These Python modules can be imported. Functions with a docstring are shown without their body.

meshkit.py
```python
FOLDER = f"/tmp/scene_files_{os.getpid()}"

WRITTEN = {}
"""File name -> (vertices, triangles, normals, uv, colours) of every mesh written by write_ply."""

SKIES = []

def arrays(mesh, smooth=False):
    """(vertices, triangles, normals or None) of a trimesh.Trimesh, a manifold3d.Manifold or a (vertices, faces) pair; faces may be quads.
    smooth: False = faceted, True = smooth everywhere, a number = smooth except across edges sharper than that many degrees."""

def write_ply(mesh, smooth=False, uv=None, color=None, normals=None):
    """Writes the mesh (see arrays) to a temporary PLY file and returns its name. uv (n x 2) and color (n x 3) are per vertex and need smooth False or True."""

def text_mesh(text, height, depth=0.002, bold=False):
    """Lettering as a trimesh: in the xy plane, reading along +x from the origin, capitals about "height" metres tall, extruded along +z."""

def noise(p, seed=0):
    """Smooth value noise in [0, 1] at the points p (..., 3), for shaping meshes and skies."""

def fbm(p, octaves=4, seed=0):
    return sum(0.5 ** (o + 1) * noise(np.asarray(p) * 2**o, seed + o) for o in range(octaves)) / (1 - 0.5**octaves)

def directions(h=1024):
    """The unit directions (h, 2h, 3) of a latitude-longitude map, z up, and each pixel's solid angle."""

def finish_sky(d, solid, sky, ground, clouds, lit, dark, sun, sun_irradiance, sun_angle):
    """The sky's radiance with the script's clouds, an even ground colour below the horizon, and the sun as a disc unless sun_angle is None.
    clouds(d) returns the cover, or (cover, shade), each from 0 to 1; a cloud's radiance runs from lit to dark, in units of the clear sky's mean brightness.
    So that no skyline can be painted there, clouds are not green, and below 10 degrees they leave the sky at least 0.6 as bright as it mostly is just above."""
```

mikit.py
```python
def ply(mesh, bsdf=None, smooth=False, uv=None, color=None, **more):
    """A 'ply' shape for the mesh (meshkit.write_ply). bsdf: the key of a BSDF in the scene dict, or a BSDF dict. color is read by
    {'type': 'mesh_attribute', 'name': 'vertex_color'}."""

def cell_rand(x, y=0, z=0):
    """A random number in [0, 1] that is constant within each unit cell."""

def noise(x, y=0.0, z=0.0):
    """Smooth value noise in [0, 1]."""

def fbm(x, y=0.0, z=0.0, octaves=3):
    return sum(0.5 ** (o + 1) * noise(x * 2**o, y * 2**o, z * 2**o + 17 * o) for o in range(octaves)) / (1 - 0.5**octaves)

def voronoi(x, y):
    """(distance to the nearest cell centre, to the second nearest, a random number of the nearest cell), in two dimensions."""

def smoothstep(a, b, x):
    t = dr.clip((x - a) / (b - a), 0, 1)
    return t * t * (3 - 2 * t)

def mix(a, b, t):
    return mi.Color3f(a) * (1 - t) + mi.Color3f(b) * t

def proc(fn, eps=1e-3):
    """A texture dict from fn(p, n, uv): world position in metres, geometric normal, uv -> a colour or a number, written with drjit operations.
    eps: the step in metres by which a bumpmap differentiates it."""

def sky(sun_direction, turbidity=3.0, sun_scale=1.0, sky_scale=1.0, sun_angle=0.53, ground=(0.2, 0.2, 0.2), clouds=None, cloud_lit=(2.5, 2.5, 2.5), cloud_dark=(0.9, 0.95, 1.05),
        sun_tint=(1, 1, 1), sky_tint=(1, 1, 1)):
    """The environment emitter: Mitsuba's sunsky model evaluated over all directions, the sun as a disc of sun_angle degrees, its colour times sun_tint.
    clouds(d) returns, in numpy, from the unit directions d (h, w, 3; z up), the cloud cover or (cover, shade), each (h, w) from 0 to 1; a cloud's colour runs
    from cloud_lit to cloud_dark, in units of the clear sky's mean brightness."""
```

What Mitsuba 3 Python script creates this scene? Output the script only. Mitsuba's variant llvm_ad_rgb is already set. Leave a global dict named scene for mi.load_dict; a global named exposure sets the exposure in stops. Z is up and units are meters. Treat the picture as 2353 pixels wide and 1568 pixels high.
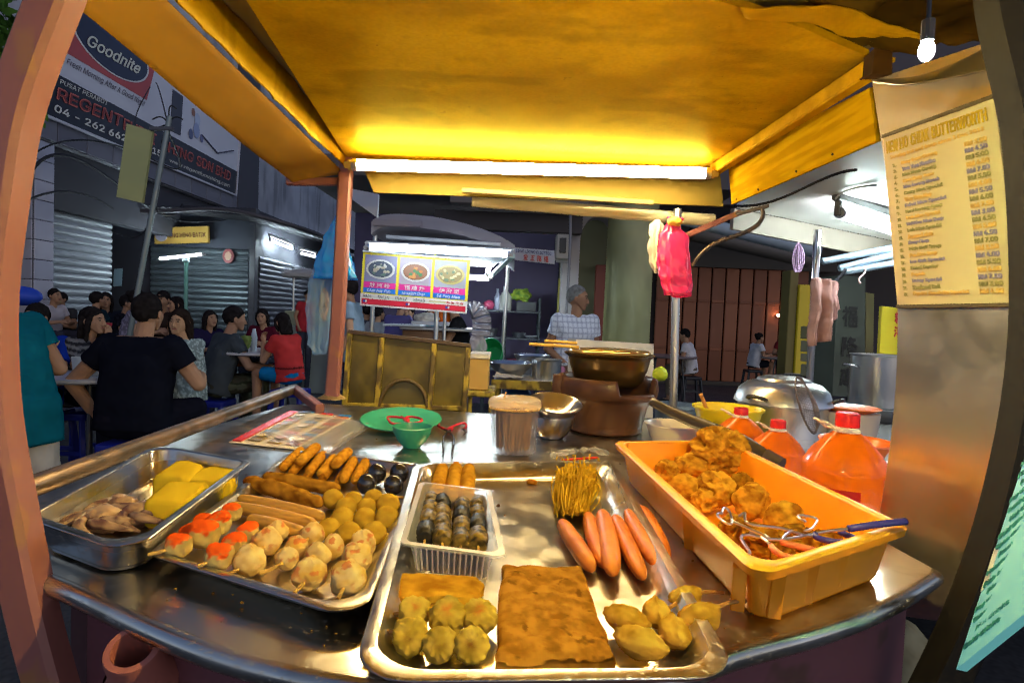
import math, random
import numpy as np, trimesh, manifold3d as m3
import mitsuba as mi, drjit as dr
import mikit, meshkit
from mikit import proc, fbm, noise, smoothstep, mix

T = mi.ScalarTransform4f
scene, labels = {}, {}
random.seed(7)
RNG = np.random.default_rng(7)

# ------------------------------------------------------------------ camera, sky, exposure
EYE = np.array([0.0, 0.0, 1.27])
FOC = 1378.0                                  # focal length in photo units (photo 2352 x 1568 units)
PITCH, ROLL = math.radians(2.4), math.radians(2.3)
FW = np.array([0, math.cos(PITCH), -math.sin(PITCH)])
U0 = np.array([0, math.sin(PITCH), math.cos(PITCH)])
R0 = np.array([1.0, 0, 0])
RI = math.cos(ROLL) * R0 + math.sin(ROLL) * U0
UP = -math.sin(ROLL) * R0 + math.cos(ROLL) * U0
scene['camera'] = {'type': 'perspective', 'fov': 2 * math.degrees(math.atan(1176 / FOC)), 'fov_axis': 'x', 'near_clip': 0.05, 'far_clip': 400.0,
                   'to_world': T().look_at(origin=EYE.tolist(), target=(EYE + FW).tolist(), up=UP.tolist())}
exposure = 1.0
scene['sky'] = mikit.sky([0.3, -0.5, 0.35], turbidity=3, sun_scale=0.0, sky_scale=2.2, sky_tint=(1.0, 0.84, 0.88), ground=(0.05, 0.05, 0.05))

# ------------------------------------------------------------------ survey helpers: a photo direction meets a known plane of the place
def ray(x, y):
    return FW + (x - 1176) / FOC * RI - (y - 784) / FOC * UP
def aty(p, Y):
    d = ray(*p); return EYE + d * (Y - EYE[1]) / d[1]
def atz(p, z):
    d = ray(*p); return EYE + d * (z - EYE[2]) / d[2]
def atx(p, X):
    d = ray(*p); return EYE + d * (X - EYE[0]) / d[0]
q1 = lambda x, y: (.3328 * x, .3328 * y)
q2 = lambda x, y: (.3328 * x, 489.2 + .3328 * y)
q3 = lambda x, y: (.3759 * x, 978.4 + .3759 * y)
q4 = lambda x, y: (326.1 + .2772 * x, 978.4 + .2772 * y)
q5 = lambda x, y: (733.8 + .428 * x, 896.8 + .428 * y)
q6 = lambda x, y: (1386 + .312 * x, 978.4 + .312 * y)
q8 = lambda x, y: (1043.6 + .2772 * x, 733.8 + .2772 * y)
qc = lambda x, y: (733.8 + .3328 * x, 407.7 + .3328 * y)
qr = lambda x, y: (1467.5 + .3899 * x, 366.9 + .3899 * y)
qt = lambda x, y: (1549 + .3413 * x, .3413 * y)
qs = lambda x, y: (815.3 + .1664 * x, 554.4 + .1664 * y)
qp = lambda x, y: (.3224 * x, 635.9 + .3224 * y)
A = np.array

# ------------------------------------------------------------------ naming
def nm(base, parent=None):
    k = (parent + '__' if parent else '') + base
    if k not in USED:
        USED.add(k); return k
    i = 1
    while f'{k}_{i:03d}' in USED: i += 1
    k = f'{k}_{i:03d}'; USED.add(k); return k
USED = {'camera', 'sky'}
def thing(name, label, cat, group=None):
    k = nm(name); labels[k] = {'label': label, 'category': cat}
    if group: labels[k]['group'] = group
    return k
def put(base, mesh, mat, parent=None, smooth=30, color=None, label=None, kind=None, **more):
    k = nm(base, parent)
    if color is not None:
        smooth = smooth is not False
    scene[k] = mikit.ply(mesh, mat, smooth=smooth, color=color, **more)
    if label or kind:
        labels[k] = {}
        if label: labels[k]['label'] = label
        if kind: labels[k]['kind'] = kind
    return k
def one(name, label, cat, mesh, mat, smooth=30, color=None, group=None, **more):
    k = put(name, mesh, mat, None, smooth, color, **more)
    labels[k] = {'label': label, 'category': cat}
    if group: labels[k]['group'] = group
    return k
def struct(name, label, mesh, mat, smooth=30, color=None):
    k = put(name, mesh, mat, None, smooth, color)
    labels[k] = {'label': label, 'category': name.replace('_', ' '), 'kind': 'structure'}
    return k

# ------------------------------------------------------------------ materials
def pm(key, col, rough=.6, metal=0.0, spec=.5, coat=0.0, **more):
    d = {'type': 'principled', 'base_color': col if isinstance(col, dict) else {'type': 'rgb', 'value': list(col)}, 'roughness': rough, 'metallic': metal, 'specular': spec}
    if coat: d.update(clearcoat=coat, clearcoat_gloss=.9)
    d.update(more)
    scene[key] = {'type': 'twosided', 'bsdf': d}
    return key
VC = {'type': 'mesh_attribute', 'name': 'vertex_color'}
scene['vc'] = {'type': 'twosided', 'bsdf': {'type': 'diffuse', 'reflectance': VC}}; scene['vc_dry'] = scene['vc']; pm('vc_wet', VC, .34, spec=.25); pm('vc_gloss', VC, .1, spec=.6, coat=.6)
_cols = {}
def flat(col, rough=.6, **k):
    key = (tuple(round(c, 4) for c in col), rough, tuple(sorted(k.items())))
    if key not in _cols: _cols[key] = pm(f'paint_{len(_cols)}', col, rough, **k)
    return _cols[key]
def bump(key, base, fn, scale, eps=1e-3):
    scene[key] = {'type': 'twosided', 'bsdf': {'type': 'bumpmap', 'arbitrary': proc(fn, eps), 'scale': scale, 'bsdf': base}}
    return key
def film(key, col, rough, cover):
    scene[key] = {'type': 'blendbsdf', 'weight': cover, 'a': {'type': 'null'},
                  'b': {'type': 'twosided', 'bsdf': {'type': 'principled', 'base_color': {'type': 'rgb', 'value': list(col)}, 'roughness': rough, 'specular': .7, 'clearcoat': 1.0, 'clearcoat_gloss': .9}}}
    return key

# scratched, smeared stainless steel
def steel_rough(p, n, uv):
    s = fbm(p.x * 24, p.y * 24, p.z * 24, 4); d = smoothstep(.72, .80, noise(p.x * 230, p.y * 230, p.z * 230))
    return .15 + .14 * smoothstep(.35, .75, s) + .08 * noise(p.x * 600, p.y * 18, p.z * 18) + .25 * d
def steel_tint(p, n, uv):
    s = smoothstep(.50, .66, fbm(p.x * 13 + 3, p.y * 13, p.z * 13, 5))
    return mix((.58, .55, .49), (.46, .43, .37), s)
def steel_wave(p, n, uv):
    return fbm(p.x * 14, p.y * 14, p.z * 14, 2) * .9 + .1 * noise(p.x * 90, p.y * 90, p.z * 90)
ST = {'type': 'principled', 'base_color': proc(steel_tint), 'metallic': 1.0, 'roughness': proc(steel_rough), 'specular': .5}
bump('steel', ST, steel_wave, .0007, 2e-3)
def sheet_col(p, n, uv):
    a = smoothstep(.4, .65, fbm(p.x * 9, p.y * 9, p.z * 7, 5)); b = smoothstep(.66, .72, fbm(p.x * 40, p.y * 40, p.z * 30, 3))
    return mix(mix((.34, .32, .315), (.22, .20, .175), a), (.13, .10, .06), b * .5)
scene['sheet_steel'] = {'type': 'twosided', 'bsdf': {'type': 'blendbsdf', 'weight': .87, 'a': {'type': 'diffuse', 'reflectance': proc(sheet_col)}, 'b': {'type': 'principled', 'base_color': {'type': 'rgb', 'value': [.80, .78, .77]}, 'metallic': 1.0, 'roughness': proc(lambda p, n, uv: .10 + .30 * fbm(p.x * 16, p.y * 16, p.z * 16, 4))}}}
pm('steel_plain', (.60, .60, .60), .22, 1.0)
pm('aluminium', (.62, .62, .62), .34, 1.0)
pm('chrome', (.66, .66, .68), .10, 1.0)
# canopy paint: ochre yellow gloss, stained
def canopy_col(p, n, uv):
    a = fbm(p.x * 5, p.y * 5, p.z * 5, 3)
    b = smoothstep(.55, .8, fbm(p.x * 22 + 4, p.y * 22, p.z * 22, 3))
    c = mix((.44, .245, .006), (.33, .165, .005), smoothstep(.3, .7, a))
    c = mix(c, (.22, .11, .008), b * .35)
    c = mix(c, (.13, .065, .008), smoothstep(.56, .70, fbm(p.x * 3.1 + 9, p.y * 8, 2, 5)) * .38)
    c = c * (.93 + .14 * noise(p.x * 190, p.y * 190, p.z * 190))
    sp = smoothstep(.955, .975, noise(p.x * 75, p.y * 75, p.z * 75)) * smoothstep(.45, .6, noise(p.x * 9, p.y * 9, 0))
    return mix(c, (.20, .10, .01), sp * .6)
def canopy_rough(p, n, uv):
    return .30 + .35 * fbm(p.x * 30, p.y * 30, p.z * 30, 2)
def canopy_bump(p, n, uv):
    return fbm(p.x * 18, p.y * 18, p.z * 18, 3) + .03 * noise(p.x * 110, p.y * 110, p.z * 110)
bump('canopy', {'type': 'blendbsdf', 'weight': .085, 'a': {'type': 'diffuse', 'reflectance': proc(canopy_col)}, 'b': {'type': 'roughconductor', 'alpha': .2, 'specular_reflectance': {'type': 'rgb', 'value': [.9, .6, .1]}}}, canopy_bump, .0022, 2e-3)
# painted posts: salmon gloss with rust chips
def post_col(p, n, uv):
    a = fbm(p.x * 7, p.y * 7, p.z * 3.5, 3)
    r = smoothstep(.62, .70, fbm(p.x * 24, p.y * 24, p.z * 9, 3))
    return mix(mix((.235, .092, .078), (.18, .064, .054), a), (.24, .11, .04), r * .8)
pm('post_paint', proc(post_col), .42, spec=.5)
def asphalt_col(p, n, uv):
    a = fbm(p.x * 1.5, p.y * 1.5, 0, 4); g = noise(p.x * 70, p.y * 70)
    return mix((.045, .045, .05), (.022, .022, .026), a) * (0.75 + .5 * g)
pm('asphalt', proc(asphalt_col), .5, spec=.5)
def plaster_col(p, n, uv):
    a = fbm(p.x * 1.3, p.y * 1.3, p.z * 1.3, 4); s = fbm(p.x * 6, p.y * 6, p.z * .8, 3)
    return mix((.52, .53, .56), (.36, .37, .40), smoothstep(.3, .7, a)) * (1 - .35 * smoothstep(.5, .8, s))
pm('plaster', proc(plaster_col), .8, spec=.3)
def panel_front(p, n, uv):
    a = fbm(p.x * 4, p.y * 4, p.z * 4, 4); r = smoothstep(.6, .75, fbm(p.x * 18, p.y * 18, p.z * 18, 3))
    return mix(mix((.16, .055, .065), (.10, .035, .045), a), (.07, .035, .02), r * .7)
pm('cart_front', proc(panel_front), .5)
film('clear_film', (.85, .85, .82), .06, .13)
film('frost_film', (.62, .55, .55), .25, .38); film('bag_film', (.22, .42, .68), .2, .30); film('tub_film', (.42, .36, .42), .3, .13); film('cover_film', (.72, .58, .40), .2, .34); film('thin_film', (.8, .75, .55), .06, .06)

# ------------------------------------------------------------------ shapes
def TM(v, f): return trimesh.Trimesh(np.asarray(v, float), np.asarray(f), process=False)
def hull(pts):
    return trimesh.convex.convex_hull(np.asarray(pts, float))
def cbox(c, s, ch=.004, rz=0):
    s = A(s) / 2; ch = min(ch, min(s) * .8); P = []
    for x in (-1, 1):
        for y in (-1, 1):
            for z in (-1, 1):
                for k in range(3):
                    q = s - ch; q[k] = s[k]; P.append(q * (x, y, z))
    P = A(P); a = math.radians(rz)
    if rz: P = P @ A([[math.cos(a), math.sin(a), 0], [-math.sin(a), math.cos(a), 0], [0, 0, 1]])
    return hull(P + A(c))
def slab(quad, t, n=None):
    """A convex flat polygon with thickness t behind its normal n."""
    q = A(quad, float)
    if n is None:
        n = np.cross(q[1] - q[0], q[2] - q[0]); n /= np.linalg.norm(n)
        if n @ (EYE - q[0]) < 0: n = -n
    return hull(np.vstack([q, q - A(n) * t]))
def beam(a, b, w, h, up=(0, 0, 1)):
    a, b = A(a, float), A(b, float); d = (b - a) / np.linalg.norm(b - a)
    if abs(d @ A(up, float)) > .98 * np.linalg.norm(up): up = (0, 1, 0) if abs(d[1]) < .9 else (1, 0, 0)
    s = np.cross(d, up); s /= np.linalg.norm(s); u = np.cross(s, d)
    c = min(w, h) * .12; P = []
    for e in (a, b):
        for x, y in ((1, 1), (1, -1), (-1, -1), (-1, 1)):
            P += [e + s * x * (w / 2 - c) + u * y * h / 2, e + s * x * w / 2 + u * y * (h / 2 - c)]
    return hull(P)
def spline(P, n=24):
    from scipy.interpolate import CubicSpline
    P = A(P, float)
    if len(P) < 3: return np.linspace(P[0], P[-1], n)
    t = np.r_[0, np.cumsum(np.linalg.norm(np.diff(P, axis=0), axis=1) + 1e-9)]
    return CubicSpline(t, P)(np.linspace(0, t[-1], n))
def frames(P, up=None):
    t = np.gradient(P, axis=0); t /= np.linalg.norm(t, axis=1, keepdims=True) + 1e-12
    u = A(up if up is not None else ((0, 0, 1) if abs(t[0][2]) < .9 else (1, 0, 0)), float)
    out = []
    for k in range(len(P)):
        a = u - t[k] * (u @ t[k]); a /= np.linalg.norm(a) + 1e-12
        if up is None: u = a
        out.append((a, np.cross(t[k], a)))
    return out
def loft(rings, cap=True, closed=True):
    n = len(rings[0]); v = np.vstack(rings); f = []
    for i in range(len(rings) - 1):
        for j in range(n if closed else n - 1):
            a, b = i * n + j, i * n + (j + 1) % n
            f += [[a, b, b + n], [a, b + n, a + n]]
    if cap:
        for i, flip in ((0, True), (len(rings) - 1, False)):
            c = len(v); v = np.vstack([v, np.mean(rings[i], 0)])
            for j in range(n):
                a, b = i * n + j, i * n + (j + 1) % n
                f.append([b, a, c] if flip else [a, b, c])
    return TM(v, f)
def sweep(P, prof, up=None, cap=True):
    P = A(P, float); R = []
    for k, (a, b) in enumerate(frames(P, up)):
        pr = prof(k / (len(P) - 1)) if callable(prof) else prof
        R.append(P[k] + pr[:, :1] * a + pr[:, 1:2] * b)
    return loft(R, cap)
def circ(r, n=10): t = np.arange(n) * 2 * np.pi / n; return np.c_[np.cos(t), np.sin(t)] * r
def tube(P, r, n=10, up=None):
    P = A(P, float)
    if np.ndim(r) == 0: return sweep(P, circ(r, n), up)
    r = np.interp(np.linspace(0, 1, len(P)), np.linspace(0, 1, len(r)), r)
    return sweep(P, lambda t: circ(np.interp(t, np.linspace(0, 1, len(r)), r), n), up)
def lathe(prof, n=36, at=(0, 0, 0), tilt=None):
    prof = A(prof, float); t = np.arange(n) * 2 * np.pi / n
    R = [np.c_[r * np.cos(t), r * np.sin(t), np.full(n, z)] for r, z in prof]
    m = loft(R, cap=True)
    if tilt is not None:
        m.apply_transform(trimesh.transformations.rotation_matrix(math.radians(tilt[0]), tilt[1]))
    m.vertices = m.vertices + A(at); return m
def nz(p, f=1.0, seed=0, o=3): return meshkit.fbm(A(p) * f, o, seed) - .5
def blob(c, r, amp=0.0, freq=20, seed=0, sub=3, rz=0, ridge=False, floor=None):
    m = trimesh.creation.icosphere(subdivisions=sub)
    v = A(m.vertices); r = A(r, float) * np.ones(3)
    off = nz(v * r, freq, seed, 4)
    if ridge: off = .25 - np.abs(off) * 2.2
    v = v * r + v * (off * amp)[:, None]
    if rz:
        a = math.radians(rz); v = v @ A([[math.cos(a), math.sin(a), 0], [-math.sin(a), math.cos(a), 0], [0, 0, 1]])
    v = v + A(c)
    if floor is not None: v[:, 2] = np.maximum(v[:, 2], floor)
    return TM(v, m.faces)
def cat(ms): return trimesh.util.concatenate([m for m in ms])
def vcol(m, c1, c2, freq=30, seed=3, sharp=1.0, o=3):
    t = np.clip(.5 + (nz(m.vertices, freq, seed, o)) * 2.2 * sharp, 0, 1)[:, None]
    return A(c1) * (1 - t) + A(c2) * t
def rquad(q, r, inset, z, n=6):
    """Rounded quad ring (plan), inset from the corners q, at height z."""
    q = A(q, float)[:, :2]; k = len(q); out = []
    if np.sum(q[:, 0] * np.roll(q[:, 1], -1) - np.roll(q[:, 0], -1) * q[:, 1]) < 0: q = q[::-1]
    L = []
    for i in range(k):
        d = q[(i + 1) % k] - q[i]; d /= np.linalg.norm(d); nn = A([-d[1], d[0]])
        L.append((q[i] + nn * (inset + r), d, nn))
    for i in range(k):
        p0, d0, n0 = L[i - 1]; p1, d1, n1 = L[i]
        t = np.linalg.solve(np.c_[d0, -d1], p1 - p0)[0]; c = p0 + d0 * t
        a0 = math.atan2(-n0[1], -n0[0]); a1 = math.atan2(-n1[1], -n1[0])
        while a1 < a0: a1 += 2 * math.pi
        for a in np.linspace(a0, a1, n): out.append([c[0] + r * math.cos(a), c[1] + r * math.sin(a), z])
    return A(out)
def tray(q, z0, h, r=.04, rim=.012, slope=.012, t=.0015, n=7):
    """Pressed steel tray with a rolled rim over the corner points q (rim plan)."""
    R = [rquad(q, r, .002, z0 + h - .006, n), rquad(q, r, -.001, z0 + h - .002, n), rquad(q, r, .001, z0 + h, n), rquad(q, r, rim - .002, z0 + h, n),
         rquad(q, r, rim, z0 + h - .003, n), rquad(q, r, rim + slope * .6, z0 + .012, n), rquad(q, r, rim + slope + .004, z0 + .003, n), rquad(q, max(r - .01, .01), rim + slope + .016, z0 + t, n)]
    inner = loft(R, cap=False)
    last = R[-1]; cc = last.mean(0); v = np.vstack([last, cc]); k = len(last)
    floor = TM(v, [[i, (i + 1) % k, k] for i in range(k)])
    Ro = [rquad(q, r, rim + slope + .016 - t, z0, n), rquad(q, r, rim + slope + .002, z0 + .002, n), rquad(q, r, rim - .002, z0 + h - .006, n), rquad(q, r, .002, z0 + h - .006, n)]
    outer = loft(Ro, cap=False)
    lo = Ro[0]; under = TM(np.vstack([lo, lo.mean(0)]), [[(i + 1) % k, i, k] for i in range(k)])
    return cat([inner, floor, outer, under])
# ---- flat print on a quad (TL, TR, BR, BL) in the unit square u right, v down
def bil(q, u, v):
    q = A(q, float); u, v = np.asarray(u)[..., None], np.asarray(v)[..., None]
    return q[0] * (1 - u) * (1 - v) + q[1] * u * (1 - v) + q[2] * u * v + q[3] * (1 - u) * v
def qn(q):
    q = A(q, float); n = np.cross(q[3] - q[0], q[1] - q[0]); n /= np.linalg.norm(n)
    return n if n @ (EYE - q[0]) > 0 else -n
def patch(q, u0, v0, u1, v1, lift=.004, t=.003):
    P = bil(q, A([u0, u1, u1, u0]), A([v0, v0, v1, v1])) + qn(q) * lift
    return slab(P, t, qn(q))
def text_in(q, s, u0, v0, u1, v1, lift=.006, bold=False, italic=0.0):
    m = meshkit.text_mesh(s, 1.0, .01, bold); v = A(m.vertices); v[:, 0] += italic * v[:, 1]
    lo, hi = v.min(0), v.max(0); x = (v[:, 0] - lo[0]) / (hi[0] - lo[0]); y = (v[:, 1] - lo[1]) / (hi[1] - lo[1])
    P = bil(q, u0 + (u1 - u0) * x, v1 + (v0 - v1) * y) + qn(q) * (lift + .002 * (v[:, 2:] > .005))
    return TM(P, m.faces)
def strokes(q, lines, u0, v0, u1, v1, w=.12, lift=.006):
    """A written character from pen strokes given in the unit square."""
    ms = []
    for L in lines:
        L = A(L, float)
        for a, b in zip(L[:-1], L[1:]):
            d = (b - a) / (np.linalg.norm(b - a) + 1e-9); n = A([-d[1], d[0]]) * w / 2; e = d * w * .3
            pts = A([a - e + n, b + e + n, b + e - n, a - e - n])
            P = bil(q, u0 + (u1 - u0) * pts[:, 0], v0 + (v1 - v0) * pts[:, 1]) + qn(q) * lift
            ms.append(slab(P, .002, qn(q)))
    return cat(ms)
HAN = {  # simplified strokes, x right, y down
 'chao': [[(.1, .2), (.16, .4)], [(.4, .15), (.33, .38)], [(.25, .05), (.25, .45), (.05, .95)], [(.25, .5), (.42, .9)], [(.7, .05), (.7, .6)], [(.55, .2), (.48, .45)], [(.85, .2), (.95, .42)], [(.93, .5), (.7, .8), (.48, .95)]],
 'he': [[(.08, .12), (.2, .22)], [(.04, .4), (.16, .48)], [(.05, .92), (.2, .62)], [(.3, .18), (.97, .18)], [(.86, .18), (.86, .95), (.75, .88)], [(.4, .38), (.68, .38), (.68, .68), (.4, .68), (.4, .38)]],
 'fen': [[(.1, .15), (.15, .3)], [(.38, .12), (.3, .32)], [(.05, .42), (.45, .42)], [(.25, .05), (.25, .95)], [(.25, .45), (.05, .8)], [(.25, .5), (.42, .75)], [(.62, .08), (.5, .42)], [(.75, .08), (.95, .42)], [(.55, .52), (.88, .52), (.84, .9), (.76, .88)], [(.7, .52), (.55, .95)]],
 'fu': [[(.2, .05), (.26, .15)], [(.06, .25), (.38, .25), (.08, .6)], [(.24, .45), (.24, .95)], [(.45, .08), (.95, .08)], [(.55, .2), (.88, .2), (.88, .4), (.55, .4), (.55, .2)], [(.5, .52), (.93, .52), (.93, .95), (.5, .95), (.5, .52)], [(.71, .52), (.71, .95)], [(.5, .73), (.93, .73)]],
 'jian': [[(.4, .15), (.88, .15), (.88, .42)], [(.32, .28), (.97, .28)], [(.4, .42), (.88, .42)], [(.4, .56), (.9, .56)], [(.34, .7), (.95, .7)], [(.64, .03), (.64, .82)], [(.05, .2), (.25, .2), (.1, .45), (.25, .5), (.05, .9)], [(.08, .62), (.35, .88), (.97, .93)]],
 'yi': [[(.28, .05), (.05, .5)], [(.18, .32), (.18, .95)], [(.4, .18), (.88, .18), (.88, .65)], [(.32, .42), (.98, .42)], [(.4, .65), (.88, .65)], [(.6, .18), (.58, .6), (.38, .95)]],
 'mian': [[(.08, .1), (.92, .1)], [(.5, .1), (.42, .28)], [(.12, .3), (.88, .3), (.88, .93), (.12, .93), (.12, .3)], [(.38, .3), (.38, .93)], [(.62, .3), (.62, .93)], [(.38, .52), (.62, .52)], [(.38, .7), (.62, .7)]],
 'fu2': [[(.5, .02), (.52, .12)], [(.1, .18), (.95, .18)], [(.14, .18), (.12, .6), (.03, .95)], [(.4, .28), (.25, .58)], [(.33, .45), (.33, .95)], [(.45, .45), (.97, .45)], [(.8, .28), (.8, .93), (.7, .9)], [(.55, .6), (.63, .7)]],
 'jin': [[(.5, .03), (.05, .42)], [(.5, .03), (.95, .42)], [(.3, .4), (.7, .4)], [(.2, .6), (.8, .6)], [(.5, .4), (.5, .93)], [(.28, .68), (.36, .82)], [(.72, .68), (.64, .82)], [(.08, .94), (.92, .94)]],
 'zheng': [[(.1, .12), (.9, .12)], [(.5, .12), (.5, .92)], [(.5, .5), (.85, .5)], [(.25, .42), (.25, .92)], [(.05, .92), (.95, .92)]],
 'long': [[(.1, .08), (.1, .95)], [(.1, .1), (.32, .1), (.2, .35), (.32, .5), (.15, .62)], [(.6, .05), (.42, .3)], [(.5, .15), (.85, .15), (.42, .48)], [(.55, .25), (.95, .48)], [(.45, .6), (.92, .6)], [(.5, .76), (.88, .76)], [(.68, .52), (.68, .93)], [(.4, .94), (.97, .94)]],
}
# ================================================================== ground
ZC = 0.92                                             # counter height
g = TM([[-200, -200, 0], [200, -200, 0], [200, 200, 0], [-200, 200, 0]], [[0, 1, 2], [0, 2, 3]])
struct('ground', 'dark worn asphalt of the street market', g, 'asphalt', False)

# ================================================================== lamps
def lamp(a, b, r, rad, label, group=None, name='fluorescent_lamp', fixture=True, fix_off=(0, 0, .035), fixcol=(.5, .5, .48)):
    k = thing(name, label, 'lamp', group)
    a, b = A(a, float), A(b, float); d = (b - a) / np.linalg.norm(b - a)
    m = tube(np.linspace(a, b, 5), r, 12)
    kk = put('tube', m, flat((.8, .8, .8)), k, True)
    scene[kk]['emitter'] = {'type': 'area', 'radiance': {'type': 'rgb', 'value': list(rad)}}
    for e, s in ((a, -1), (b, 1)):
        put('end_cap', tube([e + d * s * .0015, e + d * s * .018], r * 1.02, 12), 'aluminium', k)
        put('holder', beam(e + d * s * .03 + A(fix_off) * 1.1, e + d * s * .03 - A(fix_off) * .35, .022, .022, d), flat(fixcol), k)
    if fixture:
        put('batten', beam(a - d * .05 + A(fix_off) * 1.55, b + d * .05 + A(fix_off) * 1.55, .035, np.linalg.norm(fix_off) * .8, fix_off), flat(fixcol), k)
    return k
WARM = A([1.0, .82, .42]) * 44
COOL = A([.72, .90, 1.0])
tl, tr_ = aty((822, 379), 1.97), aty((1618, 398), 1.97)
lamp(tl, tr_, .019, WARM, 'long lit fluorescent tube under the yellow canopy of the food cart', fix_off=(0, .05, .012), fixcol=(.30, .22, .06))

# ================================================================== the food cart
cart = thing('food_cart', 'food cart with salmon painted posts, stainless counter and ochre yellow canopy', 'food cart')
front = [atz(p, ZC) for p in [(98, 1313), (225, 1365), (338, 1418), (564, 1500), (770, 1545), (960, 1573), (1176, 1586), (1400, 1570), (1560, 1530), (1674, 1487), (1803, 1453), (1947, 1410), (2067, 1357), (2147, 1307)]]
fr = spline(A(front), 60)
out2 = [p[:2] for p in fr] + [A([.625, 1.10]), A([1.2, 1.12]), A([1.2, 2.13]), A([-.12, 2.14]), A([-.66, 2.2]), A([-.80, 2.15])] + [atz(p, ZC)[:2] for p in [(343, 1020), (56, 1140)]]
from shapely.geometry import Polygon
pol = Polygon(out2).buffer(0)
top = trimesh.creation.extrude_polygon(pol, .028, engine='earcut'); top.apply_translation([0, 0, ZC - .028])
top = top.subdivide()
put('countertop', top, 'steel', cart, False)
put('counter_edge', tube(fr + A([0, 0, -.012]), .013, 10), 'steel', cart, True)
# left rail: worn metal pipe along the side of the counter
rl = [atz(p, ZC + .035) for p in [(48, 1126), (343, 1008), (676, 893)]]
rl = [rl[0], rl[0] * .66 + rl[2] * .34, rl[0] * .33 + rl[2] * .67, rl[2]]
pm('worn_pipe', proc(lambda p, n, uv: mix((.24, .16, .11), (.10, .08, .07), smoothstep(.35, .65, fbm(p.x * 14, p.y * 14, p.z * 14, 3)))), .35, .6)
put('side_rail', tube(spline(rl, 20), .019, 12), 'worn_pipe', cart, True)
put('rail_return', beam(rl[-1], atz((735, 938), ZC + .012), .03, .03), 'post_paint', cart)
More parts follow.
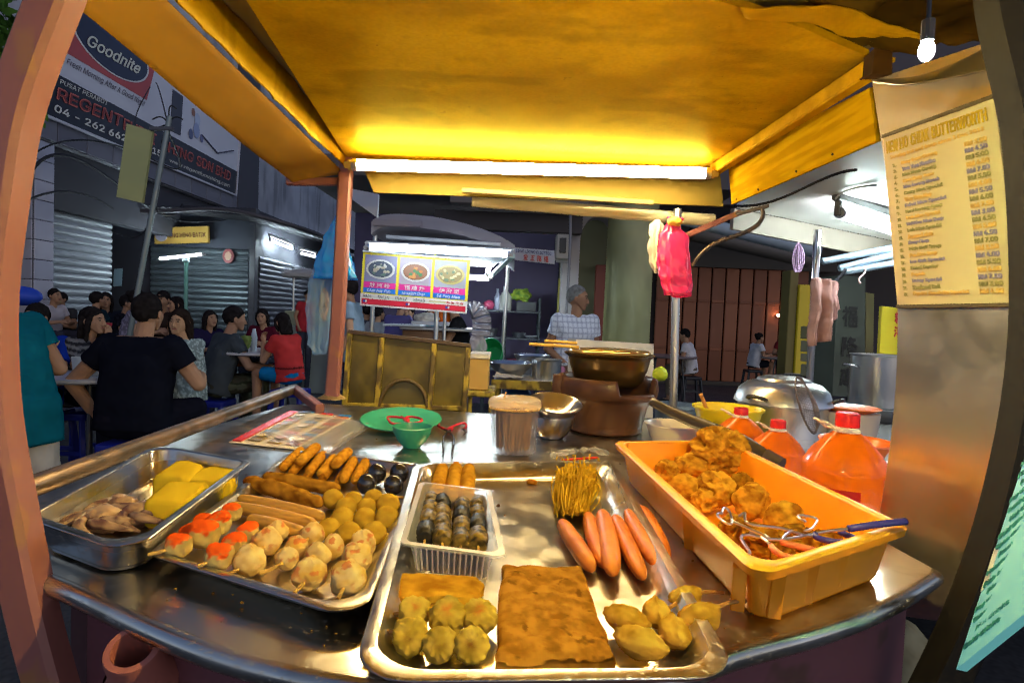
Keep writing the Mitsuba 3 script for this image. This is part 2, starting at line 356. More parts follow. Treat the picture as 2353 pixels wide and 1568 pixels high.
# front panel below the counter
sk = [p for p in fr[2:-1]]
inn = A([[p[0] * .985, p[1] + .03] for p in sk])
R = []
for z in (ZC - .03, .55, .2):
    R.append(np.vstack([np.c_[inn, np.full(len(inn), z)], np.c_[inn[::-1] + A([0, .02]), np.full(len(inn), z)]]))
put('front_panel', loft(R), 'cart_front', cart, 40)
bx = [A([-.60, .82]), A([.58, .95]), A([.58, 2.05]), A([-.72, 2.05])]
put('body', slab([np.r_[p, ZC - .06] for p in bx], .70, (0, 0, 1)), flat((.10, .04, .045), .6), cart)
for x, y in ((-.5, 1.0), (.5, 1.0), (-.5, 1.95), (.5, 1.95)):
    put('leg', beam((x, y, .18), (x, y, 0), .05, .05, (0, 1, 0)), flat((.12, .05, .05), .6), cart)
# posts
def post(pts, Y, w, d, label=None):
    P = spline([aty(p, Y) for p in pts], 40)
    c = w * .14; x, y = w / 2, d / 2
    prof = A([[x - c, y], [-x + c, y], [-x, y - c], [-x, -y + c], [-x + c, -y], [x - c, -y], [x, -y + c], [x, y - c]])[:, ::-1]
    prof = A([[b, a] for a, b in A([[x - c, y], [-x + c, y], [-x, y - c], [-x, -y + c], [-x + c, -y], [x - c, -y], [x, -y + c], [x, y - c]])])
    return sweep(P, prof, (0, 1, 0))
pc = [(150, -60), (128, 0), (64, 170), (27, 300), (4, 450), (-19, 640), (-22, 800), (-12, 950), (8, 1080), (38, 1230), (70, 1385), (110, 1540), (190, 1800)]
put('post', post(pc, .735, .047, .042), 'post_paint', cart, 30, label='bowed salmon front post with chipped paint')
put('post', post([(797, 360), (789, 500), (778, 700), (763, 908)], 2.13, .046, .04), 'post_paint', cart, 30)
put('crossbar', beam(A([-.82, 2.15, 1.715]), aty((785, 418), 2.15), .03, .026), 'post_paint', cart)
# canopy
zt = 1.80
cp = [A(p) for p in [(-.605, 2.13), (-.485, 1.06), (-.46, .90), (.24, .90), (.267, .985), (.50, 1.09), (.672, 1.19), (.665, 2.13)]]
ce = trimesh.creation.extrude_polygon(Polygon(cp), .014, engine='earcut'); ce.apply_translation([0, 0, zt])
put('ceiling_panel', ce, 'canopy', cart, False)
def grid(q, nx, ny, fn=None, t=0.0):
    u, v = np.meshgrid(np.linspace(0, 1, nx), np.linspace(0, 1, ny)); P = bil(q, u.ravel(), v.ravel())
    if fn is not None: P = P + fn(u.ravel(), v.ravel(), P)
    f = []
    for j in range(ny - 1):
        for i in range(nx - 1):
            a = j * nx + i; f += [[a, a + 1, a + nx + 1], [a, a + nx + 1, a + nx]]
    if not t: return TM(P, f)
    m = TM(P, f); N = m.vertex_normals; f = A(f); k = len(P)
    b = list(range(nx)) + [j * nx + nx - 1 for j in range(1, ny)] + [(ny - 1) * nx + i for i in range(nx - 2, -1, -1)] + [j * nx for j in range(ny - 2, 0, -1)]
    s = []
    for a, c in zip(b, b[1:] + b[:1]): s += [[a, c + k, c], [a, a + k, c + k]]
    return TM(np.vstack([P, P - N * t]), np.vstack([f, f[:, ::-1] + k, s]))
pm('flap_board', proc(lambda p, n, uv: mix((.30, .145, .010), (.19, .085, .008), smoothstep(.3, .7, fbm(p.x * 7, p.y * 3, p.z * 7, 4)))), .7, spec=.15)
# side flap left, folded down a little, with a board standing above its inner edge and a dark recess
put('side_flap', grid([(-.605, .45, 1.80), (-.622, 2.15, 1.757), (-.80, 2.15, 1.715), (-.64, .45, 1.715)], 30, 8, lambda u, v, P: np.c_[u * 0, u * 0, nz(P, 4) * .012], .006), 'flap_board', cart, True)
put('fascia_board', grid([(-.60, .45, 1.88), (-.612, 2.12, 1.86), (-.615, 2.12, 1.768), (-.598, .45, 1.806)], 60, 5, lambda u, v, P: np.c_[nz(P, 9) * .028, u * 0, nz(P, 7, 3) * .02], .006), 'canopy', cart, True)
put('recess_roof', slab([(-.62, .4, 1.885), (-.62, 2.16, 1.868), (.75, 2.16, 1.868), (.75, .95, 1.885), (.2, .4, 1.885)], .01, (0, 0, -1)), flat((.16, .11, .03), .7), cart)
put('valance', slab([aty((812, 335), 2.16), aty((1652, 380), 2.16), aty((1662, 474), 2.16), aty((858, 442), 2.16)], .012), flat((.17, .115, .018), .7, spec=.2), cart, False)  # darker than the canopy: the valance's dimness is put into its colour
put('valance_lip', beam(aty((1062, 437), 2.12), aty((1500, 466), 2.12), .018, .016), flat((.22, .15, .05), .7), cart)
ab = (aty((1642, 385), 2.0), aty((2000, 160), 1.14))
put('roof_beam', beam(ab[0] + A([0, 0, -.008]), ab[1], .030, .034), 'canopy', cart)
put('roof_beam_flange', beam(ab[0] + A([.03, 0, .012]), ab[1] + A([.03, 0, .02]), .03, .008), 'canopy', cart)
put('beam_end', hull([p for c in (ab[1] + A([.0, -.03, .0]),) for p in [c + A(o) for o in ((-.014, 0, -.020), (.018, -.008, -.024), (.02, 0, .022), (-.012, .0, .026), (-.014, .04, -.016), (.02, .04, -.016), (.02, .04, .02), (-.014, .03, .02))]]), flat((.030, .013, .004), .9, spec=.1), cart)
sb = [aty((1672, 370), 1.96), aty((1996, 202), 1.187), aty((2012, 326), 1.187), aty((1680, 470), 1.96)]
scene['ply_yellow'] = {'type': 'twosided', 'bsdf': {'type': 'diffuse', 'reflectance': proc(lambda p, n, uv: mix((.42, .25, .006), (.32, .175, .004), smoothstep(.3, .7, fbm(p.y * 6, p.z * 90, p.x * 3, 3))))}}
k = put('side_board', slab(sb, .01), 'ply_yellow', cart, label='yellow plywood board with fine grain hanging at the right of the canopy')
for u, v in ((.06, .93), (.28, .93), (.58, .9), (.8, .88)):
    c = bil(sb, A(u), A(v)); put('screw', blob(c, .0035, sub=1), flat((.03, .02, .01)), k)
# crumpled tarpaulin at the top right, in front of the canopy's edge
def tarpf(u, v, P):
    r = np.abs(nz(P, 5, 9)) * .30 + nz(P, 22, 4, 2) * .03
    return np.c_[nz(P, 6, 5) * .05, nz(P, 6, 6) * .05, -r]
tq = [(.10, .86, 1.90), (.70, 1.32, 1.88), (1.55, 1.15, 1.86), (.95, .40, 1.84)]
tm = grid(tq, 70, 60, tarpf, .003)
put('roof_tarpaulin', tm, 'vc', cart, True, vcol(tm, (.035, .020, .006), (.10, .055, .012), 7, 5, 1.4), label='crumpled brownish yellow tarpaulin')  # brown darkened in the vertex colours to stand for shade on the tarpaulin
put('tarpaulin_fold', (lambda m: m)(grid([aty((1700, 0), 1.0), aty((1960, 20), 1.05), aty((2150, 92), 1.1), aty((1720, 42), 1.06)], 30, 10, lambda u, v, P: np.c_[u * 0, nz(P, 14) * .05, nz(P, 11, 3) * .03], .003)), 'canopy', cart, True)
bl = aty((2128, 117), .45)  # bulb brought forward and made strong to light the food
k = thing('light_bulb', 'bright warm bulb at the top right, hung forward to light the food', 'lamp')
kk = put('bulb', blob(bl, (.0055, .0055, .008), sub=2), flat((.8, .8, .8)), k, True)
scene[kk]['emitter'] = {'type': 'area', 'radiance': {'type': 'rgb', 'value': [14000, 10300, 2700]}}
put('socket', tube([bl + A([0, 0, .007]), bl + A([0, 0, .022])], .0045, 10), flat((.05, .04, .03)), k)
put('cord', tube(spline([bl + A([0, 0, .02]), bl + A([.01, .02, .15]), bl + A([.03, .06, .38])], 10), .0018, 6), flat((.02, .02, .02)), k, True)
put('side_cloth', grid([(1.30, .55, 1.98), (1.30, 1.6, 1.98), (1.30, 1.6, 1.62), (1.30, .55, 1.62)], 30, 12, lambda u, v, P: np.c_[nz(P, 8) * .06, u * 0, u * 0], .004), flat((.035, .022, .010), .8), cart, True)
# stainless sheet at the right, bowed edges, with a black rubber strip
PO = A([.669, 1.08, 0]); PD = A([.039, -.22, 0]); PN = np.cross(PD, [0, 0, 1.0]); PN /= np.linalg.norm(PN)
def atsheet(p, off=0.0):
    d = ray(*p); o = PO + PN * off * (1 if PN @ (EYE - PO) > 0 else -1)
    return EYE + d * ((o - EYE) @ PN) / (d @ PN)
Ls = spline([(2003, 185, 0), (2026, 335, 0), (2052, 520, 0), (2062, 703, 0), (2052, 950, 0), (2025, 1150, 0), (1990, 1330, 0), (1975, 1400, 0)], 30)
Rs = spline([(2275, 95, 0), (2310, 260, 0), (2333, 450, 0), (2345, 700, 0), (2320, 900, 0), (2283, 1100, 0), (2235, 1290, 0), (2190, 1430, 0)], 30)
fl, bk = [], []
L3 = A([atsheet(p[:2]) for p in Ls]); R3 = A([atsheet(p[:2]) for p in Rs])
nn = PN * (1 if PN @ (EYE - PO) > 0 else -1)
R = [np.vstack([a, b, b - nn * .004, a - nn * .004]) for a, b in zip(L3, R3)]
put('side_sheet', loft(R), 'sheet_steel', cart, 40, label='stained stainless steel sheet at the right end of the counter')
# folded top of the sheet
put('sheet_top', grid([atsheet((2003, 186), .004), atsheet((2268, 112), .004), atsheet((2280, 160), .02), atsheet((2020, 190), .006)], 24, 6, lambda u, v, P: nn * (np.sin(u * math.pi) * v * .03)[:, None] + A([0, 0, -1]) * (np.sin(u * math.pi) * .016)[:, None], .003), 'sheet_steel', cart, True)
sp = spline([aty(p, .79) for p in [(2300, -40), (2318, 80), (2360, 260), (2378, 450), (2384, 700), (2368, 900), (2325, 1120), (2262, 1330), (2172, 1540), (2100, 1680)]], 40)
put('rubber_strip', sweep(sp, A([[.022, .02], [-.022, .02], [-.022, -.02], [.022, -.02]])[:, ::-1], (0, 1, 0)), flat((.005, .0045, .005), .6, spec=.2), cart, 40)
for p in ((2312, 1212), (2338, 1218)): put('bolt', blob(aty(p, .765), (.004, .003, .004), sub=2), flat((.45, .32, .16), .4, metal=.6), cart, True)
# pipe socket on the front panel
pk = aty((318, 1528), .655)
kk = put('pole_socket', lathe([(0, -.075), (.030, -.075), (.040, -.05), (.039, -.02), (.029, .0), (.029, .03), (.0275, .034), (.021, .034), (.020, .0), (.019, -.05), (0, -.05)], 28, pk, (30, (1, .2, 0))), flat((.25, .085, .07), .45), cart, 40, label='salmon painted pipe socket welded to the cart front')
put('bracket', beam(pk + A([.02, .03, -.04]), pk + A([.11, .10, -.02]), .02, .03), flat((.25, .085, .07), .45), kk)
# steel poles of the cart's back
k = put('roof_pole', tube(spline([aty(p, 2.15) for p in [(1556, 480), (1552, 700), (1546, 935)]], 12), .0145, 14), 'aluminium', cart, True)
for p0, p1, p2 in (((1750, 478), (1690, 520), (1586, 548)),):
    put('awning_arm', beam(aty((1700, 488), 2.15), aty((1560, 548), 2.15), .022, .02), 'post_paint', cart)
put('awning_arm', tube(spline([aty(p, 2.12) for p in [(1750, 478), (1749, 505), (1715, 532), (1640, 560), (1608, 585), (1590, 612)]], 24), .0075, 8), 'worn_pipe', cart, True)
put('hinge_plate', beam(aty((1690, 492), 2.14), aty((1762, 474), 2.14), .03, .012), flat((.12, .10, .09), .5), cart)
# rolled canvas under the valance
one('rolled_canvas', 'long roll of buff canvas hung under the back edge of the canopy', 'awning', tube(np.linspace(aty((1085, 460), 2.22), aty((1640, 506), 2.22), 14) + RNG.normal(0, .0012, (14, 3)), .023, 14), flat((.52, .44, .30), .85), True)
pm('vc_meat', VC, .4, spec=.14)
# ================================================================== trays and food on the counter
ZT = ZC + .002
def quad_at(ps, z): return [atz(p, z) for p in ps]
def shape(name, label, cat_, mesh, mat, c1=None, c2=None, fq=40, seed=1, group=None, sharp=1.0):
    return one(name, label, cat_, mesh, mat, True, None if c1 is None else vcol(mesh, c1, c2, fq, seed, sharp), group)
def rad(p, rpx): return rpx * p[1] / FOC
def on(p, rpx, zf):
    """A ball of apparent radius rpx lying on a surface at height zf."""
    z = zf + .015
    for _ in range(4):
        P = atz(p, z); r = rad(P, rpx); z = zf + r
    return P, r
# ---- left tray: tofu and octopus
lq = quad_at([(361, 1018), (578, 1057), (296, 1268), (50, 1182)], ZT + .055)
one('serving_tray', 'deep stainless tray with yellow tofu and octopus at the left end of the counter', 'tray', tray(lq, ZT, .055, .03, .012, .012), 'steel', 40)
ZL = ZT + .002
def tofu(ps, h, label, seed):
    q = A(quad_at(ps, ZL + h)); c = q.mean(0); R = []
    for ins, z in ((.004, ZL), (.0, ZL + .006), (.0, ZL + h - .008), (.003, ZL + h - .002), (.010, ZL + h)):
        ring = rquad(q, .012, ins, z, 5); R.append(ring)
    m = loft(R); m = TM(m.vertices + (nz(m.vertices, 22, seed) * .004)[:, None], m.faces)
    return shape('tofu_block', label, 'tofu', m, 'vc', (.70, .50, .03), (.60, .41, .02), 60, seed)
tofu([(370, 1066 + 4), (455, 1054), (502, 1068), (352, 1110)][0:0] or [(348, 1092), (412, 1050), (470, 1062), (438, 1100)], .042, 'smooth yellow tofu block at the back left of the three in the tray', 1)
tofu([(418, 1100), (478, 1064), (548, 1074), (528, 1110)], .038, 'smooth yellow tofu block at the back right of the three in the tray', 2)
tofu([(330, 1146), (385, 1100), (482, 1104), (425, 1160)], .046, 'smooth yellow tofu block nearest the octopus', 3)
def octo(cx, cy, s, seed, label):
    rg = np.random.default_rng(seed); c = atz((cx, cy), ZL + .014); k = thing('baby_octopus', label, 'octopus')
    m = blob(c + A([0, .01, .004]), (.024 * s, .019 * s, .017 * s), .012, 60, seed, 4, rg.uniform(0, 180), floor=ZL)
    put('body', m, 'vc_wet', k, True, vcol(m, (.42, .27, .15), (.13, .06, .045), 55, seed, 1.5))
    for i in range(7):
        a = i * .9 + rg.uniform(-.3, .3); L = .05 * s
        P = [c + A([math.cos(a + t * 1.7) * L * t, math.sin(a + t * 1.7) * L * t * .8, .012 * math.sin(t * 3) - .006 * t]) for t in np.linspace(.25, 1, 12)]
        m = tube(P, [.0075 * s, .006 * s, .002], 8)
        put('tentacle', m, 'vc_wet', k, True, vcol(m, (.36, .24, .15), (.10, .045, .04), 90, seed + i, 1.5))
octo(222, 1205, 1.25, 3, 'pale octopus piece lying nearest the left front of the tray')
octo(268, 1172, 1.1, 5, 'dark purple octopus piece behind the pale one')
octo(315, 1190, 1.2, 8, 'brown octopus piece against the middle of the three')
octo(352, 1172, .8, 11, 'small octopus piece at the foot of the tofu')
put('tray_ladle', tube(spline([atz((258, 1130), ZL + .02), atz((310, 1120), ZL + .03), atz((344, 1095), ZL + .04)], 10), .004, 8), 'steel_plain') if False else None

# ---- middle tray
mq = quad_at([(672, 1030), (980, 1066), (830, 1422), (338, 1268)], ZT + .024)
one('serving_tray', 'shallow stainless tray heaped with fishballs, sausages and spring rolls', 'tray', tray(mq, ZT, .024, .035, .013, .014), 'steel', 40)
ZM = ZT + .002
FRY1, FRY2 = (.52, .25, .028), (.27, .095, .008)
def roll(name, label, cat_, a, b, r, c1, c2, seed, lift=0.0, amp=.002, fq=60, taper=(.92, 1, 1, .95), mat='vc', group=None, zf=None, n=16, pw=20):
    P0, P1 = atz(a, (zf or ZM) + r + lift), atz(b, (zf or ZM) + r + lift)
    tt = .5 - .5 * np.cos(np.linspace(0, math.pi, 26)); rgl = np.random.default_rng(seed); bend = rgl.normal(0, 1, 3) * (.012 if pw < 12 else .004) * np.linalg.norm(P1 - P0) * (1, 1, .2)
    L = P0 * (1 - tt)[:, None] + P1 * tt[:, None] + (np.sin(tt * math.pi))[:, None] * (bend + A([0, 0, .001]))
    pr = np.interp(tt, np.linspace(0, 1, len(taper)), taper) * r * np.sqrt(np.clip(1 - np.abs(2 * tt - 1) ** pw, .03, 1)); fr_ = frames(L)
    m = loft([L[i] + circ(pr[i], n)[:, :1] * fr_[i][0] + circ(pr[i], n)[:, 1:] * fr_[i][1] for i in range(26)])
    m = trimesh.Trimesh(m.vertices, m.faces, process=False).subdivide()
    N = m.vertex_normals; v = A(m.vertices) + N * (nz(m.vertices, fq, seed, 4) * amp * 2)[:, None]
    m = TM(v, m.faces)
    return shape(name, label, cat_, m, mat, c1, c2, fq * 1.2, seed, group)
sr = [((1160, 350), (1325, 195), 34, 'dark golden spring roll at the left end of its row'), ((1300, 300), (1455, 165), 40, 'thick spring roll lying on top, second from the left'),
      ((1375, 395), (1505, 230), 30, 'slim spring roll third from the left'), ((1475, 405), (1590, 255), 30, 'slim spring roll in the middle of its row'),
      ((1595, 325), (1715, 205), 40, 'thick spring roll lying on top, third from the right'), ((1665, 450), (1760, 275), 32, 'spring roll second from the right beside the black eggs'), ((1755, 455), (1855, 290), 32, 'spring roll nearest the black eggs')]
for i, (a, b, r, lb) in enumerate(sr):
    up = .012 if i in (1, 4) else .004
    roll('spring_roll', lb, 'spring roll', q4(*a), q4(*b), .0105 + .0015 * (r > 36), (.60, .30, .03), (.36, .13, .01), i, up, .0016, 90, (.9, 1, 1, .9))
for i in range(4):   # the lower layer of rolls
    a = q4(1230 + i * 130, 400 + i * 22); b = q4(1350 + i * 130, 270 + i * 10)
    roll('spring_roll', ['browned spring roll underneath, left of the lower layer', 'browned spring roll underneath, second of the lower layer', 'browned spring roll underneath, third of the lower layer', 'browned spring roll underneath, right of the lower layer'][i], 'spring roll', a, b, .0095, (.40, .17, .016), (.20, .065, .006), 20 + i, -.001, .0014, 90)
roll('meat_roll', 'long dark fried meat roll in front of the other', 'meat roll', q4(860, 460), q4(1490, 640), .0145, FRY1, (.16, .05, .006), 31, .002, .005, 45, pw=9)
roll('meat_roll', 'long fried meat roll lying behind its neighbour', 'meat roll', q4(1000, 420), q4(1640, 530), .0125, FRY1, (.18, .06, .006), 32, .004, .005, 45, pw=9)
for i, (a, b, lb) in enumerate([((800, 600), (1510, 750), 'smooth tan sausage next to the fried meat roll'), ((725, 660), (1435, 810), 'smooth tan sausage in the middle of three'), ((880, 770), (1360, 895), 'smooth tan sausage nearest the seafood balls')]):
    roll('sausage', lb, 'sausage', q4(*a), q4(*b), .0108, (.56, .30, .055), (.50, .25, .04), 41 + i, .002, .0002, 20, (.85, 1, 1, .85), 'vc_wet')
for i, (x, y, w) in enumerate([(1870, 405, 'left'), (2132, 400, 'right'), (1862, 492, 'left'), (2085, 500, 'right')]):
    P, r = on(q4(x if i else 1945, y), 22, ZM)
    one('black_egg', f'glossy black egg at the {"back" if i < 2 else "front"} {w} of the four', 'egg', blob(P + A([0, 0, .003]), (r, r * 1.05, r * 1.08), sub=4), flat((.006, .005, .007), .05, coat=1.0, spec=.7), True)
def skewer(name, label, cat_, balls, tip, mk, zf, tail=None, wood=(.62, .36, .07)):
    """balls: (photo point, apparent radius); the stick goes through all of them to its tip."""
    k = thing(name, label, cat_); C = []
    for i, (p, r) in enumerate(balls):
        P, rr = on(p, r, zf); C.append(P); mk(k, P, rr, i)
    tp = atz(tip, max(zf + .012, min(c[2] for c in C) - .004)) if np.ndim(tip[0]) == 0 and len(tip) == 2 else A(tip)
    far = C[-1] + (C[-1] - C[0]) * .18 if len(C) > 1 else C[0] + (C[0] - tp) * .4
    put('stick', tube(spline([tp] + C + [far], 16), .0024, 7), flat(wood, .7), k, True)
def fishball(k, P, r, i):
    m = blob(P, (r, r, r * .96), .05 * r, 70, int(P[0] * 9999) % 97, 3)
    put('fish_ball', m, 'vc', k, True, vcol(m, (.50, .315, .035), (.40, .22, .02), 90, i, 1.2))
Q = 2772e-4
fb = [[(1920, 600, 82), (1750, 612, 76), (1580, 600, 86)], [(2040, 650, 98), (1862, 672, 82), (1690, 672, 90)], [(2030, 755, 100), (1845, 760, 92), (1660, 762, 96)], [(1925, 885, 104), (1718, 890, 104), (1545, 850, 96)]]
for row, tip, lb in zip(fb, [(2190, 596), (2195, 688), (2180, 748), (2072, 908)], ['skewer of three fishballs farthest back beside the black eggs', 'skewer of three fishballs second from the back', 'skewer of three fishballs third from the back', 'skewer of three fishballs in front of the other fishballs']):
    skewer('fishball_skewer', lb, 'skewer', [(q4(x, y), r * Q) for x, y, r in row], q4(*tip), fishball, ZM)
def lobster(k, P, r, i):
    m = blob(P, (r, r, r), .55 * r, 60, int(abs(P[0]) * 9999 + P[1] * 777) % 91, 4)
    v = A(m.vertices); dv = (v - P) / r; an = np.arctan2(dv[:, 1], dv[:, 0]); v = v + dv * (np.sin(an * 5 + i) * .045 * r * np.clip(dv[:, 2], 0, 1) * (np.hypot(dv[:, 0], dv[:, 1]) > .15))[:, None] + np.c_[an * 0, an * 0, np.exp(-(dv[:, 0] ** 2 + dv[:, 1] ** 2) / .12) * (dv[:, 2] > 0) * .05 * r]; m = TM(v, m.faces)
    t = nz(v, 85, i + 5, 3); c = vcol(m, (.72, .52, .21), (.58, .34, .07), 60, i, 1.3)
    red = np.clip((t - .10) * 14, 0, 1)[:, None] * np.clip((v[:, 2:] - P[2]) / r + .5, 0, 1)
    put('seafood_ball', m, 'vc', k, True, c * (1 - red * .75) + A([.55, .12, .03]) * red * .75)
lb4 = [([(890, 1115, 126), (1035, 965, 118), (1120, 875, 92)], (690, 1240), 'skewer of pale seafood balls next to the red topped sticks'),
       ([(1205, 1095, 96), (1275, 1010, 98), (1420, 895, 98)], (972, 1215), 'skewer of pale seafood balls second from the left'),
       ([(1385, 1225, 142), (1455, 1075, 104), (1580, 1000, 96)], (1258, 1382), 'skewer of pale seafood balls third from the left'),
       ([(1705, 1262, 146), (1785, 1095, 130), (1830, 975, 112)], (1630, 1420), 'skewer of pale seafood balls at the right front of the tray')]
for row, tip, lb in lb4:
    skewer('seafood_skewer', lb, 'skewer', [(q4(x, y), r * Q) for x, y, r in row], q4(*tip), lobster, ZM)
def crab(k, P, r, i):
    m = trimesh.creation.icosphere(subdivisions=4); v = A(m.vertices)
    v = np.sign(v) * np.abs(v) ** .62; v = v * (r * .90, r * .80, r * .86)
    v += A(m.vertices) * (nz(v, 70, i, 4) * r * .42)[:, None]; w = v + P; m = TM(w, m.faces)
    t = np.clip(((v[:, 2] / r) - .30 + nz(w, 45, 2 + i) * 1.5 + nz(w * (1, .3, 1), 160, 5) * .9) * 5, 0, 1)[:, None]
    put('crab_stick', m, 'vc', k, True, vcol(m, (.56, .42, .14), (.42, .28, .08), 60, i) * (1 - t) + A([.80, .10, .012]) * t)
for row, tip, lb in [([(300, 985, 108), (400, 890, 92), (505, 800, 84)], (50, 1062), 'skewer of red topped crab sticks at the far left of the tray'),
                     ([(510, 890, 128), (635, 800, 104), (740, 715, 84)], (292, 985), 'skewer of red topped crab sticks lying on top'),
                     ([(640, 1075, 118), (765, 975, 104), (865, 895, 92), (900, 850, 70)], (460, 1162), 'skewer of red topped crab sticks next to the pale seafood balls')]:
    z = ZM + (.012 if 'top' in lb else 0)
    skewer('crab_stick_skewer', lb, 'skewer', [(q4(x, y), r * Q) for x, y, r in row], q4(*tip), crab, z)

# ---- big tray in front
bq = quad_at([(952, 1060), (1408, 1056), (1704, 1552), (806, 1560)], ZT + .030)
one('serving_tray', 'large stainless tray in front with a brown fish cake slab and orange sausages', 'tray', tray(bq, ZT, .030, .055, .016, .018), 'steel', 40)
ZB = ZT + .002
def slabgrid(ps, h, amp, fq, seed, n=44, rough=.006):
    q = A(quad_at(ps, ZB + h)); 
    u, v = np.meshgrid(np.linspace(0, 1, n), np.linspace(0, 1, n)); P = bil(q, u.ravel(), v.ravel())
    e = np.minimum(np.minimum(u, 1 - u), np.minimum(v, 1 - v)).ravel()
    P[:, 2] += nz(P, fq, seed, 4) * amp * 2 - .006 * np.exp(-e * 40)
    P[:, :2] += (np.c_[nz(P, 30, seed + 1), nz(P, 30, seed + 2)] * rough) * np.exp(-e * 12)[:, None]
    f = []
    for j in range(n - 1):
        for i in range(n - 1):
            a = j * n + i; f += [[a, a + n + 1, a + 1], [a, a + n, a + n + 1]]
    b = list(range(n)) + [j * n + n - 1 for j in range(1, n)] + [(n - 1) * n + i for i in range(n - 2, -1, -1)] + [j * n for j in range(n - 2, 0, -1)]
    k = len(P); c = P.mean(0); 
    mid = P[b] * 1.0; mid[:, 2] = ZB + h * .5; mid[:, :2] += (mid[:, :2] - c[:2]) * .012
    bot = P[b] * 1.0; bot[:, 2] = ZB; m = len(b)
    for i in range(m):
        j = (i + 1) % m
        f += [[b[i], k + i, k + j], [b[i], k + j, b[j]], [k + i, k + m + i, k + m + j], [k + i, k + m + j, k + j]]
    return TM(np.vstack([P, mid, bot]), A(f))
m = slabgrid([q5(985, 912), q5(1402, 925), q5(1590, 1412), q5(940, 1440)], .017, .0042, 50, 3, 90)
vv = A(m.vertices); c = vcol(m, (.38, .175, .026), (.20, .078, .010), 60, 4, 1.6, 4); pit = np.clip((nz(vv, 75, 8, 3) - .15) * 12, 0, 1)[:, None]
one('fish_cake_slab', 'large square brown fish cake slab with a pitted top', 'fish cake', m, 'vc', True, c * (1 - pit * .7) + A([.07, .022, .005]) * pit * .7)
m = slabgrid([q5(410, 965), q5(850, 985), q5(850, 1120), q5(360, 1090)], .016, .004, 40, 13, 44, .03)
one('fried_patty', 'golden fried patty with ragged edges left of the slab', 'patty', m, 'vc', True, vcol(m, (.56, .30, .025), (.30, .12, .010), 55, 6, 1.3))
# thin scraps of fried batter left on the tray
for i, (x, y, w, h) in enumerate([(1140, 490, .012, .006), (960, 617, .0035, .003)]):
    P = atz(q5(x, y), ZB + .004); m = blob(P, (w, w * .6, h), .004, 120, i, 3, floor=ZB)
    shape('batter_scrap', ['orange scrap of batter at the back of the tray', 'tiny dark crumb beside the plastic box'][i], 'crumb', m, 'vc', (.48, .18, .02) if not i else (.1, .05, .02), (.30, .10, .01) if not i else (.05, .02, .01))
# fried bean curd bars at the back left
for i, (a, b) in enumerate([((625, 560), (662, 415)), ((710, 575), (736, 405)), ((785, 585), (802, 415))]):
    roll('bean_curd_roll', ['fried bean curd roll left of three at the back of the big tray', 'fried bean curd roll in the middle of three at the back of the big tray', 'fried bean curd roll right of three at the back of the big tray'][i], 'bean curd roll', q5(*a), q5(*b), .0150, (.47, .24, .025), (.33, .14, .012), 51 + i, 0, .0022, 70, (.9, 1, 1, .95), zf=ZB)
# clear plastic box with dark rolls
zr = ZB + .046
boxq = [atz(q5(*p), zr) for p in [(548, 492), (905, 535), (985, 885), (448, 815)]]
n = 6; R = [rquad(boxq, .012, -.004, zr - .003, n), rquad(boxq, .012, -.004, zr, n), rquad(boxq, .012, .004, zr, n), rquad(boxq, .012, .008, zr - .006, n), rquad(boxq, .012, .016, ZB + .004, n), rquad(boxq, .010, .020, ZB + .001, n)]
kb = thing('plastic_box', 'clear plastic box with a ribbed front holding dark skewered rolls', 'box')
put('box_shell', loft(R, cap=False), 'clear_film', kb, True)
put('box_rim', loft([rquad(boxq, .012, -.004, zr + .0005, n), rquad(boxq, .012, .004, zr + .0012, n)], cap=False), 'frost_film', kb, True)
fb0, fb1 = A(boxq[3]), A(boxq[2])
for i in range(14):
    t = .1 + .8 * i / 13; P = fb0 * (1 - t) + fb1 * t; cin = A(boxq).mean(0); d = (cin - P); d[2] = 0; d /= np.linalg.norm(d)
    put('rib', tube([P + d * .0085 - A([0, 0, .007]), A([*(P + d * .0165)[:2], ZB + .006])], .0012, 6), 'frost_film', kb, True)
rg = np.random.default_rng(5)
for i, (a, b) in enumerate([((565, 800), (600, 570)), ((660, 820), (655, 585)), ((757, 835), (770, 605)), ((852, 835), (852, 590))]):
    k = thing('leaf_roll_skewer', ['dark leaf wrapped roll skewer at the left of the plastic box', 'dark leaf wrapped roll skewer second from the left in the box', 'dark leaf wrapped roll skewer third from the left in the box', 'dark leaf wrapped roll skewer at the right of the plastic box'][i], 'skewer')
    P0, P1 = atz(q5(*a), ZB + .022), atz(q5(*b), ZB + .020)
    for j in range(4):
        s0, s1 = P0 * (1 - j / 4) + P1 * j / 4, P0 * (1 - (j + .99) / 4) + P1 * (j + .99) / 4
        pm_ = spline([s0, (s0 + s1) / 2 + A([0, 0, .001]), s1], 14); pm_ = pm_ + rg.normal(0, .0006, 3)
        m = tube(pm_, A([.80, 1.0, 1.03, 1.0, 1.0, .82]) * .0150, 14).subdivide(); m = TM(A(m.vertices) + m.vertex_normals * (nz(m.vertices, 110, i * 7 + j, 3) * .004)[:, None], m.faces)
        cc = ((.15, .095, .018), (.022, .015, .005)) if (i + j) % 4 else ((.012, .010, .007), (.005, .005, .004))
        put('roll', m, 'vc_meat', k, True, vcol(m, cc[0], cc[1], 140, i + j, 1.8))
    put('stick', tube([P0 + (P0 - P1) * .06, P1 + (P1 - P0) * .03], .0018, 7), flat((.62, .36, .07), .7), k, True)
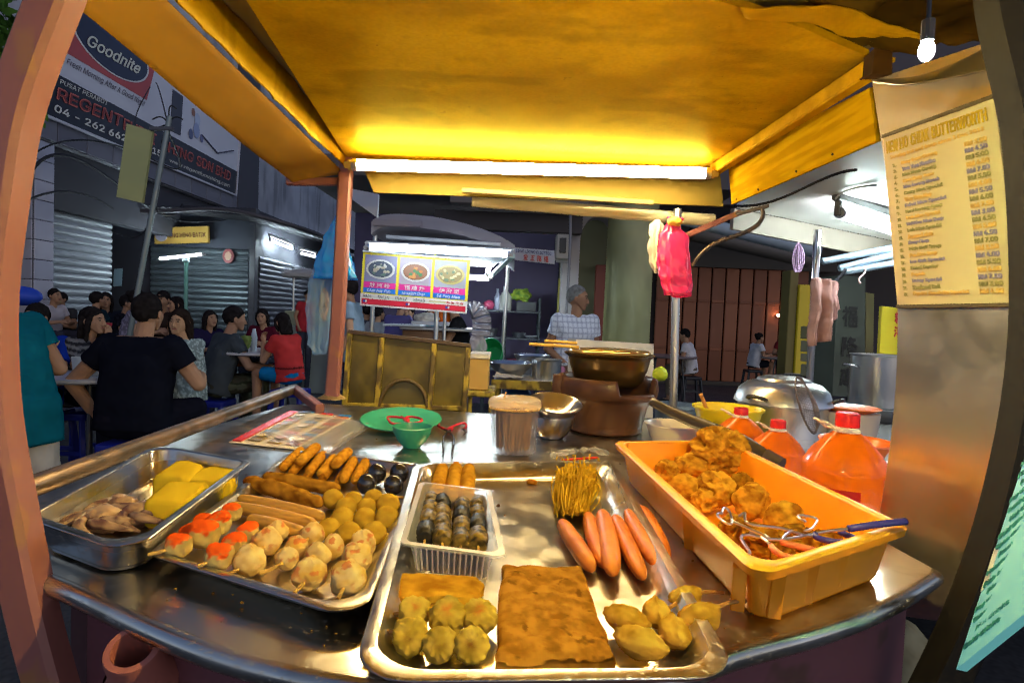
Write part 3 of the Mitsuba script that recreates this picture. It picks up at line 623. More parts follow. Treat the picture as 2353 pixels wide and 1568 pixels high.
# orange hot dogs
hd = [((1288, 1196), (1362, 1308), 18), ((1350, 1178), (1388, 1300), 17), ((1382, 1174), (1408, 1318), 20), ((1412, 1184), (1478, 1328), 15), ((1440, 1172), (1522, 1312), 16), ((1470, 1164), (1532, 1288), 16)]
for i, (a, b, r) in enumerate(hd):
    roll('hot_dog', ['orange hot dog lying apart at the left of the six', 'orange hot dog second from the left', 'thick orange hot dog third from the left', 'slim orange hot dog fourth from the left, reaching nearest', 'orange hot dog second from the right', 'orange hot dog at the right by the plastic bin'][i], 'hot dog',
         a, b, [.0130, .0125, .0150, .0128, .0132, .0136][i], (.58, .17, .026), (.46, .105, .013), 61 + i, .004 * (i == 2), .0004, 30, (.86, 1.0, 1.03, 1, .92), 'vc_meat', zf=ZB, n=18, pw=5)
# enoki bundle in its film
k = thing('enoki_bundle', 'bundle of thin yellow enoki mushrooms half wrapped in clear film', 'mushrooms')
ms = []; rg = np.random.default_rng(12)
for i in range(330):
    u, t = rg.uniform(0, 1), rg.uniform(0, 1); h = ZB + .004 + .030 * t * (1 - (2 * u - 1) ** 2)
    a = atz((1278 + 70 * u + rg.normal(0, 4), 1172 + rg.normal(0, 6)), h); b = atz((1280 + 96 * u + rg.normal(0, 5), 1084 + rg.normal(0, 16)), h + rg.uniform(0, .012))
    mid = (a + b) / 2 + rg.normal(0, .007, 3); mid[2] = max(mid[2], ZB + .004)
    ms.append(tube(spline([a, mid, b], 7), [.0011, .0010, .0012], 5))
    if rg.random() < .5: ms.append(blob(b, .0032, sub=1))
m = cat(ms); put('stems', m, 'vc', k, True, vcol(m, (.74, .48, .035), (.34, .16, .010), 75, 3, 1.5), kind='stuff')
fq = [atz(p, ZB + .038) for p in [(1366, 1060), (1408, 1058), (1450, 1152), (1398, 1172)]]
put('film', grid(fq, 40, 30, lambda u, v, P: np.c_[u * 0, u * 0, nz(P, 45, 2, 4) * .014 - .03 * np.abs(2 * u - 1) ** 4]), 'thin_film', k, True)
# green dumplings
TH = .5
def siumai(k, P, r, i):
    m = trimesh.creation.icosphere(subdivisions=4); v = A(m.vertices); a = np.arctan2(v[:, 1], v[:, 0]); w = np.clip(v[:, 2], -1, 1)
    pleat = 1 + .035 * np.sin(a * 11 + i + w * 2) * (w > -.3) + nz(v * r, 75, i, 4) * .42
    v = v * pleat[:, None] * r; v[:, 2] = np.where(v[:, 2] > .55 * r, .62 * r + (v[:, 2] - .62 * r) * .5, v[:, 2])
    v[:, 2] -= np.exp(-(v[:, 0] ** 2 + v[:, 1] ** 2) / (.25 * r * r)) * (v[:, 2] > 0) * .14 * r
    hole = (np.exp(-(v[:, 0] ** 2 + v[:, 1] ** 2) / (.10 * r * r)) * (v[:, 2] > 0))
    th = TH; v = v @ A([[1, 0, 0], [0, math.cos(th), -math.sin(th)], [0, math.sin(th), math.cos(th)]]).T[:, :] @ np.eye(3)
    m = TM(v + P, m.faces); c = vcol(m, (.54, .375, .06), (.33, .22, .026), 70, i, 1.3)
    t = hole[:, None] * np.clip(.5 + nz(v + P, 120, 4)[:, None] * 3, 0, 1)
    put('dumpling', m, 'vc', k, True, c * (1 - t) + (A([.50, .09, .02]) if TH < .8 else A([.15, .05, .012])) * t)
skewer('dumpling_skewer', 'skewer of three green dumplings next to the fried patty', 'skewer', [(q5(510, 1190), 38), (q5(690, 1215), 44), (q5(858, 1215), 42)], q5(318, 1234), siumai, ZB, wood=(.40, .20, .04))
TH = 1.1
skewer('dumpling_skewer', 'skewer of three green dumplings nearest the front rim', 'skewer', [(q5(488, 1318), 42), (q5(650, 1360), 40), (q5(815, 1368), 42)], q5(236, 1306), siumai, ZB, wood=(.34, .16, .03))
def gyoza(k, P, r, i):
    m = trimesh.creation.icosphere(subdivisions=5); u = A(m.vertices); v = u * (1.28, .86, .74); aa = np.arctan2(u[:, 2], u[:, 0])
    rim = np.exp(-(u[:, 1] / .15) ** 2) * np.clip((u[:, 2] + .25) * 3, 0, 1); v[:, [0, 2]] *= (1 + rim * (.17 + .035 * np.sin(aa * 13 + i)))[:, None]
    v[:, 1] += rim * np.sin(aa * 8 + i) * .05; v += u * ((nz(u * r, 50, i, 4) * .34 + nz(u * r, 170, i + 3, 3) * .10)[:, None])
    a = i * 1.1 + .4; v = v @ A([[math.cos(a), math.sin(a), 0], [-math.sin(a), math.cos(a), 0], [0, 0, 1]])
    w = v * r + P; w[:, 2] = np.maximum(w[:, 2], ZB + .001); m = TM(w, m.faces)
    put('dumpling', m, 'vc', k, True, vcol(m, (.54, .31, .045), (.33, .165, .016), 60, i, 1.4))
skewer('dumpling_skewer', 'skewer of folded olive dumplings behind at the right of the slab', 'skewer', [(( 1575, 1372), 34), ((1508, 1408), 38), ((1440, 1424), 40)], (1662, 1360), gyoza, ZB, wood=(.34, .16, .03))
skewer('dumpling_skewer', 'skewer of folded olive dumplings at the right front corner of the big tray', 'skewer', [((1608, 1418), 44), ((1548, 1452), 42), ((1472, 1478), 46)], (1712, 1380), gyoza, ZB, wood=(.34, .16, .03))

# ---- orange bin of fried chicken
zb = ZC + .086
oq = quad_at([(1412, 1012), (1668, 1010), (2086, 1206), (1742, 1314)], zb)
def oring(ins, z, r=.02): return rquad(oq, r, ins, z, 7)
RO = [oring(.012, zb - .016), oring(.0, zb - .014), oring(-.002, zb - .004), oring(.002, zb), oring(.012, zb), oring(.016, zb - .004), oring(.026, ZC + .012), oring(.036, ZC + .006)]
inner = loft(RO, cap=False); last = RO[-1]; kk = len(last); fl = TM(np.vstack([last, last.mean(0)]), [[i, (i + 1) % kk, kk] for i in range(kk)])
ou = loft([oring(.040, ZC + .001), oring(.030, ZC + .003), oring(.026, ZC + .01), oring(.014, zb - .016), oring(.012, zb - .016)], cap=False)
pm('orange_plastic', (.86, .30, .010), .38, spec=.5)
ko = thing('food_bin', 'orange plastic bin full of fried chicken at the right of the counter', 'bin')
put('shell', cat([inner, fl, ou]), 'orange_plastic', ko, 40)
for (i0, i1, ts) in ((2, 3, (.2, .42, .64, .86)), (3, 0, (.06, .35, .65))):       # corner and side ribs
    for t in ts:
        a = A(oq[i0]) * (1 - t) + A(oq[i1]) * t; cin = A(oq).mean(0); d = cin - a; d[2] = 0; d /= np.linalg.norm(d)
        put('rib', beam(a + d * .0185 + A([0, 0, -.017]), A([*(a + d * .036)[:2], ZC + .010]), .016, .010, d), 'orange_plastic', ko)
ZO = ZC + .01
chick = [(850, 240, 165, .030, 'large craggy fried chicken piece heaped highest at the back of the bin'), (640, 310, 95, .012, 'fried chicken drumstick left of the highest piece'), (470, 350, 85, .006, 'small fried chicken piece by the left wall of the bin'), (600, 470, 105, .008, 'fried chicken piece along the left wall, middle'),
         (830, 490, 125, .016, 'long fried chicken wing in the middle of the bin'), (1090, 575, 130, .012, 'ribbed golden fried chicken piece ahead of the tongs'), (740, 560, 85, .004, 'fried chicken bit tucked under the wing'), (1330, 690, 120, .004, 'brown fried chicken piece against the right wall'),
         (1010, 430, 80, .0, 'dark fried chicken piece in the shadow of the highest one'), (960, 770, 120, .006, 'dark fried chicken piece under the tongs'), (1150, 860, 125, .006, 'dark fried chicken piece inside the loop of the tongs'), (1440, 850, 120, .008, 'flat fried chicken piece near the blue handles'), (1640, 880, 100, .006, 'small fried chicken piece at the right front of the bin'), (1320, 950, 105, .006, 'small fried chicken piece at the front of the bin')]
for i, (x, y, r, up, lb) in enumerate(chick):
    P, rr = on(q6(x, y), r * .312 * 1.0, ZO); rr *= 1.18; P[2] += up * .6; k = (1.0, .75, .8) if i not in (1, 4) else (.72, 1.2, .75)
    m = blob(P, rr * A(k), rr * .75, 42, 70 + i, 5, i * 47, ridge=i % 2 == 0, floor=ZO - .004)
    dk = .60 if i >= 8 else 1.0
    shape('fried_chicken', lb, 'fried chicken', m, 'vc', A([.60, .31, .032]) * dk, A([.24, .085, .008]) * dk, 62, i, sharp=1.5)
# tongs lying across the bin
def wire(name, P, r, mat, parent, n=30): return put(name, tube(spline(P, n), r, 8), mat, parent, True)
zt_ = ZC + .075
k = thing('tongs', 'wire tongs with dark blue handles across the orange bin', 'tongs')
a6 = lambda x, y, z=zt_: atz(q6(x, y), z)
wire('arm', [a6(1200, 830), a6(1340, 830), a6(1530, 795), a6(1800, 755, zt_ + .012)], .0022, 'chrome', k)
wire('handle', [a6(1800, 755, zt_ + .012), a6(2000, 725, zt_ + .02), a6(2225, 700, zt_ + .024)], .0048, flat((.015, .012, .16), .4), k)
wire('arm', [a6(950, 690), a6(1080, 755), a6(1210, 825), a6(1060, 800), a6(1040, 870), a6(1070, 940)], .0022, 'chrome', k)
wire('arm', [a6(1000, 660), a6(1040, 640), a6(1080, 720), a6(1230, 740), a6(1370, 765), a6(1480, 800), a6(1560, 800)], .0022, 'chrome', k)
wire('handle', [a6(1760, 765), a6(1765, 790), a6(1860, 830), a6(1850, 850), a6(1700, 850), a6(1590, 825), a6(1560, 795)], .0042, flat((.015, .012, .16), .4), k)
wire('grip_loop', [a6(870, 640), a6(900, 600), a6(940, 660), a6(920, 720), a6(870, 690), a6(868, 640)], .002, 'chrome', k)
wire('grip_loop', [a6(1490, 700), a6(1500, 660), a6(1545, 670), a6(1560, 720), a6(1520, 760), a6(1480, 770)], .002, 'chrome', k)
k = thing('tongs', 'wire tongs with coral handles at the front of the orange bin', 'tongs')
wire('handle', [a6(1310, 850), a6(1420, 880), a6(1590, 930), a6(1600, 950), a6(1500, 970), a6(1350, 960), a6(1250, 905), a6(1235, 880)], .0042, flat((.62, .16, .05), .45), k)
wire('arm', [a6(1310, 850), a6(1330, 810), a6(1390, 770)], .002, 'chrome', k)
wire('arm', [a6(1235, 880), a6(1200, 845), a6(1080, 780)], .002, 'chrome', k)

from shapely.geometry import Point
# crumbs and oil drops scattered over the steel
rg = np.random.default_rng(77); ms = []
for i in range(150):
    p = atz((rg.uniform(240, 1900), rg.uniform(1000, 1560)), ZC)
    if not pol.buffer(-.03).contains(Point(p[0], p[1])): continue
    z = ZC + .001 if i % 2 else ZB
    ms.append(blob((p[0], p[1], z), rg.uniform(.0008, .0026) * A([1, rg.uniform(.6, 1), .6]), .001, 300, i, 1))
m = cat(ms); one('crumbs', 'crumbs of batter scattered over the counter and trays', 'crumbs', m, 'vc', True, vcol(m, (.36, .18, .03), (.14, .06, .012), 40, 3)); labels['crumbs']['kind'] = 'stuff'
# ================================================================== tableware on the counter
q7 = lambda x, y: (489 + .2772 * x, 880.5 + .2772 * y)
# laminated menu card under a clear box lid
mc = quad_at([(526, 1014), (664, 943), (810, 957), (678, 1031)], ZT + .002)
k = thing('menu_card', 'laminated menu card with a red band and food pictures under a clear lid', 'menu')
put('card', slab(mc, .002), flat((.66, .58, .42), .5, spec=.2), k)
put('red_band', patch(mc, .02, .03, .98, .16), flat((.55, .02, .015), .3), k)
for i, (u, v) in enumerate([(.06, .22), (.06, .52), (.06, .80), (.40, .22), (.40, .52), (.40, .80), (.72, .22), (.72, .52), (.72, .80)]):
    kk = put('picture', patch(mc, u, v, u + .22, v + .18), flat([(.20, .14, .06), (.34, .20, .03), (.30, .10, .05)][i % 3], .3), k)
    pc_ = bil(mc, A(u + .11), A(v + .09)); put('plate', hull([pc_ + A([math.cos(a) * .013, math.sin(a) * .018, .0062 + h]) for a in np.arange(0, 6.28, .5) for h in (0, .001)]), flat([(.52, .36, .08), (.40, .16, .04), (.6, .5, .3)][(i + i // 3) % 3], .3), kk)
    put('caption', patch(mc, u + .23, v, u + .29, v + .18), flat([(.02, .16, .45), (.55, .03, .02)][i % 2], .3), k)
lg = bil(mc, A(.93), A(.30)); put('logo', hull([lg + A([math.cos(a) * .022, math.sin(a) * .016, .0065 + h]) for a in np.arange(0, 6.28, .4) for h in (0, .001)]), flat((.03, .025, .02), .3), k)
lq2 = quad_at([q7(425, 390), q7(800, 232), q7(1300, 322), q7(905, 562)], ZT + .018)
zl = ZT + .018
one('plastic_box', 'flat clear plastic box turned over on the menu card', 'box', loft([rquad(lq2, .012, -.004, ZT + .006, 6), rquad(lq2, .012, .0, zl - .003, 6), rquad(lq2, .012, .003, zl, 6), rquad(lq2, .012, .014, zl, 6), rquad(lq2, .012, .018, zl - .004, 6), rquad(lq2, .012, .05, zl - .004, 6)]), 'clear_film', True)
# green plate with red scissors, green bowl
GREEN = flat((.03, .27, .165), .25, coat=.4)
gp = atz((922, 966), ZT + .02)
def plate(c, r, h, tilt=0):
    return lathe([(0, 0), (r * .62, 0), (r * .70, .004), (r * .97, h), (r, h + .001), (r * .99, h + .003), (r * .70, .008), (r * .62, .004), (0, .004)], 48, c, (tilt, (1, 0, 0)))
k = one('plate', 'green plastic plate holding red handled scissors', 'plate', plate(gp + A([0, 0, -.012]), .122, .018, 7), GREEN, 40)
def scissors(lb, pts, z, col=(.50, .012, .03), r=.0036):
    k = thing('scissors', lb, 'scissors')
    for P in pts['handle']: put('handle', tube(spline([z(*p) for p in P], 30), r, 8), flat(col, .3, coat=.4), k, True)
    for P in pts['blade']: put('blade', tube(spline([z(*p) for p in P], 14), [.0035, .003, .0012], 8), pts['mat'], k, True)
z5 = lambda x, y: atz(q7(x, y), ZT + .030)
scissors('red handled scissors lying on the green plate', {'handle': [[(1590, 310), (1540, 280), (1470, 275), (1458, 305), (1510, 335), (1590, 335)], [(1560, 275), (1590, 300), (1660, 330), (1720, 315), (1700, 285), (1640, 275), (1600, 290)]], 'blade': [[(1590, 320), (1640, 345), (1690, 362)], [(1600, 330), (1570, 350), (1530, 360)]], 'mat': 'steel_plain'}, z5)
z5b = lambda x, y: atz(q7(x, y), ZT + .006)
scissors('red handled scissors lying on the bare counter right of the green bowl', {'handle': [[(1880, 330), (1905, 370), (1960, 385), (1985, 370)], [(1955, 375), (2010, 345), (2080, 328), (2100, 350), (2070, 375)]], 'blade': [[(1985, 375), (1925, 420), (1908, 480), (1900, 605)], [(1920, 380), (1985, 430), (1995, 490), (1985, 620)], [(2070, 375), (2095, 400), (2075, 425)]], 'mat': flat((.05, .04, .04), .3, metal=.8)}, z5b)
gb = atz((938, 1036), ZT)
one('bowl', 'small green plastic bowl in front of the plate', 'bowl', lathe([(0, 0), (.022, 0), (.024, .004), (.036, .016), (.047, .036), (.051, .053), (.0525, .054), (.0505, .055), (.045, .038), (.034, .018), (.020, .007), (0, .006)], 40, gb + A([0, .05, 0])), GREEN, 40)
# tub of bamboo skewers tied over with film
tb = atz((1178, 1050), ZT) + A([0, .066, 0])
k = thing('skewer_tub', 'frosted plastic tub of bamboo skewers covered with crinkled film', 'tub')
put('tub', lathe([(0, .002), (.056, .002), (.058, .006), (.064, .128), (.0645, .13), (.0615, .13), (.055, .01), (0, .006)], 44, tb), 'tub_film', k, 50)
ms = []; rg = np.random.default_rng(4)
for i in range(120):
    a, r = rg.uniform(0, 6.28), .050 * math.sqrt(rg.uniform(0, 1)); b = a + rg.normal(0, .25)
    ms.append(tube([tb + A([math.cos(a) * r * .85, math.sin(a) * r * .85, .008]), tb + A([math.cos(b) * r * .95, math.sin(b) * r * .95, .108 + rg.uniform(0, .012)])], .0016, 5))
m = cat(ms); put('skewers', m, 'vc', k, True, vcol(m, (.34, .17, .055), (.18, .08, .025), 50, 2), kind='stuff')
m = lathe([(.0672, .118), (.0685, .124), (.068, .134), (.060, .139), (.03, .142), (0, .143)], 60, (0, 0, 0)); v = A(m.vertices)
v[:, 2] += nz(v, 60, 3, 3) * .016 + (v[:, 2] < .120) * nz(v, 40, 8) * .03; v[:, :2] *= (1 + nz(v, 50, 5) * .10)[:, None]
put('film_cover', TM(v + tb, m.faces), 'cover_film', k, True)
put('rubber_band', lathe([(.0655, .112), (.067, .114), (.0655, .117)], 40, tb), flat((.55, .36, .12), .5), k, True)
put('loose_skewer', tube([tb + A([-.03, -.05, .128]), tb + A([-.024, -.02, .155])], .002, 6), flat((.45, .24, .07)), k)
# steel bowl with a colander on it
sb_ = atz((1268, 1012), ZT) + A([0, .05, 0])
one('steel_bowl', 'small steel bowl under the colander behind the skewer tub', 'bowl', lathe([(0, 0), (.034, 0), (.048, .012), (.062, .042), (.066, .064), (.068, .065), (.0655, .066), (.058, .044), (.045, .016), (0, .005)], 44, sb_), 'steel_plain', 40)
cb = sb_ + A([.004, .0, .058])
k = thing('colander', 'steel colander tilted on the small steel bowl', 'colander')
put('bowl', lathe([(0, .0), (.03, .002), (.056, .016), (.074, .04), (.080, .046), (.0795, .049), (.0725, .044), (.054, .020), (.028, .006), (0, .004)], 48, cb, (14, (1, .25, 0))), 'steel_plain', k, 40)
ms = []
for i in range(5):
    for j in range(8 + 5 * i):
        a = j * 6.283 / (8 + 5 * i); r = .016 + .011 * i; ms.append(blob((math.cos(a) * r, math.sin(a) * r, .0065 + .10 * max(r - .03, 0) ** 1.1), (.0016, .0016, .0008), sub=1))
m = cat(ms); m.apply_transform(trimesh.transformations.rotation_matrix(math.radians(14), (1, .25, 0))); m.vertices = m.vertices + cb + A([0, 0, .0005])
put('holes', m, flat((.05, .03, .01)), k, kind='stuff')
# clay brazier with a pot, glass lid ring and tongs
bz = atz((1402, 1004), ZT) + A([0, .12, 0])
k = thing('clay_stove', 'brown clay charcoal stove carrying the black pot', 'stove')
m = lathe([(0, 0), (.112, 0), (.118, .006), (.116, .02), (.120, .03), (.132, .085), (.142, .105), (.158, .114), (.162, .140), (.158, .168), (.146, .172), (.138, .15), (.13, .11), (.10, .06), (0, .05)], 64, (0, 0, 0)).subdivide()
v = A(m.vertices); a = np.arctan2(v[:, 1], v[:, 0]); cut = (np.abs(((a + 1.0 + np.pi) % (2 * np.pi)) - np.pi) < .5) & (v[:, 2] > .116); v[cut, 2] = .116 + (v[cut, 2] - .116) * .25
v += A(trimesh.Trimesh(v, m.faces, process=False).vertex_normals) * (nz(v, 30, 3) * .006)[:, None]; m = TM(v + bz, m.faces)
put('body', m, 'vc_wet', k, True, vcol(m, (.12, .055, .03), (.055, .024, .016), 16, 3, 1.4))
put('rim_knob', hull([bz + A([-.150, -.04, .14]) + A(o) * .024 for o in ((-1, -1, -1), (1, -1, -1), (-1, 1, -1), (1, 1, -1), (-.9, -.9, 1.4), (.6, -.9, 1.5), (-.9, .9, 1.4), (.6, .9, 1.5))]), flat((.10, .045, .025), .6), k, True)
pb = bz + A([.005, 0, .142])
k = thing('cooking_pot', 'dark bronze cooking pot with a rim on the clay stove', 'pot')
m = lathe([(0, 0), (.085, .0), (.105, .015), (.122, .06), (.128, .088), (.142, .098), (.143, .101), (.126, .096), (.12, .07), (0, .02)], 56, pb)
put('pot', m, flat((.075, .043, .014), .25, metal=.6), k, 40)
k2 = thing('glass_cover', 'shallow brass rimmed cover with dark glass on the pot', 'cover')
put('rim', lathe([(.120, .100), (.126, .100), (.1275, .106), (.124, .112), (.118, .111), (.117, .105)], 56, pb), flat((.55, .36, .10), .2, metal=.9), k2, True)
put('pane', lathe([(0, .116), (.06, .114), (.1185, .108), (.1185, .1065), (.06, .112), (0, .114)], 48, pb), flat((.10, .065, .03), .1, coat=.8), k2, 40)
put('ring', lathe([(.088, .109), (.096, .1085), (.096, .114), (.088, .115)], 48, pb), flat((.45, .28, .07), .2, metal=.9), k2, True)
k = thing('wooden_tongs', 'pair of pale wooden sticks resting on the pot lid', 'tongs')
e = pb + A([-.10, -.02, .118])
for dz, dy in ((0, 0), (.010, .05)):
    put('stick', tube([e + A([0, dy, dz]), e + A([-.155 + dy, dy, dz + .004])], .0048, 8), flat((.62, .38, .08), .5), k)
# blackened handle leaning over towards the bin
hp = [aty((1496, 921), 1.62), aty((1570, 958), 1.56), aty((1680, 1003), 1.46), aty((1772, 1052), 1.37)]
k = thing('wok_handle', 'long blackened wooden handle leaning between the stove and the orange bin', 'handle')
put('shaft', tube(spline(hp, 24), [.012, .015, .017, .018, .012], 14), flat((.045, .032, .018), .35), k, True)
put('ferrule', tube([hp[3] - (hp[3] - hp[2]) * .12, hp[3] + (hp[3] - hp[2]) * .25], [.017, .014], 14), flat((.16, .15, .15), .3, metal=.8), k, 40)
# yellow basin, white dish, steamer, skimmer, orange bowls
def vess(x, y, Y=None): return atz((x, y), ZT)
yb = aty((1668, 1008), 1.86); yb[2] = ZT
k = thing('basin', 'bright yellow plastic basin beside the steamer', 'basin')
put('basin', lathe([(0, 0), (.075, 0), (.08, .006), (.100, .085), (.107, .088), (.108, .094), (.098, .094), (.092, .08), (.074, .01), (0, .008)], 48, yb), flat((.70, .55, .012), .35), k, 40)
put('spoon', tube([yb + A([-.06, -.02, .06]), yb + A([-.10, -.04, .135])], .006, 8), flat((.45, .20, .05)), k)
wd = aty((1545, 990), 1.74); wd[2] = ZT
one('dish', 'white enamel dish under the blackened handle', 'dish', lathe([(0, 0), (.055, 0), (.06, .004), (.078, .05), (.084, .052), (.083, .056), (.073, .05), (.054, .008), (0, .007)], 44, wd), flat((.68, .62, .52), .3), 40)
stp = aty((1792, 1010), 2.0); stp[2] = ZT - .02
k = thing('steamer', 'round aluminium steamer with a domed lid', 'steamer')
put('pan', lathe([(0, 0), (.125, 0), (.135, .01), (.140, .11), (.146, .112), (.146, .118), (0, .118)], 56, stp), 'aluminium', k, 40)
put('lid', lathe([(.150, .116), (.155, .118), (.152, .128), (.140, .160), (.115, .182), (.085, .190), (.080, .198), (.05, .206), (0, .208)], 56, stp), 'aluminium', k, 40)
for a in (-2.5, -.6):
    c = stp + A([math.cos(a) * .152, math.sin(a) * .152, .135]); t = A([-math.sin(a), math.cos(a), 0])
    put('handle', tube(spline([c - t * .03, c - t * .02 + A([math.cos(a) * .02, math.sin(a) * .02, .008]), c + t * .02 + A([math.cos(a) * .02, math.sin(a) * .02, .008]), c + t * .03], 14), .006, 8), flat((.02, .02, .025), .4), k, True)
kq = thing('skimmer', 'dark wire mesh skimmer leaning against the steamer', 'skimmer')
sc, su, sv = aty((1852, 930), 1.80), A([.030, 0, -.085]), A([.035, .03, .0])
put('rim', tube([sc + su * math.cos(a) + sv * math.sin(a) for a in np.linspace(0, 6.283, 40)], .0028, 7), flat((.20, .17, .16), .35, metal=.8), kq, True)
ms = []
for t in np.linspace(-.95, .95, 22):
    w = math.sqrt(1 - t * t); bul = A([.02, -.03, -.01])
    ms.append(tube([sc + su * t + sv * s * w + bul * (1 - s * s) * (1 - t * t) for s in np.linspace(-1, 1, 7)], .0007, 4)); ms.append(tube([sc + sv * t + su * s * w + bul * (1 - s * s) * (1 - t * t) for s in np.linspace(-1, 1, 7)], .0007, 4))
put('mesh', cat(ms), flat((.22, .18, .17), .4, metal=.6), kq, kind='stuff')
ORG = flat((.80, .16, .015), .3, coat=.3)
o1 = aty((1955, 935), 1.95)
one('plate', 'white enamel plate with an orange rim behind the bottles', 'plate', lathe([(0, 0), (.055, 0), (.085, .012), (.088, .014), (.083, .017), (.055, .006), (0, .006)], 44, A([o1[0], o1[1], o1[2] - .014])), ORG, 40)
one('plate_inlay', 'pale inner face of the orange rimmed plate', 'plate', lathe([(0, 0.0065), (.055, .0065), (.076, .0155), (.074, .018), (0, .0085)], 44, A([o1[0], o1[1], o1[2] - .014])), flat((.60, .55, .52), .3), 40) if False else None
k = one('plate_stack_box', 'clear plastic tub with white lid under the orange rimmed plate', 'tub', lathe([(0, 0), (.07, 0), (.078, .01), (.085, max(o1[2] - .014 - ZT, .05)), (0, max(o1[2] - .014 - ZT, .05) - .002)], 40, A([o1[0], o1[1], ZT])), flat((.45, .40, .38), .3), 40)
o2 = aty((1965, 1032), 1.52); o2[2] = ZT + .015
one('bowl', 'orange plastic bowl behind the largest bottle', 'bowl', lathe([(0, 0), (.045, 0), (.06, .01), (.078, .045), (.088, .050), (.087, .054), (.074, .048), (.056, .016), (0, .008)], 44, o2), ORG, 40)
one('saucer', 'white saucer under the orange bowl', 'saucer', lathe([(0, 0), (.05, 0), (.09, .010), (.093, .013), (.05, .005), (0, .005)], 40, A([o2[0], o2[1], ZT])), flat((.6, .55, .5), .3), 40)
one('steel_bowl', 'shallow steel bowl at the back by the stainless sheet', 'bowl', lathe([(0, 0), (.05, 0), (.075, .035), (.085, .04), (.084, .043), (.07, .035), (.048, .006), (0, .005)], 40, A([1.08, 1.98, ZT])), 'steel_plain', 40)
# bottles of orange chilli sauce
scene['sauce'] = {'type': 'blendbsdf', 'weight': .78, 'a': {'type': 'null'}, 'b': {'type': 'twosided', 'bsdf': {'type': 'principled', 'base_color': {'type': 'rgb', 'value': [.82, .155, .004]}, 'roughness': .14, 'specular': .2, 'clearcoat': .35, 'clearcoat_gloss': .95}}}
def bottle(x, ycap, Y, r, h, label):
    c = aty((x, ycap), Y); c[2] = max(c[2] - h, ZT); h = aty((x, ycap), Y)[2] - c[2]; k = thing('sauce_bottle', label, 'bottle')
    cr, ch = r * .27, h * .16
    prof = [(0, .001), (r * .88, .001), (r * .98, .008), (r, h * .22), (r * .97, h * .34), (r, h * .40), (r * .96, h * .47), (r * .78, h * .60), (r * .52, h * .72), (r * .30, h * .80), (r * .24, h * .84), (0, h * .845)]
    m = lathe(prof, 44, (0, 0, 0)); v = A(m.vertices); a = np.arctan2(v[:, 1], v[:, 0]); v[:, :2] *= (1 + .018 * np.sin(a * 8) * ((v[:, 2] > h * .25) & (v[:, 2] < h * .7)))[:, None]
    put('bottle', TM(v + c, m.faces), 'sauce', k, True)
    put('neck', lathe([(cr * .92, h * .79), (cr * 1.15, h * .80), (cr * 1.15, h * .82), (cr * .95, h * .83), (cr * .95, h * .87)], 30, c), flat((.75, .68, .58), .35), k, 40)
    R = []
    put('cap', loft([np.c_[c[0] + np.cos(t) * cr * s * (1 + .03 * (np.arange(48) % 2)), c[1] + np.sin(t) * cr * s * (1 + .03 * (np.arange(48) % 2)), np.full(48, c[2] + z)] for t in (np.arange(48) * 2 * np.pi / 48,) for s, z in ((1.0, h * .855), (1.02, h * .86), (1.0, h * .985), (.92, h))]), flat((.62, .012, .010), .3, coat=.3), k, 40)
    hc = c + A([-cr * 1.5, -cr * .4, h * .82]); put('handle', tube([c + A([0, 0, h * .825]) + A([-cr * .9 + math.cos(a) * cr * 1.6 - cr * .6, math.sin(a) * cr * 1.1 - cr * .2, (math.cos(a) < 0) * math.sin(-math.cos(a) * 1.5) * cr * .9]) for a in np.linspace(0, 6.283, 40)], cr * .13, 8), flat((.75, .62, .50), .35), k, True)
    if r > .07:
        aa = np.radians(np.linspace(195, 262, 12)); put('label', loft([np.c_[c[0] + np.cos(aa) * q, c[1] + np.sin(aa) * q, np.full(12, c[2] + z)] for q, z in ((r * 1.01, h * .10), (r * 1.015, h * .28))], cap=False, closed=False), flat((.40, .012, .012), .35), k, True)
bottle(1948, 947, 1.16, .077, .235, 'largest bottle of orange chilli sauce, nearest the stainless sheet')
bottle(1788, 964, 1.42, .062, .21, 'middle bottle of orange chilli sauce with a red cap')
bottle(1703, 936, 1.62, .066, .215, 'bottle of orange chilli sauce in front of the yellow basin')
# small things
k = thing('paper_stack', 'stack of brown wrapping paper at the foot of the back post', 'paper')
p0 = atz((760, 918), ZT)
for i in range(7): put('sheet', cbox((p0[0], p0[1] + .01, ZT + .004 + i * .0042), (.085 - i * .007, .07 - i * .006, .003), .0008, i * 7 - 20), flat((.52, .36, .15), .9), k)
one('plastic_strip', 'red plastic strip behind the big tray', 'strip', beam(atz((1292, 1056), ZT + .004), atz((1372, 1050), ZT + .006), .008, .004), flat((.65, .03, .015), .35))
sw = spline([atz(q8(800, 1130), ZT + .01), atz(q8(900, 1105), ZT + .016), atz(q8(1000, 1090), ZT + .012), atz(q8(1100, 1080), ZT + .018), atz(q8(1220, 1100), ZT + .008)], 30)
one('film_wrapper', 'twist of clear plastic film on the counter behind the big tray', 'plastic film', sweep(sw, lambda t: circ(1, 12) * A([.006, .014]) * (1 + .5 * math.sin(t * 40)) + .001), 'clear_film', True)

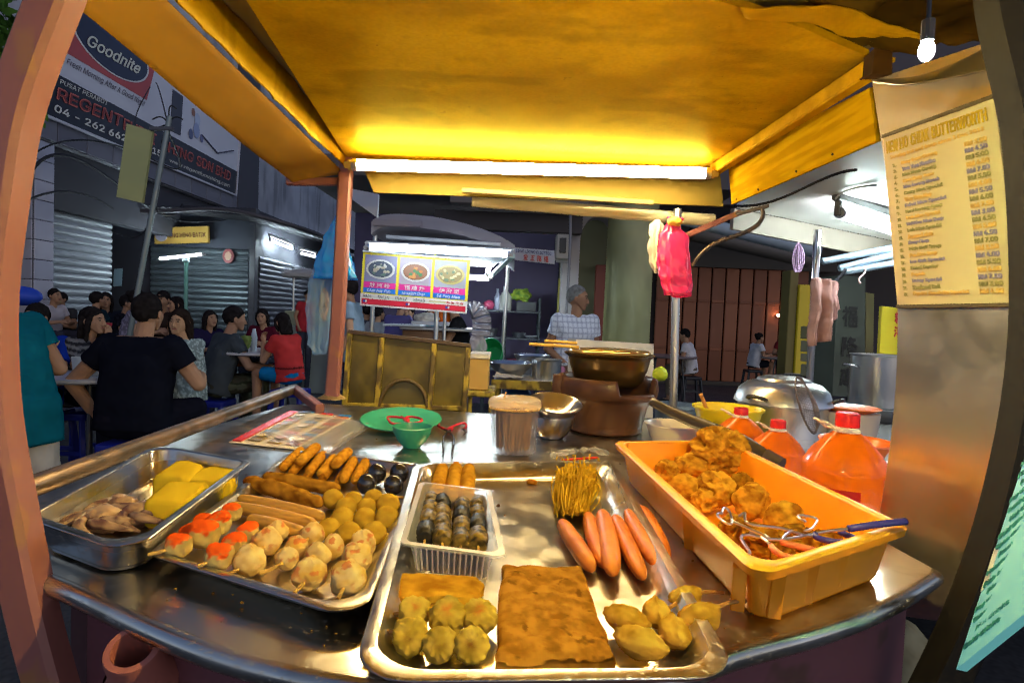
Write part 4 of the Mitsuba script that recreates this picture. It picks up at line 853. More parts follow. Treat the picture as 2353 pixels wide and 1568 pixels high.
# ================================================================== bags and cloths hanging round the cart
def bagfilm(key, col):
    scene[key] = {'type': 'principledthin', 'base_color': {'type': 'rgb', 'value': list(col)}, 'roughness': .3, 'diff_trans': .9, 'specular': .5} if False else {'type': 'twosided', 'bsdf': {'type': 'principled', 'base_color': {'type': 'rgb', 'value': list(col)}, 'roughness': .32, 'specular': .5, 'sheen': .3}}
    return key
def bag(rows, Y, depth, seed, n=40, pl=.16):
    R = []
    rows = A(rows, float); t = np.linspace(0, 1, 22); tt = np.linspace(0, 1, len(rows)); rr = np.c_[[np.interp(t, tt, rows[:, j]) for j in range(3)]].T
    for i, (x, y, w) in enumerate(rr):
        c = aty((x, y), Y); hw = w * Y / FOC; a = np.arange(n) * 2 * np.pi / n
        f = 1 + pl * np.sin(a * 7 + seed + i * .09) + pl * .7 * np.sin(a * 11 + i * .22 + seed * 2)
        P = np.c_[c[0] + np.cos(a) * hw * f, c[1] + np.sin(a) * hw * depth * f, np.full(n, c[2])]; P += np.c_[nz(P, 30, seed), nz(P, 30, seed + 1), nz(P, 30, seed + 2)] * .02; R.append(P)
    return loft(R)
one('plastic_bag', 'bright pink plastic bag tied high on the steel pole', 'bag', bag([(1552, 500, 16), (1545, 522, 18), (1546, 545, 32), (1546, 600, 36), (1552, 640, 34), (1556, 680, 32)], 2.08, .6, 1, pl=.09), film('pink_plastic', (.85, .02, .17), .25, .86), True)
one('bag_knot', 'yellow knotted bag top above the pink bag', 'bag', blob(aty((1552, 510), 2.06), (.026, .02, .018), .02, 40, 3, 3), flat((.70, .36, .06), .5), True)
one('plastic_bag', 'white plastic bag hanging behind the pink bag', 'bag', bag([(1512, 503, 5), (1510, 515, 14), (1508, 560, 17), (1510, 600, 17), (1514, 628, 9)], 2.14, .5, 5), bagfilm('white_plastic', (.55, .50, .44)), True)
one('plastic_bag', 'blue plastic bag hanging on the back post of the cart', 'bag', bag([(772, 496, 4), (770, 515, 10), (768, 550, 22), (770, 600, 38), (772, 640, 46)], 2.22, .35, 9, pl=.12), film('blue_plastic', (.008, .26, .78), .25, .82), True)
one('plastic_bag', 'long translucent bag hanging below the blue one', 'bag', bag([(756, 560, 8), (745, 610, 20), (737, 660, 27), (733, 720, 26), (731, 790, 22), (734, 814, 12)], 2.25, .5, 4, pl=.10), 'bag_film', True)
k = thing('snack_packet', 'brown packet showing through the long translucent bag', 'packet')
put('packet', blob(aty((744, 700), 2.25), (.018, .012, .065), .01, 30, 2, 3), flat((.40, .22, .06), .5), k, True)
X = -4.96
YE = atx((546, 400), X)[1]
# ================================================================== the street behind: left shophouse with its banner
def wbox(x0, x1, y0, y1, z0, z1, ch=.006): return cbox(((x0 + x1) / 2, (y0 + y1) / 2, (z0 + z1) / 2), (x1 - x0, y1 - y0, z1 - z0), ch)
def slats(q, n, depth=.03, down=True):
    """Roller shutter: rounded horizontal slats over the quad TL, TR, BR, BL."""
    nrm = qn(q); rows = []
    for i in range(n):
        for t, d in ((.02, 0), (.2, .75), (.5, 1), (.8, .75), (.98, 0)): rows.append(((i + t) / n, d * depth))
    P = [np.array([bil(q, A(0.), A(v)) + nrm * d, bil(q, A(1.), A(v)) + nrm * d]) for v, d in rows]
    v = np.vstack(P); f = []
    for i in range(len(P) - 1): a = 2 * i; f += [[a, a + 1, a + 3], [a, a + 3, a + 2]]
    b = v - nrm * .02; k = len(v); f2 = [[x[0] + k, x[2] + k, x[1] + k] for x in f]
    return TM(np.vstack([v, b]), f + f2)
PLA = 'plaster'
DARK = flat((.020, .020, .026), .7)
GREYP = flat((.20, .20, .24), .6)
sh = thing('shophouse', 'grey shophouse on the left with facade panels, tiled pillar and pale shutter', 'building')
put('upper_wall', wbox(-5.7, -5.02, 4.0, 20, 2.93, 7.5), PLA, sh)
for i in range(13):
    y = 5.2 + i * .45; put('panel', wbox(-5.02, -4.985, y + .006, y + .444, 2.94, 3.26, .004), flat((.155, .155, .19) if i % 3 else (.13, .13, .165), .5), sh)
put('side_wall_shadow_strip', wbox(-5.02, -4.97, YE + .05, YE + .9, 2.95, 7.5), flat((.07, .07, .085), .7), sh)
pk_ = put('pillar', wbox(-5.29, -5.02, 6.27, 6.54, 0, 2.93), flat((.10, .10, .12), .8), sh)
for i in range(14):
    z = i * .208; c = [(.44, .44, .52), (.40, .41, .50), (.47, .46, .53)][i % 3]
    put('tile', wbox(-5.02, -5.005, 6.275, 6.535, z + .004, z + .204, .004), flat(c, .25), pk_)
    put('tile', wbox(-5.285, -5.025, 6.255, 6.27, z + .004, z + .204, .004), flat(tuple(x * .85 for x in c), .25), pk_)  # same tiles, darkened: shade of the camera-side face put into the colour
put('pillar_far', wbox(-5.3, -5.0, 8.15, 8.35, 0, 2.93), flat((.10, .11, .13), .7), sh) if False else None
put('lintel', wbox(-5.3, -5.1, 6.54, 11.0, 2.25, 2.93), flat((.05, .05, .06), .7), sh)
q = [(-5.2, 6.55, 2.25), (-5.2, 7.74, 2.25), (-5.2, 7.74, 0), (-5.2, 6.55, 0)]
put('shutter', slats(q, 26, .025), flat((.27, .30, .33), .45), sh, False, kind='stuff', label='pale grey roller shutter')
put('back_wall', wbox(-7, -6.4, 4, 20, 0, 2.93), DARK, sh)
put('near_wall', wbox(-6.4, -5.0, 3.6, 4.0, 0, 7.5), DARK, sh)
# banner
bn = thing('shop_banner', 'large furniture shop banner with a red field, a dark oval and black lettering band', 'banner')
XQ = lambda *ps, l=0.0: [atx(p, X) + A([l, 0, 0]) for p in ps]
BQ = XQ((100, -160), (552, 296), (541, 449), (66, 250))
put('sheet', slab(BQ, .03), flat((.62, .63, .68), .5), bn)
put('black_band', slab(XQ((92, 149), (547, 396), (541, 447), (68, 251), l=.006), .005), flat((.012, .012, .022), .4), bn)
put('red_field', slab(XQ((70, -120), (374, 84), (336, 230), (102, 92), l=.006), .005), flat((.50, .085, .085), .5), bn)
oc = XQ((259, 108), l=.012)[0]
for s, c, l in ((1.0, (.70, .68, .66), 0), (.95, (.018, .02, .05), .004)):
    put('oval', hull([oc + A([l + h, math.cos(a) * .70 * s, math.sin(a) * .33 * s]) for a in np.arange(0, 6.28, .2) for h in (0, -.004)]), flat(c, .4), bn)
WH, RD = flat((.70, .68, .62), .5), flat((.62, .15, .12), .5)
def btext(s, ps, lift, m, bold=False, it=0.0): put('lettering', text_in(XQ(*ps), s, 0, 0, 1, 1, lift, bold, it), m, bn)
btext('Goodnite', [(200, 77), (322, 148), (315, 172), (194, 104)], .022, flat((.66, .66, .55), .5), True, .15)
btext('A Fresh Morning After A Good Night', [(140, 126), (333, 233), (329, 248), (136, 143)], .008, flat((.12, .10, .12), .5), False, .1)
btext('PUSAT PERABOT', [(137, 182), (246, 233), (244, 243), (135, 192)], .012, WH)
for s, ps in (('REGENT', [(131, 200), (281, 266), (276, 293), (127, 228)]), ('FURNI', [(283, 271), (358, 309), (353, 334), (281, 298)]), ('SHING', [(370, 318), (444, 353), (441, 374), (368, 343)]), ('SDN BHD', [(451, 356), (530, 396), (526, 416), (449, 379)])):
    q = XQ(*ps); put('lettering', text_in(q, s, 0, 0, 1, 1, .012, True), RD, bn); put('lettering', text_in(q, s, .012, .10, .988, .90, .016), flat((.22, .035, .035), .5), bn)
btext('04 - 262 6626 / 5215', [(124, 238), (369, 346), (368, 363), (121, 258)], .012, WH, True)
btext('www.regentfurnishing.com', [(388, 364), (526, 423), (524, 433), (386, 373)], .012, WH)
put('picture', slab(XQ((396, 205), (420, 222), (414, 312), (390, 300), l=.006), .004), flat((.05, .05, .07), .5), bn)
for (px_, py_, r, c) in ((443, 258, .045, (.30, .14, .10)), (452, 276, .08, (.45, .52, .66)), (450, 300, .09, (.30, .36, .55)), (437, 308, .06, (.12, .14, .25)), (462, 318, .05, (.16, .17, .3))):
    pc0 = XQ((px_, py_))[0]; put('picture', hull([pc0 + A([.008 + h + r * .02, math.cos(a) * r, math.sin(a) * r * 1.3]) for a in np.arange(0, 6.28, .5) for h in (0, .003)]), flat(c, .5), bn)
for a_, b_ in (((462, 310), (498, 352)), ((498, 352), (535, 346))): put('picture', beam(*XQ(a_, b_, l=.01), .02, .02, (1, 0, 0)), flat((.06, .06, .1), .5), bn)
for a_, b_ in (((66, 250), (541, 449)), ((541, 449), (552, 296))): put('frame', beam(*XQ(a_, b_, l=.01), .03, .03, (1, 0, 0)), flat((.5, .5, .55), .3), bn)
# cables over the facade
def cable(name, lb, pts, r=.012, col=(.012, .012, .014)):
    one(name, lb, 'cable', tube(spline(pts, 30), r, 6), flat(col, .6), True)
cable('cable', 'thick sagging cable under the panels from the tiled pillar', [atx((60, 420), -4.9), atx((110, 360), -4.9), atx((230, 395), -4.9), atx((420, 470), -4.9)], .018)
cable('cable', 'lower sagging cable crossing the tiled pillar', [atx((45, 470), -4.9), atx((140, 440), -4.9), atx((260, 480), -4.9)], .012)
cable('cable', 'thin cable running from the tiled pillar to the leaning pole', [atx((55, 372), -4.9), atx((100, 340), -4.9), atx((250, 330), -4.9), aty((380, 290), 5.0)], .010)
cable('cable', 'thin cable from the leaning pole top along the banner', [aty((385, 285), 5.0), aty((335, 300), 5.6), atx((345, 200), -4.9)], .006)
cable('cable', 'thin cable rising from the pole across the white part of the banner', [aty((385, 285), 5.0), aty((372, 230), 6.0), atx((358, 190), -4.9)], .006)
cable('cable', 'slack cable from the leaning pole to the dark shop roof', [aty((340, 520), 5.0), aty((300, 545), 6.5), aty((245, 520), 8.2)], .008)
cable('cable', 'slack cable from the leaning pole to the right of the yellow sign', [aty((360, 480), 5.0), aty((440, 510), 7), aty((520, 505), 8.4)], .008)
# leaning pole with a plain board
lp = thing('board_pole', 'thin leaning metal pole carrying a plain olive board', 'pole')
put('pole', tube([aty((390, 268), 5.0), aty((247, 1046), 5.0)], .022, 10), flat((.22, .25, .24), .4, metal=.5), lp, True)
put('board', slab([aty(p, 5.0) for p in [(291, 284), (350, 301), (326, 466), (267, 452)]], .03), flat((.40, .40, .16), .7), lp)
put('bracket', beam(aty((345, 296), 4.99), aty((398, 296), 4.99), .03, .03), flat((.08, .08, .09)), lp)
for a, b in (((388, 285), (420, 275)), ((388, 290), (350, 275)), ((390, 285), (405, 250))): put('wire', tube(spline([aty(a, 5), aty(((a[0] + b[0]) / 2, b[1] - 6), 5), aty(b, 5)], 10), .006, 5), flat((.02, .02, .02)), lp, True)

# ---- dark corner shop with shutters
ks = thing('corner_shop', 'dark closed corner shop with corrugated shutters and a sagging roof', 'building')
Yk, xk = 9.2, -3.98
put('wall', wbox(-6.2, xk - .02, Yk + .06, 13.2, 0, 2.75), flat((.035, .035, .045), .7), ks)
put('shutter', slats([(-5.55, Yk, 2.12), (xk - .08, Yk, 2.12), (xk - .08, Yk, 0), (-5.55, Yk, 0)], 24, .03), flat((.085, .105, .115), .4, metal=.4), ks, False, kind='stuff', label='dark front roller shutter lit by a tube')
put('shutter', slats([(xk, Yk + .15, 2.05), (xk, 12.9, 2.05), (xk, 12.9, 0), (xk, Yk + .15, 0)], 24, .03), flat((.13, .13, .145), .45, metal=.3), ks, False, kind='stuff', label='dark side roller shutter')
put('corner_post', wbox(xk - .07, xk + .02, Yk - .03, Yk + .1, 0, 2.75), flat((.05, .05, .06), .4), ks)
put('shutter_box', wbox(-5.6, xk, Yk - .03, Yk + .05, 2.12, 2.75), flat((.03, .035, .05), .6), ks)
def corr(q, n): return grid(q, n * 6 + 1, 6, lambda u, v, P: np.c_[u * 0, u * 0, np.sin(u * n * 2 * np.pi) * .015], .008)
put('roof', corr([(-5.7, 8.25, 2.62), (-3.45, 8.25, 2.50), (-3.45, 13.4, 2.55), (-5.7, 13.4, 3.0)], 24), flat((.035, .034, .038), .6), ks, True)
put('roof_edge', tube(spline([(-5.7, 8.22, 2.60), (-4.8, 8.2, 2.50), (-3.9, 8.2, 2.55), (-3.42, 8.22, 2.47), (-3.4, 11, 2.48), (-3.4, 13.4, 2.5)], 40), .03, 8), flat((.06, .055, .06), .6), ks, True)
q = [aty(p, 8.95) for p in [(355, 523), (478, 519), (478, 557), (355, 560)]]
k = thing('shop_sign', 'small ochre shop sign with a pale round emblem above the front shutter', 'sign')
put('board', slab(q, .05), flat((.50, .30, .06), .5), k)
put('emblem', hull([bil(q, A(.13), A(.5)) + A([math.cos(a) * .09, -.01 + h, math.sin(a) * .09]) for a in np.arange(0, 6.28, .4) for h in (0, .006)]), flat((.42, .40, .50), .5), k)
put('lettering', text_in(q, 'SENG HENG BATIK', .24, .38, .96, .66, .01, True), flat((.14, .06, .02), .5), k)
wf = aty((524, 588), Yk - .08)
k = thing('wall_disc', 'round red disc on the front shutter of the corner shop', 'disc')
put('disc', hull([wf + A([math.cos(a) * .085, h, math.sin(a) * .11]) for a in np.arange(0, 6.28, .3) for h in (0, .02)]), flat((.24, .03, .03), .5), k)
put('centre', hull([wf + A([math.cos(a) * .05, -.006 + h, math.sin(a) * .065]) for a in np.arange(0, 6.28, .3) for h in (0, .006)]), flat((.42, .25, .14), .5), k)
one('notice', 'small pale blue notice on the dark wall left of the front shutter', 'notice', slab([aty(p, 9.0) for p in [(262, 618), (281, 616), (279, 656), (260, 658)]], .01), flat((.28, .42, .50), .6))
L1 = (aty((369, 594), 8.4), aty((463, 584), 8.4))
lamp(*L1, .022, COOL * 55, 'lit fluorescent tube on a green pipe before the dark front shutter', fixture=False, fix_off=(0, .04, .0))
k = thing('lamp_pipe', 'slim green pipe carrying the tube before the front shutter', 'pipe')
lc = aty((428, 600), 8.43); put('pipe', tube([lc, A([lc[0], lc[1], 0])], .025, 10), flat((.10, .25, .20), .4), k, True); put('clamp', cbox(lc + A([0, -.01, .02]), (.08, .05, .06)), flat((.3, .5, .5), .4), k)
lamp(aty((622, 552), 9.6), aty((670, 571), 10.2), .020, COOL * 75, 'short lit tube under the roof beside the side shutter', fix_off=(0, 0, .05))
lamp(aty((690, 581), 10.5), aty((722, 589), 11.0), .022, COOL * 85, 'small lit tube farthest along the side shutter', fix_off=(0, 0, .05))
# round topped drinks stall by the side shutter
ds = thing('drinks_stall', 'small drinks stall with a round pale top behind the blue bag', 'stall')
dc = aty((697, 640), 9.0); dc[2] = 0
zt2 = aty((697, 628), 9.0)[2]
put('canopy', lathe([(.30, zt2 - .06), (.31, zt2 - .02), (.27, zt2 + .03), (.1, zt2 + .07), (0, zt2 + .08)], 30, dc), flat((.40, .37, .36), .6), ds, 40)
put('post', tube([dc + A([-.18, .1, 0]), dc + A([-.18, .1, zt2])], .02, 8), 'aluminium', ds, True)
put('counter', wbox(dc[0] - .28, dc[0] + .5, 8.95, 9.5, 0, 1.0), flat((.22, .24, .22), .5), ds)
put('glass_case', wbox(dc[0] - .26, dc[0] + .48, 8.98, 9.4, 1.0, 1.22), flat((.30, .33, .22), .2), ds)
put('awning_board', slab([aty(p, 8.9) for p in [(805, 442), (868, 446), (866, 500), (818, 462)]], .04), flat((.40, .42, .46), .6), None) if False else None
one('roof_board', 'grey tapering roof board hanging behind the back post', 'board', slab([aty(p, 3.2) for p in [(800, 432), (869, 446), (866, 500), (800, 452)]], .03), flat((.34, .35, .40), .6))

# ================================================================== noodle stall in the middle
ns = thing('noodle_stall', 'noodle stall with a curved grey roof behind the yellow screen', 'food stall')
arc = [aty(p, 4.85) for p in [(852, 538), (868, 526), (905, 520), (960, 523), (1020, 531), (1080, 546), (1140, 568), (1182, 592)]]
arc = spline(arc, 24); dpt = A([0, 1.5, 0]); up_ = A([0, 0, .10])
R = [np.vstack([p, p + dpt, p + dpt + up_, p + up_]) for p in arc]
m = loft(R); put('roof', m, flat((.26, .24, .27), .7), ns, 40)
put('roof_plank', beam(aty((858, 512), 4.84), aty((968, 516), 4.84), .06, .05), flat((.24, .21, .23), .8), ns)
put('ceiling', slab([aty((852, 560), 4.83), aty((1170, 580), 4.83), aty((1132, 612), 6.4), aty((860, 600), 6.4)], .01, (0, 0, 1)), flat((.45, .48, .52), .6), ns)
put('gutter', beam(aty((888, 544), 4.80), aty((1150, 562), 4.80), .04, .03), flat((.42, .45, .50), .4, metal=.5), ns)
put('rafter', beam(aty((1176, 588), 4.8), aty((1128, 634), 6.6), .05, .03), flat((.36, .48, .46), .4, metal=.3), ns)
put('rafter', beam(aty((1170, 586), 4.85), aty((1135, 600), 6.4), .04, .03), flat((.36, .48, .46), .4, metal=.3), ns)
lamp(aty((850, 568), 4.12), aty((1165, 584), 4.12), .022, COOL * 21, 'long lit tube over the hanging food picture sign', fix_off=(0, .05, .02))
lamp(aty((1052, 636), 6.2), aty((1122, 638), 6.2), .03, COOL * 115, 'lit tube deep inside the noodle stall', fixture=False, name='fluorescent_lamp')
lamp(aty((1120, 628), 6.15), aty((1125, 602), 6.15), .026, COOL * 100, 'short upright lit tube at the right inside the noodle stall', fixture=False)
put('post', tube([aty((1003, 715), 4.62), A([*aty((999, 790), 4.62)[:2], 0])], .018, 10), 'aluminium', ns, True)
put('post', tube([aty((1022, 715), 4.72), A([*aty((1020, 790), 4.72)[:2], 0])], .014, 10), 'aluminium', ns, True)
put('post', tube([aty((862, 540), 5.0), A([*aty((850, 790), 5.0)[:2], 0])], .02, 10), 'aluminium', ns, True)
put('post', tube([aty((1168, 590), 6.2), A([*aty((1150, 790), 6.2)[:2], 0])], .02, 10), 'aluminium', ns, True)
wc = [aty((924, 757), 5.0), aty((1001, 765), 5.0)]
put('wooden_front', wbox(wc[0][0], wc[1][0] + .05, 5.0, 5.5, .2, wc[0][2], .01), flat((.20, .10, .05), .6), ns)
put('counter', wbox(wc[0][0] - .02, wc[1][0] + .35, 4.97, 5.55, wc[0][2], wc[0][2] + .03, .01), 'aluminium', ns)
tz = wc[0][2] + .03
one('tray', 'white tray on the noodle stall counter, jutting to the left', 'tray', wbox(wc[0][0] - .12, wc[0][0] + .18, 4.78, 5.1, tz + .002, tz + .018), flat((.62, .68, .74), .3))
one('tray', 'metal tray heaped with pale noodles on the noodle stall counter', 'tray', wbox(wc[0][0] + .05, wc[1][0] + .1, 5.12, 5.5, tz + .012, tz + .045), flat((.5, .5, .54), .3))
m = blob((wc[0][0] + .16, 5.3, tz + .07), (.11, .09, .05), .05, 30, 3, 3); one('noodle_heap', 'heap of pale noodles on the metal tray', 'noodles', m, 'vc', True, vcol(m, (.7, .66, .6), (.45, .40, .36), 40, 2))
one('basket', 'orange plastic basket behind the noodle heap', 'basket', lathe([(0, 0), (.09, 0), (.12, .09), (.11, .09), (.08, .01), (0, .01)], 24, (wc[0][0] + .30, 5.42, tz + .046)), ORG, 40)
# hanging sign with three dishes
sg = thing('food_sign', 'hanging sign with three dish pictures in yellow frames and prices below', 'sign')
SQ = [aty(qs(*p), 4.46) for p in [(115, 145), (1592, 262), (1542, 1000), (66, 882)]]
put('board', slab(SQ, .015), flat((.66, .60, .55), .5), sg)
YEL = flat((.62, .47, .02), .4)
put('frame', patch(SQ, .0, .0, 1, .765, .002), YEL, sg)
put('top_edge', beam(SQ[0] + A([0, -.01, .006]), SQ[1] + A([0, -.01, .006]), .02, .014), flat((.7, .72, .74), .4), sg)
for i in range(3):
    u0, u1 = .025 + i * .325, .025 + i * .325 + .298
    put('picture', patch(SQ, u0, .04, u1, .54, .005), flat([(.20, .18, .28), (.34, .26, .30), (.30, .27, .30)][i], .4), sg)
    c = [(.50, .46, .44), (.55, .48, .44), (.46, .34, .12)][i]; cc = bil(SQ, A((u0 + u1) / 2), A(.30)); 
    rx, rz = .108, .072; n_ = qn(SQ)
    ex = (SQ[1] - SQ[0]) / np.linalg.norm(SQ[1] - SQ[0]); ez = (SQ[0] - SQ[3]) / np.linalg.norm(SQ[0] - SQ[3])
    def disc(c0, rx, rz, lift, col):
        put('picture', hull([c0 + n_ * (lift + h) + ex * rx * math.cos(a) + ez * rz * math.sin(a) for a in np.arange(0, 6.28, .35) for h in (0, .002)]), flat(col, .4), sg)
    disc(cc, rx, rz, .008, c); disc(cc, rx * .84, rz * .82, .011, [(.05, .06, .09), (.24, .10, .05), (.28, .20, .08)][i])
    rg = np.random.default_rng(30 + i)
    for j in range(16):
        a, r = rg.uniform(0, 6.28), math.sqrt(rg.uniform(0, .75)); col = [[(.34, .27, .20), (.08, .12, .10), (.45, .40, .36)], [(.50, .20, .05), (.42, .13, .03), (.07, .17, .06)], [(.45, .34, .16), (.14, .18, .10), (.52, .42, .22)]][i][j % 3]
        disc(cc + ex * rx * .72 * r * math.cos(a) + ez * rz * .72 * r * math.sin(a), .006 + .012 * rg.random(), .006 + .010 * rg.random(), .0135 + j * .0004, col)
    put('pink_band', patch(SQ, u0, .54, u1, .655, .005), flat((.58, .02, .20), .4), sg)
    put('blue_band', patch(SQ, u0, .655, u1, .745, .005), flat((.015, .13, .45), .4), sg)
    for j, ch_ in enumerate([('chao', 'he', 'fen'), ('fu', 'jian', 'chao'), ('yi', 'fu2', 'mian')][i]):
        put('lettering', strokes(SQ, HAN[ch_], u0 + .055 + j * .068, .555, u0 + .055 + j * .068 + .052, .642, .10, .009), flat((.62, .52, .50), .5), sg)
    put('lettering', text_in(SQ, ['Char Hor Fun', 'Hokkien Char', 'Ee Foo Mee'][i], u0 + .035, .672, u1 - .045, .732, .009, True, .2), flat((.55, .58, .68), .5), sg)
for j, s in enumerate(['RM6', 'RM10', 'RM12', 'RM15']):
    put('lettering', text_in(SQ, s, [.028, .165, .33, .498][j], .785, [.105, .27, .435, .605][j], .838, .006), flat((.10, .09, .08), .5), sg)
put('yellow_strip', patch(SQ, .64, .80, .80, .83, .004), flat((.55, .45, .22), .5), sg)
for j, ch_ in enumerate(('fen', 'mian', 'zheng', 'fu')): put('lettering', strokes(SQ, HAN[ch_], .805 + j * .042, .795, .836 + j * .042, .84, .12, .007), flat((.50, .06, .06), .5), sg)
put('red_band', patch(SQ, .015, .862, .985, .965, .004), flat((.52, .012, .03), .4), sg)
for u in (.03, .43, .80):
    put('emblem', patch(SQ, u, .885, u + .018, .93, .008), flat((.05, .06, .3), .5), sg); put('emblem', patch(SQ, u + .02, .885, u + .036, .93, .008), flat((.6, .5, .45), .5), sg)
put('hanger', beam(aty((908, 575), 4.5), aty((907, 590), 4.5), .012, .01), YEL, sg); put('hanger', beam(aty((1000, 578), 4.5), aty((998, 598), 4.5), .012, .01), YEL, sg)
# stack of clear cups beside the sign
k = thing('cup_stack', 'curved stack of clear plastic cups hanging beside the food picture sign', 'cups')
pth = spline([aty(qs(*p), 4.1) for p in [(1600, 960), (1680, 960), (1740, 1040), (1750, 1180), (1740, 1300)]], 16)
for i in range(15):
    d = pth[i + 1] - pth[i]; d /= np.linalg.norm(d); ms = tube([pth[i] - d * .004, pth[i] + d * .018], [.066, .060], 20, (0, -1, 0))
    put('cup', ms, 'chrome' if i % 3 == 0 else 'frost_film', k, True)
put('bag', bag([(1096, 765, 8), (1098, 780, 17), (1100, 800, 18), (1103, 815, 12)], 4.1, .6, 3), 'frost_film', k, True)

# ---- yellow three panel screen behind the counter
ws = thing('wind_screen', 'three panel screen of yellowed plastic in rusty frames with an arch', 'screen')
WQ = [aty(p, 2.42) for p in [(803, 762), (1081, 794), (1069, 960), (788, 955)]]
pm('aged_plastic', proc(lambda p, n, uv: mix((.13, .10, .018), (.06, .046, .010), smoothstep(.35, .7, fbm(p.x * 9, p.y * 9, p.z * 6, 4)))), .35)
pm('rusty_frame', proc(lambda p, n, uv: mix((.34, .25, .03), (.08, .055, .015), smoothstep(.4, .65, fbm(p.x * 30, p.y * 30, p.z * 14, 3)))), .6)
WV = lambda u, v, l=0.0: bil(WQ, A(u), A(v)) + A([0, -l, 0])
for u0, u1 in ((0.01, .27), (.29, .69), (.71, .985)):
    put('pane', slab([WV(u0, .01), WV(u1, .01), WV(u1, 1.0), WV(u0, 1.0)], .006), 'aged_plastic', ws)
for u in (.01, .275, .705, .985): put('frame', beam(WV(u, 0, .01), WV(u, 1.0, .01), .020, .02, (0, 1, 0)), 'rusty_frame', ws)
put('top_bar', beam(WV(0, -.005, .012), WV(1, -.005, .012), .016, .02, (0, 1, 0)), flat((.05, .03, .02), .6), ws)
put('rail', beam(WV(0, .86, .01), WV(.985, .86, .01), .018, .016, (0, 1, 0)), 'rusty_frame', ws)
ac = [WV(.49 + math.cos(a) * .195, .88 - math.sin(a) * .36, .014) for a in np.linspace(0.05, math.pi - .05, 26)]
put('arch', tube(ac, .008, 8), flat((.09, .06, .02), .6), ws, True)
put('arch_pane', hull([WV(.49 + math.cos(a) * .18, .88 - math.sin(a) * .34, l) for a in np.linspace(0, math.pi, 20) for l in (.002, .004)]), flat((.10, .085, .035), .3), ws)
k = thing('carton', 'tan carton on a rusty stand right of the yellow screen', 'carton')
c0 = aty((1100, 895), 2.9); c1 = aty((1100, 818), 2.9)
put('box', wbox(c0[0] - .05, c0[0] + .042, 2.9, 3.1, c0[2], c1[2], .003), flat((.46, .28, .08), .8), k)
put('lid', wbox(c0[0] - .055, c0[0] + .046, 2.89, 3.11, c1[2] - .012, c1[2] + .012, .003), flat((.52, .48, .42), .8), k)
one('rusty_stand', 'rusty metal stand under the tan carton', 'stand', cat([wbox(c0[0] - .06, c0[0] + .08, 2.86, 3.15, c0[2] - .03, c0[2] - .003), wbox(c0[0] - .05, c0[0] - .03, 2.88, 2.9, 0, c0[2] - .03), wbox(c0[0] + .05, c0[0] + .07, 2.88, 2.9, 0, c0[2] - .03)]), 'rusty_frame')

# ---- old arcade building across the street
ab_ = thing('arcade_building', 'old building across the street with a purple wall, arch and olive column', 'building')
put('wall', wbox(-2.3, .62, 8.6, 8.9, 0, 5.0), flat((.085, .065, .13), .7), ab_)
put('upper_wall', wbox(-2.5, 9, 9.0, 9.3, 3.05, 9.0), flat((.085, .072, .075), .8), ab_)
put('ceiling', slab([(-2.3, 6.2, 2.85), (2.3, 6.2, 2.85), (2.3, 9, 2.85), (-2.3, 9, 2.85)], .2, (0, 0, 1)), flat((.10, .085, .08), .8), ab_)
for i in range(4): put('joist', wbox(-.5 + i * .42, -.38 + i * .42, 6.3, 8.6, 2.70 + .0, 2.845), flat((.13, .105, .085), .8), ab_)
put('beam', wbox(-.7, .75, 6.25, 6.45, 2.42, 2.72), flat((.16, .135, .115), .8), ab_)
put('canopy_strip', wbox(-.9, .72, 6.6, 6.75, 2.2, 2.4), flat((.07, .06, .06), .8), ab_)
# arch
ya = 6.75; ja, jb = aty((1288, 700), ya)[0], aty((1400, 700), ya)[0]; a0, a1 = aty((1326, 700), ya)[0], aty((1410, 700), ya)[0]; zap = aty((1368, 495), ya)[2]
from shapely.geometry import Point, box as sbox
cxr, rr_ = (a0 + a1) / 2, (a1 - a0) / 2
hole = sbox(a0, -1, a1, zap - rr_ * 1.45).union(__import__('shapely').affinity.scale(Point(cxr, zap - rr_ * 1.45).buffer(1, 24), rr_, rr_ * 1.45))
wl = Polygon([(ja, 0), (a1 + .3, 0), (a1 + .3, 2.85), (ja, 2.85)]).difference(hole)
m = trimesh.util.concatenate([trimesh.creation.extrude_polygon(g_, .3, engine='earcut') for g_ in getattr(wl, 'geoms', [wl])])
m.apply_transform(trimesh.transformations.rotation_matrix(math.pi / 2, (1, 0, 0))); m.apply_translation([0, ya + .3, 0])
put('arch', m, flat((.36, .33, .32), .8), ab_, False, label='pale plaster arch')
put('passage_wall', wbox(a0 - .1, a1 + .5, 8.2, 8.4, 0, 2.85), flat((.13, .12, .065), .8), ab_)
dx = [aty((1366, 700), 8.0)[0], aty((1388, 700), 8.0)[0]]
put('door_strip', wbox(dx[0], dx[1], 8.0, 8.1, 0, aty((1376, 608), 8.0)[2]), flat((.22, .055, .035), .6), ab_)
cc_ = aty((1447, 700), 6.45)
put('column', lathe([(.30, 0), (.30, .12), (.265, .14), (.255, 1.2), (.250, 2.45), (.29, 2.5), (.30, 2.6), (.30, 2.85), (0, 2.85)], 40, (cc_[0], 6.6, 0)), proc and pm('olive_paint', proc(lambda p, n, uv: mix((.40, .38, .17), (.28, .27, .11), smoothstep(.3, .7, fbm(p.x * 3, p.y * 3, p.z * 1.5, 4)))), .45), ab_, 40, label='round olive painted column')
k = thing('shop_sign', 'pale shop sign with red characters under the dark beams of the arcade', 'sign')
q = [aty(qc(*p), 6.2) for p in [(1338, 482), (1622, 505), (1624, 598), (1328, 566)]]
put('board', slab(q, .04), flat((.42, .40, .42), .6), k)
put('blue_strip', patch(q, .02, .06, .98, .40), flat((.40, .42, .50), .6), k)
